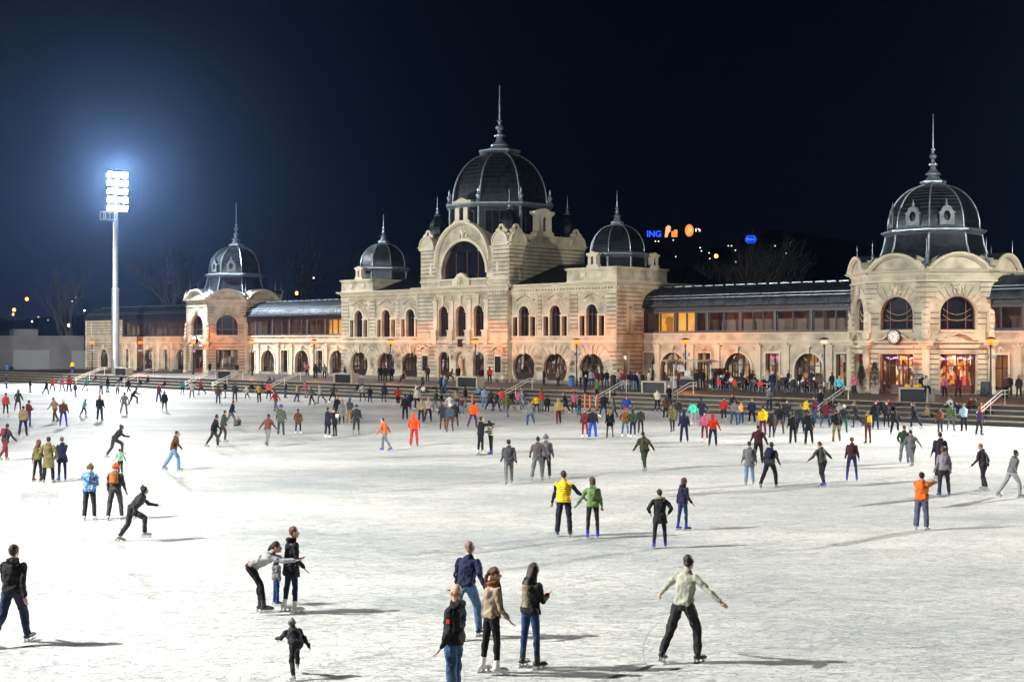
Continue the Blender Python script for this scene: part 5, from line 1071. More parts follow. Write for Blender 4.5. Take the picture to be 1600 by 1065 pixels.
def top_mesh(p, fem, kind, hi):
    k = key('t', p, fem, kind, hi)
    if k in MC: return MC[k]
    J = skeleton(p, fem); T = J['T']; X, Y = T @ Vector((1, 0, 0)), T @ Vector((0, 1, 0)); v, f = [], []; sw = .168 if fem else .190; B_ = {'coat': 1.04, 'longcoat': 1.05, 'jacket': 1.05, 'sweater': .97, 'vest': 1.12, 'shirt': .94, 'cape': 1.1, 'puffer': 1.17}[kind]
    hipw, hipd = .185*B_, .145*B_
    leg = (J['knee', 0]+J['knee', 1])*.5; sit = J['P'].get('sit'); down = (leg-J['pel']).normalized() if not sit else Vector((0, 0, -1))
    s = []
    ln = {'coat': .24, 'longcoat': .40, 'jacket': .07, 'sweater': .05, 'vest': .06, 'shirt': .04, 'cape': .04, 'puffer': .08}[kind]
    if sit: ln = min(ln, .06)
    sp = (J['knee', 0]-J['knee', 1]); spread = min(1, abs(sp.y)*1.3)
    if ln > .1:
        s += [(J['pel']+down*ln, hipw*1.16, hipd*(1.12+spread*.8*ln), X, Y), (J['pel']+down*(ln-.04), hipw*1.16, hipd*(1.1+spread*.7*ln), X, Y)]
        s += [(J['pel']+down*ln*.5, hipw*1.1, hipd*1.08, X, Y)]
    else: s += [(J['pel']+down*ln, hipw*.99, hipd*.98, X, Y), (J['pel']+down*(ln-.03), hipw*1.03, hipd*1.0, X, Y)]
    s += [(J['pel'], hipw*1.0, hipd, X, Y), (J['waist'], (.15 if fem else .172)*B_, .125*B_, X, Y), (J['chest'], sw*.93*B_, .142*B_, X, Y), (J['chest']+T @ Vector((0, 0, .08)), sw*B_*.99, .128*B_, X, Y), (J['neck']-T @ Vector((0, 0, .065)), sw*.84, .10*B_, X, Y), (J['neck']-T @ Vector((0, 0, .03)), sw*.55, .085*B_, X, Y), (J['neck']+T @ Vector((0, 0, .0)), .085, .08, X, Y), (J['neck']+T @ Vector((0, .005, .035)), .072, .074, X, Y)]
    loft(v, f, s, 16)
    if kind != 'vest':
        ar = .064*B_ if kind != 'shirt' else .06
        for i in (0, 1):
            sh, el, wr = J['sh', i], J['elb', i], J['wr', i]; capsule(v, f, sh-T @ Vector((0, 0, .01)), el, ar*(.98 if fem else 1.08), ar*.82); capsule(v, f, el, wr-(wr-el)*.04, ar*.82, ar*.62)
    else:
        for i in (0, 1): sh = J['sh', i]; ellip(v, f, sh-T @ Vector((0, 0, .02)), (.07, .08, .08))
    if kind in ('coat', 'longcoat', 'puffer', 'jacket'): capsule(v, f, J['neck']+T @ Vector((-.05, -.075, .0)), J['neck']+T @ Vector((.05, -.075, .0)), .052, .052)
    m = fuse('garment_top', v, f, .013 if hi else .024, 4 if hi else 1, {'puffer': .09, 'vest': .05}.get(kind, .065)); MC[k] = m; return m
def legs_mesh(p, fem, kind, hi):
    k = key('l', p, fem, kind, hi)
    if k in MC: return MC[k]
    J = skeleton(p, fem); T = J['T']; v, f = [], []; X, Y = Matrix.Rotation(R(-J['P'].get('lean', 0)*.3), 3, 'X') @ Vector((1, 0, 0)), Matrix.Rotation(R(-J['P'].get('lean', 0)*.3), 3, 'X') @ Vector((0, 1, 0))
    a = {'slim': (.098, .064, .05), 'trousers': (.108, .078, .066), 'wide': (.112, .088, .082)}[kind]; g = .95 if fem else 1
    loft(v, f, [(J['pel']-Vector((0, 0, .10)), .13*g, .10, X, Y), (J['pel']-Vector((0, 0, .02)), .18*g, .128, X, Y), (J['pel'].lerp(J['waist'], .45), .165*g, .125, X, Y), (J['pel'].lerp(J['waist'], .95), .135*g, .105, X, Y)])
    for i in (0, 1):
        h, kn, an = J['hip', i], J['knee', i], J['ank', i]; capsule(v, f, h, kn, a[0]*g, a[1]*g); capsule(v, f, kn, kn.lerp(an, .93), a[1]*g, a[2]*g)
        if kind == 'slim': ellip(v, f, kn.lerp(an, .28)-J['fd', i]*.015, (.062*g, .064*g, .12))
    m = fuse('garment_legs', v, f, .013 if hi else .022, 2 if hi else 1, .02 if kind == 'slim' else .045); MC[k] = m; return m
def boot_meshes(p, fem, kind, i, hi):
    k = key('s', p, fem, kind, i, hi)
    if k in MC: return MC[k]
    J = skeleton(p, fem); v, f = [], []; a, fd = J['ank', i], J['fd', i]; dn = (Vector((0, 0, -1))-fd*Vector((0, 0, -1)).dot(fd)).normalized(); shin = (J['knee', i]-a).normalized(); X = fd.cross(dn)
    cuff = .10 if kind == 'skate' else .05
    capsule(v, f, a+dn*.03, a+shin*cuff, .052, .054); capsule(v, f, a+dn*.045-fd*.035, a+fd*.15+dn*.052, .050, .042, 9, .9, X); capsule(v, f, a+fd*.10+dn*.055, a+fd*.18+dn*.06, .043, .036, 8, .8, X)
    m = fuse('boot', v, f, .013 if hi else .022, 1); bl = None
    if kind == 'skate':
        b = MB(); c0 = a+dn*.085-fd*.09; c1 = a+dn*.085+fd*.21
        b.bar(a+dn*.075-fd*.075, a+dn*.085+fd*.195, .034, .016); b.bar(a+dn*.142-fd*.10, a+dn*.142+fd*.22, .006, .026); b.bar(a+fd*.02+dn*.08, a+fd*.02+dn*.14, .012, .05); b.bar(a+fd*.13+dn*.08, a+fd*.13+dn*.14, .012, .05); b.bar(a-fd*.06+dn*.08, a-fd*.06+dn*.14, .012, .04)
        bl = bpy.data.meshes.new('blade'); bl.from_pydata(b.v, [], b.f); bl.materials.append(BLADE)
    MC[k] = (m, bl); return MC[k]
def hair_mesh(p, fem, kind, hi):
    k = key('h', p, fem, kind, hi)
    if k in MC: return MC[k]
    J = skeleton(p, fem); HT, hd, T = J['HT'], J['head'], J['T']; v, f = [], []; Z = lambda a, b, c: hd+HT @ Vector((a, b, c))
    if kind == 'short': ellip(v, f, Z(0, -.025, .035), (.084, .093, .094), HT); ellip(v, f, Z(0, -.055, -.02), (.07, .05, .06), HT)
    elif kind == 'long':
        ellip(v, f, Z(0, -.02, .035), (.088, .098, .096), HT); capsule(v, f, Z(0, -.06, .0), J['chest']+T @ Vector((0, -.115, .10)), .085, .07, 9, .6, HT @ Vector((1, 0, 0)))
        for s_ in (1, -1): capsule(v, f, Z(s_*.07, -.01, .02), J['neck']+T @ Vector((s_*.085, -.03, -.03)), .034, .034)
    elif kind == 'bob': ellip(v, f, Z(0, -.018, .03), (.094, .1, .1), HT); capsule(v, f, Z(0, -.045, .0), Z(0, -.055, -.11), .09, .085, 10, .75, HT @ Vector((1, 0, 0)))
    elif kind == 'pony': ellip(v, f, Z(0, -.02, .035), (.084, .095, .094), HT); capsule(v, f, Z(0, -.11, .03), Z(0, -.15, -.05), .028, .034); capsule(v, f, Z(0, -.15, -.05), Z(0, -.135, -.21), .034, .02)
    elif kind == 'bun': ellip(v, f, Z(0, -.02, .035), (.084, .095, .094), HT); ellip(v, f, Z(0, -.05, .14), (.04, .04, .04), HT)
    elif kind == 'beanie': ellip(v, f, Z(0, -.018, .045), (.092, .102, .10), HT); capsule(v, f, Z(-.03, -.02, .02), Z(.03, -.02, .02), .088, .088); ellip(v, f, Z(0, -.02, .16), (.028, .028, .028), HT)
    elif kind == 'hood': ellip(v, f, Z(0, -.035, .03), (.105, .11, .125), HT); capsule(v, f, Z(0, -.05, -.05), J['neck']+T @ Vector((0, -.03, .02)), .095, .10)
    elif kind == 'bald': ellip(v, f, Z(0, -.045, .0), (.078, .068, .05), HT)
    m = fuse('hair', v, f, .012 if hi else .021, 1, 0 if kind in ('hood', 'bald') else .035); MC[k] = m; return m
PEOPLE = []
def child_obj(name, me, m, par, col=None):
    if not me.materials: me.materials.append(m)
    o = bpy.data.objects.new(name, me); link(o, par)
    if me.materials[0] != m: o.material_slots[0].link = 'OBJECT'; o.material_slots[0].material = m
    if col: o.color = (*col, 1)
    return o
def person(loc, yaw, label, pose='stand', h=1.72, fem=False, top=('jacket', (.03, .03, .035)), legs=('trousers', (.02, .025, .04)), hair=('short', (.03, .02, .015)), shoe=('skate', (.03, .03, .03)), hi=False, scarf=None, hood=None, pack=None, under=None, topmat=None, group='skaters on the ice', seat=None, extra=None):
    bm_, J = body_mesh(pose, fem, hi); s_ = h/1.715
    o = bpy.data.objects.new('person', bm_); COL.objects.link(o)
    lift = J['lift']+(.045 if shoe[0] == 'skate' else 0.) if seat is None else seat/s_+.10
    o.location = Vector(loc)+Vector((0, 0, lift*s_)); o.scale = (s_, s_, s_); o.rotation_euler = (0, 0, R(yaw)); tag(o, label, 'person', group)
    child_obj({'coat': 'coat', 'longcoat': 'coat', 'vest': 'vest', 'sweater': 'sweater', 'shirt': 'shirt'}.get(top[0], 'jacket'), top_mesh(pose, fem, top[0], hi), topmat or CLOTH, o, top[1])
    if under: child_obj('shirt', top_mesh(pose, fem, 'shirt', hi), CLOTH, o, under)
    child_obj('trousers', legs_mesh(pose, fem, legs[0], hi), DENIM, o, legs[1])
    child_obj({'beanie': 'hat', 'hood': 'hood'}.get(hair[0], 'hair'), hair_mesh(pose, fem, hair[0], hi), CLOTH if hair[0] in ('beanie', 'hood') else HAIRM, o, hair[1])
    for i in (0, 1):
        m, bl = boot_meshes(pose, fem, shoe[0], i, hi); b = child_obj('skate' if shoe[0] == 'skate' else 'shoe', m, BOOT, o, shoe[1])
        if bl: child_obj('blade', bl, BLADE, b)
    T, HT = J['T'], J['HT']
    if scarf:
        v, f = [], []; N_ = J['neck']
        for i in range(12): a, b = 2*math.pi*i/12, 2*math.pi*(i+1)/12; capsule(v, f, N_+T @ Vector((.085*math.cos(a), .085*math.sin(a), .02+.015*math.sin(a))), N_+T @ Vector((.085*math.cos(b), .085*math.sin(b), .02+.015*math.sin(b))), .038, .038, 6)
        for s2 in (.06, -.02) : capsule(v, f, N_+T @ Vector((s2, .10, -.02)), N_+T @ Vector((s2*1.4, .155, -.45)), .05, .062, 8, .3, X=T @ Vector((1, 0, 0)))
        child_obj('scarf', fuse('scarf', v, f, .014, 1), CLOTH, o, scarf)
    if hood:
        v, f = [], []; N_ = J['neck']
        for i in range(10): a, b = math.pi+math.pi*i/10, math.pi+math.pi*(i+1)/10; capsule(v, f, N_+T @ Vector((.135*math.cos(a), .02+.13*math.sin(a), -.005-.02*math.sin(a))), N_+T @ Vector((.135*math.cos(b), .02+.13*math.sin(b), -.005-.02*math.sin(b))), .042, .042, 7)
        child_obj('hood', fuse('hood', v, f, .014, 1), FUR, o, hood)
    if pack:
        v, f = [], []; c = J['chest']+T @ Vector((0, -.20, .02)); X, Y, Zz = T @ Vector((1, 0, 0)), T @ Vector((0, 1, 0)), T @ Vector((0, 0, 1))
        loft(v, f, [(c-Zz*.18, .11, .07, X, Y), (c-Zz*.15, .14, .09, X, Y), (c+Zz*.12, .135, .08, X, Y), (c+Zz*.18, .09, .05, X, Y)]); child_obj('backpack', fuse('backpack', v, f, .02, 1), CLOTH, o, pack)
    if hi:
        v, f = [], []; hd = J['head']
        for s2 in (1, -1): ellip(v, f, hd+HT @ Vector((s2*.03, .083, .0)), (.013, .008, .008), HT, 8, 5)
        me = bpy.data.meshes.new('eyes'); me.from_pydata(v, [], f); child_obj('eyes', me, EYE, o)
        v, f = [], []; ellip(v, f, hd+HT @ Vector((0, .088, -.062)), (.022, .008, .007), HT, 8, 5); me = bpy.data.meshes.new('mouth'); me.from_pydata(v, [], f); child_obj('mouth', me, LIP, o)
    if extra: extra(o, J)
    PEOPLE.append(o); return o
# colours
K = dict(blk=(.014, .014, .017), dk=(.03, .03, .035), nav=(.015, .02, .055), jean=(.03, .07, .16), ltj=(.15, .26, .42), gry=(.16, .16, .17), lgry=(.36, .36, .38), wht=(.62, .62, .6), oli=(.12, .11, .04), khk=(.26, .20, .10), brn=(.10, .045, .025), tan=(.32, .24, .14), red=(.45, .03, .03), ora=(.72, .13, .02), yel=(.75, .48, .01), pnk=(.45, .12, .2), mar=(.13, .02, .03), grn=(.08, .14, .05), dgr=(.03, .05, .03), tea=(.04, .27, .28), blu=(.02, .06, .3), prp=(.07, .03, .10), mus=(.42, .25, .04), cor=(.55, .07, .06), crm=(.6, .55, .42))
HB, HD, HK, HR, HY = (.022, .011, .006), (.010, .007, .005), (.005, .004, .004), (.10, .03, .012), (.17, .10, .04)
SB = ('skate', (.008, .03, .36)); SW = ('skate', (.7, .68, .62)); SK = ('skate', (.02, .02, .022)); SG = ('skate', (.25, .25, .24))
def P(x, y, yaw, label, top, legs, hair, shoe=SK, **k):
    z = k.pop('z', 0.); t = (top[0], K[top[1]] if isinstance(top[1], str) else top[1]); l = (legs[0], K[legs[1]] if isinstance(legs[1], str) else legs[1]); h_ = (hair[0], K[hair[1]] if isinstance(hair[1], str) else hair[1])
    return person(at(x, y, z), yaw, label, top=t, legs=l, hair=h_, shoe=shoe, **k)
Jk, Ct, Lc, Sw, Pf = 'jacket', 'coat', 'longcoat', 'sweater', 'puffer'
# ---- nearest skaters
def red_badge(o, J):
    b = MB(); p = J['sh', 1].lerp(J['elb', 1], .45); b.box(Matrix.Translation(p+Vector((-.066, 0, 0))) @ Matrix.Rotation(R(-90), 4, 'Z'), -.025, .025, -.03, .03, 0, .012); b.out('sleeve_badge', mat('badge_red', (.6, .03, .03), .5), o)
def glasses(o, J):
    b = MB(); HT, hd = J['HT'], J['head']
    for s2 in (1, -1): b.bar(hd+HT @ Vector((s2*.02, .1, .0)), hd+HT @ Vector((s2*.07, .085, .0)), .03, .006); b.bar(hd+HT @ Vector((s2*.076, .08, .005)), hd+HT @ Vector((s2*.08, -.01, .01)), .006)
    b.out('glasses', IRON, o)
P(709, 1106, 68, 'bald man with glasses in black jacket and jeans at the bottom edge', (Jk, 'blk'), ('trousers', (.05, .10, .19)), ('bald', (.25, .14, .09)), h=1.80, pose='lookup', hi=True, extra=lambda o, J: (red_badge(o, J), glasses(o, J)))
P(768, 1052, -62, 'ponytailed woman in beige jumper with a rust brown scarf and white skates', (Sw, (.30, .24, .17)), ('slim', (.012, .012, .014)), ('pony', HR), SW, h=1.70, fem=True, pose='stand2', hi=True, scarf=(.22, .075, .015))
P(829, 1043, -48, 'long haired woman in dark fur-backed jacket and blue jeans, front right of the trio', (Jk, (.02, .02, .022)), ('slim', (.025, .055, .14)), ('long', HB), ('skate', (.03, .028, .027)), h=1.70, fem=True, pose='phone', hi=True,
  extra=lambda o, J: (child_obj('fur_back_panel', (lambda v, f: (loft(v, f, [(J['pel']+Vector((0, -.085, .05)), .10, .085, Vector((1, 0, 0)), Vector((0, 1, 0))), (J['waist']+Vector((0, -.08, .0)), .105, .085, Vector((1, 0, 0)), Vector((0, 1, 0))), (J['chest']+Vector((0, -.085, .1)), .10, .09, Vector((1, 0, 0)), Vector((0, 1, 0)))]), fuse('fur_back_panel', v, f, .014, 1))[1])([], []), FUR, o)))
P(728, 996, -25, 'blond man in navy jumper striding just behind the bald man', (Sw, 'nav'), ('trousers', (.08, .16, .28)), ('short', (.22, .12, .07)), SK, h=1.78, pose='stride', hi=True)
P(1068, 1034, -40, 'big skater in pale green hoodie leaning with both arms spread wide', (Sw, (.36, .37, .30)), ('trousers', (.03, .03, .03)), ('short', HD), SK, h=1.80, pose='wide', hi=True)
P(463, 1058, 30, 'small crouching child in dark suit at the bottom left', (Pf, 'dk'), ('trousers', 'dk'), ('beanie', (.2, .2, .2)), SG, h=1.02, pose='deep')
P(20, 1006, -12, 'man in black jacket and dark jeans at the left edge, front row', (Jk, 'blk'), ('trousers', (.02, .035, .07)), ('short', HB), SK, h=1.78, pose='walk', hi=True)
P(392, 958, -88, 'person in white jumper and black leggings bending far forward', (Sw, 'lgry'), ('slim', 'blk'), ('pony', HB), SK, h=1.72, fem=True, pose='bend', hi=True)
P(455, 956, -60, 'person in black hooded jacket standing beside the bending skater', (Ct, 'blk'), ('slim', 'nav'), ('short', (.12, .03, .02)), SW, h=1.68, fem=True, pose='stand2', hi=True)
P(432, 944, -70, 'small child in grey suit between the bending skater and the black jacket', (Pf, (.14, .15, .15)), ('trousers', (.02, .05, .2)), ('hood', (.14, .15, .15)), SB, h=.98, pose='stand')
P(881, 838, -8, 'man in bright yellow quilted vest holding hands with the woman in green', ('vest', 'yel'), ('trousers', (.02, .025, .045)), ('short', HB), SK, h=1.80, pose='handR', hi=True, under=(.015, .02, .04), topmat=PUFFY)
P(926, 841, 0, 'woman in green jacket and blue skates holding hands with the yellow vest man', (Jk, (.16, .25, .10)), ('slim', (.03, .02, .022)), ('bob', HR), SB, h=1.66, fem=True, pose='handL', hi=True)
P(1031, 856, 0, 'child in black parka with fur hood trim and blue skates, hand on hip', (Ct, (.022, .025, .025)), ('slim', (.02, .02, .035)), ('short', HB), SB, h=1.52, pose='akimbo', hi=True, hood=(.5, .4, .25))
P(1067, 828, -58, 'girl in navy jacket and blue skates behind the fur hood child', (Jk, (.02, .018, .05)), ('slim', (.02, .04, .12)), ('bob', (.06, .012, .015)), SB, h=1.48, fem=True, pose='stand2', hi=True)
P(140, 812, -4, 'person in blue patterned winter jacket with turquoise collar, back turned', (Pf, 'blu'), ('trousers', 'dk'), ('beanie', (.12, .09, .02)), SW, h=1.66, pose='phone', hi=True, topmat=CAMO, scarf=(.03, .5, .42))
P(180, 812, 0, 'person with brown orange backpack next to the blue patterned jacket', (Jk, (.06, .055, .04)), ('trousers', (.05, .06, .055)), ('beanie', (.6, .1, .03)), SW, h=1.68, pose='apart', pack=(.36, .12, .03), hi=True)
P(205, 846, -75, 'dark skater leaning forward right of the backpack wearer', (Jk, 'dk'), ('trousers', 'dk'), ('beanie', 'dk'), SG, h=1.68, pose='deep')
P(59, 752, -25, 'red haired woman in olive jacket, left one of three friends', (Jk, 'oli'), ('slim', 'blk'), ('long', HR), ('skate', (.10, .03, .02)), h=1.60, fem=True, pose='stand2', hi=True)
P(76, 754, 0, 'tall person in long olive coat, middle one of three friends', (Lc, (.15, .13, .055)), ('trousers', 'blk'), ('short', HD), SG, h=1.74, pose='pockets', hi=True)
P(97, 751, 35, 'woman in navy coat and blue skates, right one of three friends', (Ct, (.015, .018, .05)), ('slim', (.03, .012, .03)), ('short', (.07, .06, .06)), SB, h=1.68, fem=True, pose='face', hi=True)
# ---- middle distance, left
P(9, 651, 0, 'woman in coral red jacket and white skates at the left edge', (Jk, 'cor'), ('slim', 'blk'), ('short', HB), SW, fem=True, pose='stand')
P(28, 642, 5, 'woman in dark green top holding out her hands, left side', (Ct, 'dgr'), ('slim', 'dk'), ('long', HR), SK, fem=True, pose='glide')
P(36, 681, 0, 'man in tan jacket seen from behind, left side', (Jk, 'khk'), ('trousers', 'nav'), ('short', HD), SK, pose='apart')
P(44, 668, -30, 'person in dark jacket and blue jeans beside the tan jacket man', (Jk, 'mar'), ('trousers', (.03, .07, .22)), ('short', HB), SG, pose='phone')
P(99, 666, 5, 'person with white cap, brown top and blue shorts on the left', (Jk, 'brn'), ('slim', (.02, .03, .25)), ('beanie', 'wht'), SB, pose='apart')
P(86, 659, 70, 'stooping skater in tan jacket next to the white cap', (Jk, 'tan'), ('trousers', 'brn'), ('short', HY), SK, pose='stride')
P(131, 652, -50, 'child in turquoise jacket waving an arm', (Jk, 'tea'), ('slim', 'nav'), ('short', HD), SG, h=1.35, pose='wide')
P(156, 657, 0, 'adult in navy clothes carrying a yellow hood on the shoulders', (Jk, (.012, .014, .03)), ('trousers', 'nav'), ('hood', 'mus'), SK, h=1.74, pose='stand')
P(194, 647, 5, 'skater in dark grey suit with hands raised to the head', (Jk, 'gry'), ('trousers', 'gry'), ('short', HD), SK, pose='stride')
P(207, 633, -60, 'dark dressed skater leaning right behind the grey one', (Jk, 'dk'), ('trousers', 'dk'), ('beanie', 'dk'), SG, pose='deep')
P(257, 643, 0, 'fair haired woman in black coat standing alone on the left ice', (Ct, 'blk'), ('slim', 'blk'), ('bob', HY), SW, fem=True, h=1.62)
P(8, 720, -30, 'dark skater with backpack cut by the left edge, middle rows', (Jk, 'dk'), ('trousers', 'mar'), ('short', HD), SG, pose='stride2', pack=K['mar'])
P(178, 715, -70, 'dark clad skater bent far over behind the three friends', (Jk, 'blk'), ('trousers', 'dk'), ('beanie', 'dk'), SG, pose='deep')
P(188, 741, 40, 'small child in pale green striped jacket behind the backpack wearer', (Jk, (.25, .45, .33)), ('trousers', 'dk'), ('short', HD), SG, h=1.05, pose='glide')
P(271, 735, -80, 'skater in brown top and pale blue trousers, middle left', (Jk, 'brn'), ('wide', 'ltj'), ('short', HD), SG, pose='stride')
P(367, 627, 0, 'man in dark jacket and grey trousers near the far kerb', (Jk, 'dk'), ('trousers', 'dk'), ('short', HB), SK)
P(361, 666, -70, 'man in navy jacket leaning over a child sitting on the ice', (Jk, 'nav'), ('trousers', 'gry'), ('short', HR), SK, pose='stride')
P(373, 664, 180, 'child in grey snowsuit sitting on the ice', (Pf, 'gry'), ('trousers', 'gry'), ('hood', 'gry'), SW, h=1.1, pose='ground', seat=0.0)
P(405, 629, 30, 'skater in yellow and red jacket by the far steps', (Jk, 'mus'), ('trousers', 'dk'), ('short', HD), SK, pose='glide')
P(431, 643, 60, 'skater in bright red jacket leaning left', (Jk, 'red'), ('trousers', 'gry'), ('short', HD), SK, pose='stride')
P(439, 680, 0, 'man in grey green coat with a blue cap, back turned', (Ct, (.09, .10, .08)), ('trousers', (.05, .07, .08)), ('beanie', 'blu'), SK, h=1.76, pose='stand')
P(418, 698, -20, 'thin skater with brown top pushing off, left of the grey green coat', (Jk, 'brn'), ('trousers', 'gry'), ('short', HD), SK, pose='stride2')
P(466, 679, -10, 'woman in short brown coat with white skates', (Ct, 'brn'), ('slim', 'nav'), ('short', HD), SW, h=1.5, fem=True, pose='pockets')
P(334, 699, -85, 'dark skater gliding right, middle left of the ice', (Pf, 'blk'), ('trousers', 'dk'), ('beanie', 'dk'), SG, pose='stride')
P(348, 690, -70, 'second dark skater close behind the gliding one', (Jk, 'dgr'), ('trousers', 'dk'), ('short', HD), SG, pose='glide')
P(464, 628, -80, 'big person in tan puffer jacket near the far steps', (Pf, 'tan'), ('trousers', 'nav'), ('short', HB), SK, pose='glide')
P(487, 633, 75, 'dark grey skater passing under the box counter', (Jk, 'gry'), ('slim', 'blk'), ('short', HD), SK, pose='stride')
P(501, 631, 80, 'pale grey skater passing under the box counter', (Jk, 'lgry'), ('trousers', 'gry'), ('beanie', 'lgry'), SK, pose='stride2')
P(512, 685, -45, 'person in black padded coat hugging a friend', (Ct, (.018, .015, .03)), ('slim', 'blk'), ('short', HB), SW, h=1.74, pose='reach')
P(523, 682, 60, 'friend in dark coat being hugged, cream bag at the side', (Ct, 'blk'), ('slim', 'blk'), ('short', HR), SK, fem=True, h=1.62, pose='phone', pack=K['crm'])
P(534, 663, 175, 'girl in long pale grey coat next to the hugging pair', (Lc, (.20, .20, .21)), ('slim', 'blk'), ('long', HY), SK, fem=True, h=1.62)
P(527, 659, 150, 'black haired person behind the pale grey coat', (Ct, 'blk'), ('slim', 'blk'), ('short', HK), SK, h=1.76)
P(546, 661, -20, 'person in navy hood and mustard trousers', (Jk, (.06, .07, .12)), ('trousers', 'mus'), ('hood', (.06, .07, .14)), SK, h=1.66, pose='phone')
P(557, 678, -10, 'slim dark skater right of the hugging group', (Ct, 'dk'), ('slim', 'dk'), ('short', HD), SG, pose='stand2')
# ---- middle distance, centre
P(633, 656, 10, 'person all in black seen from behind left of the beige pair', (Jk, 'blk'), ('trousers', 'blk'), ('short', HD), SK, pose='stand')
P(647, 697, -8, 'person in bright red hooded suit, centre left', (Jk, (.85, .06, .01)), ('trousers', 'red'), ('hood', (.85, .06, .01)), ('skate', (.4, .02, .03)), h=1.70, pose='pockets')
P(602, 704, 70, 'skater in orange jacket and blue skates crouching forward', (Jk, (.50, .12, .03)), ('trousers', 'gry'), ('short', HD), SB, h=1.68, pose='stride')
P(658, 661, 0, 'left one of two people in beige coats', (Pf, 'tan'), ('trousers', 'dk'), ('short', HY), SK, pose='stand'); P(669, 659, -10, 'right one of two people in beige coats', (Pf, (.36, .30, .22)), ('trousers', 'dk'), ('hood', 'tan'), SK, pose='glide')
P(692, 672, -5, 'tall dark coated skater left in the centre cluster', (Ct, 'dk'), ('slim', 'brn'), ('short', HY), SK, h=1.76); P(703, 675, 5, 'skater in slate jacket with white cap in the centre cluster', (Jk, (.05, .07, .10)), ('slim', 'brn'), ('beanie', 'wht'), SK, h=1.7, pose='apart')
P(711, 668, 10, 'dark skater with fair hair right in the centre cluster', (Ct, 'blk'), ('trousers', 'brn'), ('bob', HY), SK, h=1.66, pose='apart'); P(722, 646, 140, 'small child in pale blue trousers by the centre cluster', (Jk, 'mar'), ('trousers', 'ltj'), ('beanie', 'pnk'), SB, h=1.15, pose='apart')
P(739, 669, -20, 'person in bright orange red jacket beside an orange post', (Pf, (.85, .09, .01)), ('trousers', 'prp'), ('short', HD), SK, pose='stride')
P(751, 711, -60, 'slim person in black reaching a hand over to the striped jumper girl', (Jk, 'blk'), ('slim', 'blk'), ('short', HB), SW, h=1.82, pose='reach')
P(767, 710, 70, 'black haired girl in striped knit jumper and blue skates', (Sw, 'crm'), ('slim', 'blk'), ('long', HK), SB, h=1.62, fem=True, pose='phone', topmat=KNIT)
P(757, 637, 0, 'person in pale blue clothes near the far kerb, centre', (Jk, (.25, .35, .45)), ('trousers', 'ltj'), ('short', HB), SK)
P(793, 652, 30, 'skater in olive jacket gliding at the far kerb', (Pf, 'oli'), ('slim', 'gry'), ('beanie', 'oli'), SK, pose='stride'); P(810, 641, -40, 'skater in pink jacket and red cap by the far kerb', (Jk, 'pnk'), ('slim', 'gry'), ('beanie', 'red'), SK, h=1.6, pose='glide')
P(828, 665, 10, 'person in grey coat and jeans, right of centre', (Ct, 'gry'), ('trousers', 'jean'), ('short', HB), SK, pose='stride2')
P(795, 757, 5, 'dark grey skater alone in the middle of the ice', (Jk, (.07, .07, .08)), ('trousers', 'gry'), ('short', HD), SG, pose='walk')
P(840, 751, -10, 'left one of two grey skaters in mid ice', (Jk, (.10, .085, .09)), ('trousers', 'gry'), ('short', HD), SG, pose='glide'); P(853, 748, 0, 'right one of two grey skaters in mid ice', (Jk, (.15, .14, .16)), ('trousers', 'dk'), ('beanie', 'gry'), SG, pose='stand')
P(873, 662, 20, 'skater in khaki yellow jacket with arms out', (Pf, (.34, .25, .08)), ('trousers', 'mar'), ('hood', 'khk'), SK, pose='glide')
P(914, 685, 0, 'woman in dark jacket and dark red trousers, left of a close pair', (Jk, 'mar'), ('slim', (.22, .03, .02)), ('beanie', 'gry'), SW, fem=True, h=1.66); P(926, 686, 0, 'person in dark jacket and vivid blue trousers, right of a close pair', (Jk, 'blk'), ('wide', (.02, .08, .42)), ('short', HY), SW, h=1.74, pose='apart')
P(953, 684, 0, 'woman with long fair hair and black coat, arms slightly out', (Ct, 'blk'), ('slim', 'gry'), ('long', HY), SK, fem=True, h=1.6, pose='apart')
P(977, 684, -5, 'woman in rust jacket with red cap and jeans', (Jk, (.20, .07, .02)), ('slim', (.08, .13, .22)), ('beanie', 'red'), SW, fem=True, h=1.68, pose='akimbo'); P(989, 685, 10, 'person in dark green hooded jacket beside the red cap', (Jk, 'dgr'), ('slim', 'nav'), ('hood', 'dgr'), SW, h=1.66, pose='stand2')
P(1007, 736, 25, 'skater in dark green camouflage clothes leaning left, centre right', (Pf, (.05, .055, .03)), ('trousers', 'dgr'), ('short', HD), SG, h=1.7, pose='stride')
P(1001, 677, 5, 'small dark figure behind the camouflage skater', (Jk, 'dk'), ('trousers', 'dk'), ('short', HD), SG, h=1.5); P(1051, 675, 10, 'person in brown olive coat stepping forward', (Ct, 'oli'), ('slim', 'dk'), ('short', HR), SK, pose='stride')
P(1069, 691, 0, 'man in navy hooded jacket and dark jeans', (Jk, 'nav'), ('trousers', 'nav'), ('hood', 'nav'), SK, h=1.72, pose='apart'); P(1083, 665, 10, 'skater in mint green jacket', (Pf, (.08, .62, .42)), ('slim', 'lgry'), ('short', HD), SW, h=1.6, pose='glide')
P(1027, 643, -10, 'tall person in cream sports shirt by the lower step', (Jk, 'crm'), ('trousers', 'nav'), ('short', HY), SW, h=1.78, pose='phone')
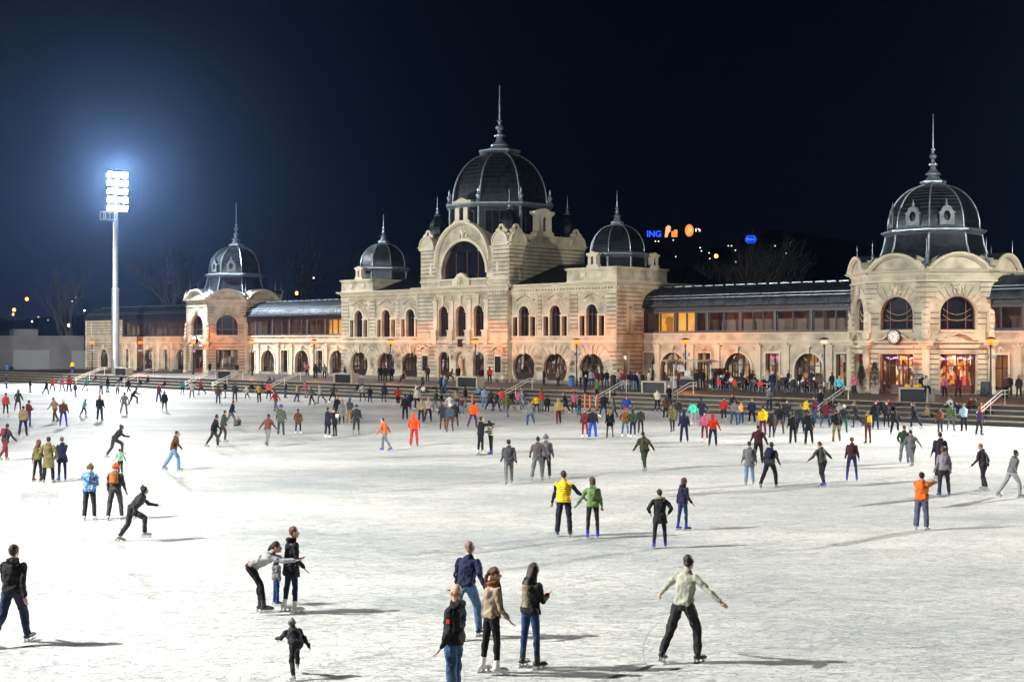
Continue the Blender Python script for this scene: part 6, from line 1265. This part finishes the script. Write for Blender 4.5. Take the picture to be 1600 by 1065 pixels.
# ---- middle distance, right
P(1101, 691, 0, 'woman in pink puffer jacket', (Pf, 'pnk'), ('slim', 'mar'), ('beanie', 'nav'), SW, fem=True, h=1.7); P(1114, 697, -10, 'person in red hooded jacket beside the pink puffer', (Jk, (.50, .03, .01)), ('trousers', 'nav'), ('hood', (.4, .02, .01)), SK, h=1.66, pose='glide')
P(1158, 662, 20, 'child in peach jacket on the far right ice', (Jk, (.7, .38, .14)), ('trousers', 'jean'), ('short', HY), SK, h=1.5); P(1147, 664, -30, 'person in grey mottled jacket beside the peach one', (Jk, 'gry'), ('trousers', 'jean'), ('short', HR), SK, h=1.66, pose='apart')
P(1192, 681, 5, 'person in round bright yellow jacket', (Pf, 'yel'), ('trousers', 'mar'), ('short', HK), SK, h=1.72); P(1185, 725, -10, 'man in dark maroon jacket striding, lower of the yellow jacket', (Jk, (.05, .018, .025)), ('trousers', 'blk'), ('short', HB), SK, h=1.74, pose='glide')
P(1206, 684, 10, 'dark woman gliding right of the yellow jacket', (Ct, 'dk'), ('slim', 'nav'), ('short', HD), SK, fem=True, h=1.6, pose='stand2'); P(1218, 678, -25, 'skater in black vest and brown leggings', (Jk, 'blk'), ('slim', 'brn'), ('short', HD), SK, pose='wide')
P(1239, 693, 0, 'left one of two people in black holding hands', (Jk, 'blk'), ('trousers', 'blk'), ('short', HD), SK, h=1.66, pose='stand'); P(1264, 694, 0, 'right one of two people in black holding hands, long coat', (Ct, 'blk'), ('trousers', 'blk'), ('short', HD), SK, h=1.76, pose='apart'); P(1251, 677, -10, 'dark skater behind the pair in black', (Jk, 'dk'), ('trousers', 'nav'), ('beanie', (.3, .15, .12)), SK, h=1.68, pose='wide')
P(1273, 662, 60, 'tall person in maroon jacket and jeans by the lower step', (Jk, 'mar'), ('trousers', 'jean'), ('short', HB), SK, h=1.82); P(1258, 660, -60, 'fair haired person in bright yellow top leaning over', (Jk, 'yel'), ('trousers', 'dk'), ('short', HY), SK, h=1.7, pose='stride')
P(1307, 690, 0, 'skater in black jacket and beige trousers', (Jk, 'blk'), ('trousers', 'khk'), ('short', HD), SK, h=1.74, pose='apart'); P(1318, 676, -30, 'skater in bottle green trousers behind the beige trousers', (Jk, 'dk'), ('trousers', (.02, .12, .07)), ('beanie', 'crm'), SK, h=1.66, pose='glide')
P(1171, 757, 0, 'slate grey skater in light blue jeans, right half', (Ct, 'gry'), ('trousers', 'ltj'), ('short', HD), SG, h=1.62); P(1203, 763, -35, 'skater with dark backpack leaning forward, right half', (Jk, 'dk'), ('trousers', 'blk'), ('short', HD), SG, h=1.76, pose='stride', pack=K['nav'])
P(1285, 760, 35, 'man in grey jacket with arms swinging wide', (Jk, (.07, .07, .06)), ('trousers', 'dk'), ('short', HR), SB, h=1.70, pose='wide'); P(1331, 751, -15, 'ponytailed woman in dark maroon jumper and jeans', (Sw, (.05, .02, .03)), ('slim', (.015, .03, .10)), ('pony', HR), SB, h=1.68, fem=True, pose='apart')
P(1356, 693, 15, 'woman in brown top with yellow bag near the right steps', (Jk, 'brn'), ('slim', 'brn'), ('short', HY), SK, fem=True, h=1.7, pose='phone', pack=K['yel']); P(1398, 679, -20, 'dark skater bending low near the right steps', (Jk, 'blk'), ('trousers', 'blk'), ('short', HD), SG, h=1.66, pose='deep')
P(1413, 723, -30, 'red faced man in dark green jacket standing sideways', (Jk, 'dgr'), ('trousers', 'gry'), ('short', HR), SB, h=1.66, pose='pockets'); P(1425, 728, 10, 'grey figure gliding beside the dark green jacket', (Jk, 'gry'), ('trousers', 'gry'), ('short', HD), SG, h=1.62, pose='stride')
P(1475, 775, 0, 'brown haired person in lilac grey hoodie and blue skates', (Jk, (.26, .24, .27)), ('trousers', (.03, .035, .04)), ('bob', HR), SB, h=1.74, fem=True, pose='apart', hi=True); P(1469, 748, 0, 'taller dark jacketed skater just behind the lilac hoodie', (Jk, (.03, .025, .04)), ('trousers', 'dk'), ('short', HD), SG, h=1.82, pose='stand')
P(1440, 828, -35, 'person in orange jacket and blue grey trousers holding out a bag', (Pf, (.62, .14, .02)), ('wide', (.10, .11, .17)), ('short', HD), ('skate', (.4, .38, .45)), h=1.64, pose='reach'); P(1537, 766, 40, 'skater in dark suit with one arm back, far right', (Jk, (.05, .035, .045)), ('trousers', 'dk'), ('short', (.3, .1, .08)), SG, h=1.72, pose='glide')
P(1581, 777, -80, 'grey skater cut near the right edge', (Jk, 'gry'), ('trousers', 'lgry'), ('short', HD), SG, h=1.7, pose='stride'); P(1506, 674, 0, 'person in light blue top and black trousers with raised hands', (Jk, (.35, .5, .62)), ('trousers', 'blk'), ('short', HY), SK, h=1.66, pose='phone')
P(1469, 676, 10, 'person in plaid brown jacket at the right kerb', (Pf, 'brn'), ('trousers', 'dk'), ('short', HD), SK, h=1.5, pose='stand2')
# ---- far row on the ice, left and centre
rnd = random.Random(11)
FAR = [(10, 607, 'nav', 'dark blue skater at the far left kerb'), (47, 613, 'dgr', 'dark green skater by the far left kerb'), (72, 616, 'blk', 'black clad skater below the grey shed'), (97, 612, 'pnk', 'skater in a pink jacket below the grey shed door'), (108, 613, 'red', 'skater in a red jacket under the blue barrel'), (118, 620, 'prp', 'skater in purple below the end wall'), (82, 611, 'cor', 'skater in coral below the shed'), (134, 611, 'tea', 'skater in turquoise just left of the first handrail foot'), (158, 616, 'gry', 'grey skater at the foot of the first handrail'), (168, 613, 'blk', 'black skater right of the first handrail'), (184, 617, 'lgry', 'pale grey skater below the mast'), (201, 616, 'dk', 'dark skater just right of the mast'), (248, 628, 'mar', 'maroon skater in the gap left of the far pavilion'), (285, 616, 'tea', 'turquoise jacket skater below the left lamp'), (300, 622, 'lgry', 'pale skater below the far pavilion'), (314, 617, 'red', 'red jacket skater below the far pavilion clock'), (341, 631, 'brn', 'tall brown coated skater below the far pavilion'), (352, 622, 'blk', 'black skater right of the brown coat'), (386, 624, 'crm', 'cream jacket skater below the far handrail'), (420, 624, 'cor', 'coral jacket skater below the left wing'), (446, 622, 'nav', 'navy skater below the left wing'), (478, 622, 'pnk', 'pink jacket skater below the left counter'), (520, 628, 'dk', 'dark skater passing before the left counter'), (566, 628, 'lgry', 'pale skater at the kerb left of the centre'), (578, 629, 'blk', 'black skater at the kerb left of the centre'), (600, 628, 'nav', 'navy skater at the kerb under the lamp'), (622, 633, 'red', 'red jacket skater at the kerb left of the beige pair'), (641, 640, 'nav', 'navy jacket skater behind the black one'), (652, 640, 'crm', 'cream jacket skater behind the beige pair'), (680, 642, 'dgr', 'green jacket skater left of the centre cluster'), (691, 640, 'nav', 'navy blue jacket skater left of the centre cluster'), (702, 645, 'wht', 'white jacket skater behind the centre cluster'), (714, 640, 'tan', 'tan jacket skater behind the centre cluster'), (727, 637, 'dk', 'dark skater behind the orange red jacket'), (766, 641, 'dk', 'dark skater right of the central counter'), (776, 643, 'nav', 'navy skater right of the central counter'), (784, 640, 'cor', 'coral jacket skater before the handrail right of centre'), (799, 637, 'blk', 'black jacket skater before the handrail right of centre'), (819, 643, 'ltj', 'light blue skater under the round doors'), (838, 646, 'yel', 'pale yellow jacket skater under the round doors'), (846, 643, 'red', 'red jacket skater under the round doors'), (855, 648, 'blk', 'black skater under the round doors'), (884, 646, 'nav', 'navy skater left of the orange posts'), (897, 645, 'pnk', 'pink jacket skater left of the orange posts'), (905, 649, 'blk', 'black jacket skater left of the orange posts'), (943, 651, 'blk', 'black skater right of the orange posts'), (960, 652, 'gry', 'grey skater below the big handrail'), (979, 657, 'blu', 'person in bright blue jacket behind the red cap'), (1040, 655, 'brn', 'brown jacket skater left of the handrail foot'), (1060, 657, 'dk', 'dark jacket skater at the handrail foot'), (1097, 662, 'nav', 'navy skater right of the mint jacket'), (1131, 659, 'red', 'skater in a vivid red jacket below the cafe tables'), (1175, 662, 'nav', 'navy skater behind the round yellow jacket'), (1229, 664, 'dk', 'dark skater below the rightmost cafe table'), (1290, 668, 'mar', 'maroon skater left of the beige trousers'), (1338, 668, 'dk', 'dark skater right of the last handrail but one'), (1368, 671, 'blk', 'black skater by the steps under the potted bushes'), (1385, 668, 'dk', 'dark jacket skater under the left end of the counter'), (1430, 670, 'blk', 'black skater under the clock pavilion counter'), (1486, 674, 'grn', 'green jacket skater near the light blue top'), (1530, 680, 'prp', 'lilac jacket skater below the right handrail')]
PS = ['stand', 'glide', 'stride', 'stride2', 'apart', 'stand2', 'wide', 'walk']
for i, (x_, y_, c_, lb) in enumerate(FAR):
    P(x_, y_, rnd.choice((0, 20, -30, 80, -80, 170, -60)), lb, ((Jk, Pf, Ct, Jk)[i % 4], c_), (('trousers', 'slim')[i % 2], rnd.choice(('nav', 'blk', 'jean', 'dk', 'gry'))), (rnd.choice(('short', 'beanie', 'long', 'bob')), rnd.choice((HB, HD, HR, HY))), rnd.choice((SK, SK, SW, SB)), h=rnd.choice((1.72, 1.66, 1.78, 1.45, 1.6)), pose=PS[(i*5) % 8], group='skaters along the far side of the rink')
# ---- people standing and sitting on the terrace and steps
def T_(x, q, yaw, label, c, lc='blk', pose='stand', h=1.72, hair=None, fem=False, seat=None, kind=Jk, z=None, **k):
    zz = TZ if z is None else z
    return person(wp(at_q(x, q), q, zz), yaw, label, pose=pose, h=h, fem=fem, top=(kind, K[c] if isinstance(c, str) else c), legs=('trousers', K[lc]), hair=hair or (('short', 'long', 'beanie', 'bob')[int(x) % 4], (HB, HD, HR, HY)[int(x) % 4]), shoe=('shoe' if z is None else 'skate', (.03, .03, .03)), seat=seat, group='people on the terrace and steps', **k)
T_(113, 19.6, 180, 'person in yellow vest standing behind the blue barrel', 'yel', kind=Jk); T_(328, 12, 150, 'person in black beside the far pavilion door', 'blk', hair=('short', HK)); T_(370, 14, -150, 'person in dark coat right of the far pavilion window', 'dk', kind=Ct)
T_(493, 15, 0, 'person in black coat before the left wing arch', 'blk', kind=Ct, h=1.78); T_(507, 14, 20, 'person in grey jacket beside the black coat, left wing', 'gry'); T_(539, 21, -60, 'person in navy leaning at the left counter', 'nav'); T_(480, 9, 0, 'person in pink standing in the left wing archway', 'pnk')
T_(594, 17, 10, 'left one of two black figures before the round doors', 'blk', kind=Ct, h=1.8); T_(602, 17, -20, 'right one of two black figures before the round doors', 'blk', h=1.78); T_(612, 16, -10, 'dark figure just right of the two black ones', 'nav', h=1.7); T_(632, 17, 100, 'person in maroon sitting low by the round door', 'mar', pose='sit2', seat=.42)
T_(702, 16, -60, 'stooping person in dark brown near the niche statue', 'brn', pose='deep'); T_(716, 15, 40, 'large person in black coat near the niche statue', 'blk', kind=Ct, h=1.85); T_(765, 12, -10, 'person in red jacket right of the central lamp', 'red'); T_(752, 14, 20, 'person in black at the foot of the central lamp', 'blk')
for x_, c_, lb, k_ in ((907, 'wht', 'white jacket person left in the group by the last round door', Jk), (915, 'blk', 'black jacket person second in the group by the last round door', Jk), (924, 'lgry', 'person with white and blue jacket in the group by the round door', Jk), (933, 'mar', 'maroon jacket person in the group by the round door', Jk), (941, 'blk', 'black coat person right in the group by the round door', Ct), (948, 'blk', 'dark person at the right end of the round door group', Jk)): T_(x_, 15.5+(x_ % 3)*.5, (x_*37) % 360, lb, c_, ('jean', 'blk', 'nav')[x_ % 3], kind=k_, h=1.68+(x_ % 4)*.04)
for x_, c_, lb in ((966, 'lgry', 'pale jacket person left in the group at the hall corner'), (974, 'mar', 'maroon jacket person with jeans at the hall corner'), (985, 'blk', 'black jacket person at the hall corner'), (992, 'nav', 'navy jacket person at the hall corner'), (996, 'wht', 'white printed shirt person at the hall corner'), (1004, 'blk', 'black jacket person beside the white wall'), (1014, 'crm', 'cream coat person right in the group at the hall corner')): T_(x_, 18.5+(x_ % 3)*.4, (x_*53) % 360, lb, c_, ('jean', 'gry', 'ltj')[x_ % 3], h=1.68+(x_ % 4)*.04)
T_(1207, 17.5, 10, 'tall man in navy jacket and jeans standing before the cafe tables', 'nav', 'jean', h=1.86, hair=('beanie', K['wht'])); T_(1312, 19, 160, 'person in bright light blue jacket leaning at the last handrail', (.12, .55, .72), pose='stride', kind=Pf, h=1.74)
T_(1441, 13, 170, 'person in black hooded coat behind the girl on the clock pavilion counter', 'blk', kind=Ct, hair=('hood', K['blk'])); T_(1447, 22.3, 175, 'girl in white jumper sitting at the right end of the clock pavilion counter', 'crm', pose='sit', fem=True, seat=1.02, kind=Sw, hair=('bob', HR)); T_(1497, 14, -30, 'person in dark red coat passing the pavilion shop window', 'mar', pose='walk', kind=Ct)
T_(1577, 9, 150, 'person in black before the door right of the pavilion', 'blk', hair=('short', HR)); T_(1592, 10, 160, 'woman in dark coat at the right edge of the terrace', 'dk', kind=Ct, fem=True, hair=('long', HD)); T_(1571, 13, -60, 'person in brown standing by the rightmost lamp', 'brn')
T_(1476, 13.2, 120, 'person in pink behind the pavilion shop window glass', 'pnk')
for x_, q_, c_, lb in ((1098, 10, 'blk', 'person in black standing between the two patio heaters'), (1118, 7.5, 'dk', 'dark figure in front of the rect door behind the heater'), (1136, 8, 'blk', 'black figure left in the middle wing arch'), (1160, 7, 'brn', 'brown jacket figure right in the middle wing arch'), (1176, 9.5, 'blk', 'black figure behind the pale cafe table'), (1199, 7.5, 'wht', 'waiter in white shirt in the pink lit door'), (1232, 8, 'nav', 'navy figure behind the tables left of the cafe arch'), (1250, 7.5, 'blk', 'black figure in the cafe arch, left one'), (1268, 7.5, 'dk', 'dark figure in the cafe arch, right one'), (1300, 9.5, 'blk', 'dark hooded figure beside the unlit lamp'), (1060, 12, 'mar', 'person in maroon at the drinks kiosk'), (1088, 13, 'blk', 'person in black right of the drinks kiosk'), (1335, 12, 'pnk', 'pink cap person left of the potted bushes'), (668, 14, 'dk', 'dark figure beside the left memorial plaque'), (850, 14, 'blk', 'black figure between two round doors'), (872, 13.5, 'gry', 'grey figure at the third round door from the right')):
    T_(x_, q_, (x_*41) % 360, lb, c_, ('blk', 'nav', 'dk')[x_ % 3], kind=(Jk, Ct)[x_ % 2], h=1.66+(x_ % 5)*.04)
# cafe guests with their chairs
gi = 0
for ti, (s_, q_) in enumerate(TAB):
    for j, (da, dq, rz) in enumerate(((-.45, .85, 0), (.45, .85, 0), (-.4, -.85, math.pi), (.45, -.85, math.pi))):
        side = 'front' if dq > 0 else 'rear'; lr = 'left' if da < 0 else 'right'; nm = ('table by the patio heater', 'table before the middle wing arch', 'pale table left of the tall man', 'table under the unlit lamp', 'rightmost cafe table', 'table closest to the pink lit door')[ti]
        cc = mat('red_plastic', (.6, .03, .03), .5) if (ti, j) in ((0, 1), (1, 0), (2, 1)) else None
        cafe_chair(s_+da, q_+dq, rz+math.pi if dq < 0 else rz, ('red' if cc else 'black')+' cafe chair at the '+side+' '+lr+' of the '+nm, cc) if False else cafe_chair(s_+da, q_+dq, (math.pi if dq > 0 else 0), ('red' if cc else 'black')+' cafe chair at the '+side+' '+lr+' of the '+nm, cc)
        c_ = ('blk', 'dk', 'nav', 'wht', 'mar', 'blk', 'red', 'blk', 'gry', 'dk', 'blk', 'crm')[gi % 12]; gi += 1
        if (ti*4+j) % 5 == 4: continue
        person(wp(s_+da, q_+dq-.02*(1 if dq > 0 else -1), TZ), math.degrees(-TH)+(0 if dq > 0 else 180), 'seated guest in '+dict(blk='black', dk='dark grey', nav='navy', wht='white', mar='maroon', red='red', gry='grey', crm='cream')[c_]+' '+side+' '+lr+' of the '+nm, pose=('sit', 'sit2')[gi % 2], h=1.7, fem=gi % 2 == 0, top=(Jk, K[c_]), legs=('trousers', K[('blk', 'jean', 'nav')[gi % 3]]), hair=(('short', 'long', 'beanie', 'bob')[gi % 4], (HB, HD, K['wht'], HY)[gi % 4]), shoe=('skate' if gi % 3 else 'shoe', (.6, .6, .6) if gi % 3 == 1 else (.02, .05, .4)), seat=.46, group='guests at the cafe tables')
# people resting on the steps
for x_, k_, c_, lb in ((150, 2, 'nav', 'navy jacket sitter on the steps by the first handrail'), (190, 2, 'blk', 'black jacket sitter on the steps under the mast counter'), (220, 1, 'dk', 'dark sitter on the steps under the second lamp'), (232, 2, 'nav', 'hunched navy sitter right of the second handrail'), (258, 1, 'mar', 'maroon sitter alone on the steps left of the far pavilion'), (395, 1, 'blk', 'left one of two black sitters below the left wing'), (410, 1, 'dk', 'right one of two dark sitters below the left wing'), (423, 3, 'brn', 'brown sitter on the top step below the left wing'), (429, 3, 'gry', 'grey sitter beside the brown one on the top step'), (652, 2, 'crm', 'cream sitter with auburn hair on the steps left of centre'), (662, 2, 'wht', 'white jacket sitter on the steps left of centre'), (748, 2, 'ltj', 'pale blue sitter under the central counter'), (816, 2, 'ltj', 'light blue sitter right of centre'), (1146, 2, 'blk', 'black sitter below the cafe tables'), (1375, 2, 'nav', 'left one of two sitters under the potted bushes'), (1390, 2, 'mar', 'right one of two sitters under the potted bushes'), (1487, 3, 'wht', 'white sleeved sitter stretching an arm right of the counter'), (1497, 2, 'nav', 'navy sitter right of the counter'), (1519, 3, 'mar', 'maroon sitter left of the rightmost handrail'), (1529, 3, 'oli', 'olive jacket sitter at the rightmost handrail'), (1534, 2, 'ora', 'orange trousered sitter at the foot of the rightmost handrail'), (1312, 1, 'lgry', 'pale grey sitter by the last handrail but one'), (1296, 2, 'dk', 'dark sitter left of the last handrail but one'), (1450, 1, 'tan', 'fair sitter under the clock pavilion counter'), (560, 2, 'blk', 'black sitter right of the left counter'), (600, 1, 'gry', 'grey sitter below the two black figures')):
    q_ = QE-.9*(k_)+.35
    person(wp(at_q(x_, q_), q_, 0), math.degrees(-TH)+180+((x_*7) % 50-25), lb, pose=('sit', 'sit2')[x_ % 2], h=1.68, fem=x_ % 2 == 0, top=(Jk, K[c_]), legs=('trousers', K[('blk', 'jean', 'nav', 'dk')[x_ % 4]]), hair=(('short', 'long', 'beanie', 'bob')[x_ % 4], (HB, HD, HR, HY)[(x_//3) % 4]), shoe=('skate', (.03, .03, .03) if x_ % 3 else (.6, .6, .6)), seat=TZ*k_/4+.02, group='people on the terrace and steps')
for x_, k_, c_, lb in ((690, 2, 'nav', 'left one of two people standing on the steps left of the central counter'), (694, 2, 'ltj', 'light blue jacket one of two people standing left of the central counter'), (660, 2, 'dgr', 'dark green figure on the steps below the plaque'), (914, 3, 'blk', 'black dressed person with white cap on the top step'), (933, 2, 'grn', 'green jacket person stepping down by the handrail'), (1046, 1, 'blk', 'person in black holding the handrail below the kiosk'), (1202, 1, 'gry', 'grey person coming down the steps below the cafe'), (1282, 1, 'blk', 'dark figure beside the handrail before the bushes')):
    q_ = QE-.9*k_+.4; person(wp(at_q(x_, q_), q_, TZ*k_/4), (x_*31) % 360, lb, pose=('stand', 'walk', 'phone')[x_ % 3], h=1.72, top=(Jk, K[c_]), legs=('trousers', K[('blk', 'jean', 'nav')[x_ % 3]]), hair=(('short', 'beanie')[x_ % 2], HY if x_ % 2 else K['wht']), shoe=('skate', (.03, .03, .03)), group='people on the terrace and steps')
# statue in the niche: a draped stone figure
body, J = body_mesh('stand', True, False)
sm_ = bpy.data.meshes.new('statue'); v, f = [], []
ellip(v, f, (0, 0, 1.62), (.1, .11, .13)); loft(v, f, [(Vector((0, 0, 0)), .3, .2, Vector((1, 0, 0)), Vector((0, 1, 0))), (Vector((.02, 0, .5)), .25, .18, Vector((1, 0, 0)), Vector((0, 1, 0))), (Vector((0, 0, .95)), .19, .14, Vector((1, 0, 0)), Vector((0, 1, 0))), (Vector((0, 0, 1.3)), .21, .13, Vector((1, 0, 0)), Vector((0, 1, 0))), (Vector((0, 0, 1.45)), .07, .07, Vector((1, 0, 0)), Vector((0, 1, 0)))])
capsule(v, f, (.19, 0, 1.35), (.3, -.08, 1.1), .06, .05); capsule(v, f, (.3, -.08, 1.1), (.22, -.22, 1.3), .05, .035); capsule(v, f, (-.19, 0, 1.35), (-.26, .02, 1.02), .06, .05); capsule(v, f, (-.26, .02, 1.02), (-.12, -.15, .92), .05, .035)
m_ = fuse('statue', v, f, .03, 1); m_.materials.append(mat('pinkish_stone', (.42, .27, .20), .8, bump=(8, .5, .02))); o = bpy.data.objects.new('statue', m_); COL.objects.link(o); o.location = wp(3.55, D1+.0, TZ+1.1); o.rotation_euler = (0, 0, -TH); tag(o, 'draped stone statue standing in the arched niche of the centre', 'statue')

# ------------------------------------------------------------------ blade cuts and scrapings in the ice
rc = random.Random(5); cut = MB(); snow = MB()
for i in range(1100):
    Y = 17+43*rc.random()**1.6; X = rc.uniform(-.42, .42)*Y*1.05; long_ = rc.random() < .3
    Rr = rc.uniform(6, 22) if long_ else rc.uniform(.4, 2); sp_ = (rc.uniform(.8, 5) if long_ else rc.uniform(.06, .35))/Rr; a0 = rc.uniform(0, 6.28); w = rc.uniform(.003, .008)*(1 if long_ else 1.5); n_ = 14 if long_ else 3
    vs = []
    for k in range(n_+1):
        a = a0+sp_*k/n_; t = w*(1-abs(2*k/n_-1)**3)+.0004
        for r_ in (Rr-t, Rr+t): vs.append((X+math.cos(a)*r_-math.cos(a0)*Rr, Y+math.sin(a)*r_-math.sin(a0)*Rr, .004))
    (cut if rc.random() < .8 else snow).add(vs, [(2*k, 2*k+1, 2*k+3, 2*k+2) for k in range(n_)])
cut.out('blade_cuts', mat('cut_ice', (.34, .37, .39), .5))['kind'] = 'stuff'
snow.out('snow_scrapings', mat('scraped_snow', (.88, .88, .87), .8))['kind'] = 'stuff'
# ------------------------------------------------------------------ night haze round the floodlights
hz_ = MB(); hz_.box(I4, -1700, 1700, -2, 46, -1000, 60)
HM = bpy.data.materials.new('haze'); HM.use_nodes = True; t_ = HM.node_tree; t_.nodes.clear()
ho = nn(t_, 'ShaderNodeOutputMaterial'); pv = nn(t_, 'ShaderNodeVolumePrincipled'); pv.inputs['Color'].default_value = (.28, .50, 1, 1); pv.inputs['Density'].default_value = .0001; pv.inputs['Anisotropy'].default_value = .87
t_.links.new(pv.outputs[0], ho.inputs['Volume']); h_o = hz_.out('haze', HM); h_o['kind'] = 'stuff'
bm_ = bmesh.new(); bm_.from_mesh(h_o.data); bmesh.ops.recalc_face_normals(bm_, faces=bm_.faces); bm_.to_mesh(h_o.data); bm_.free()
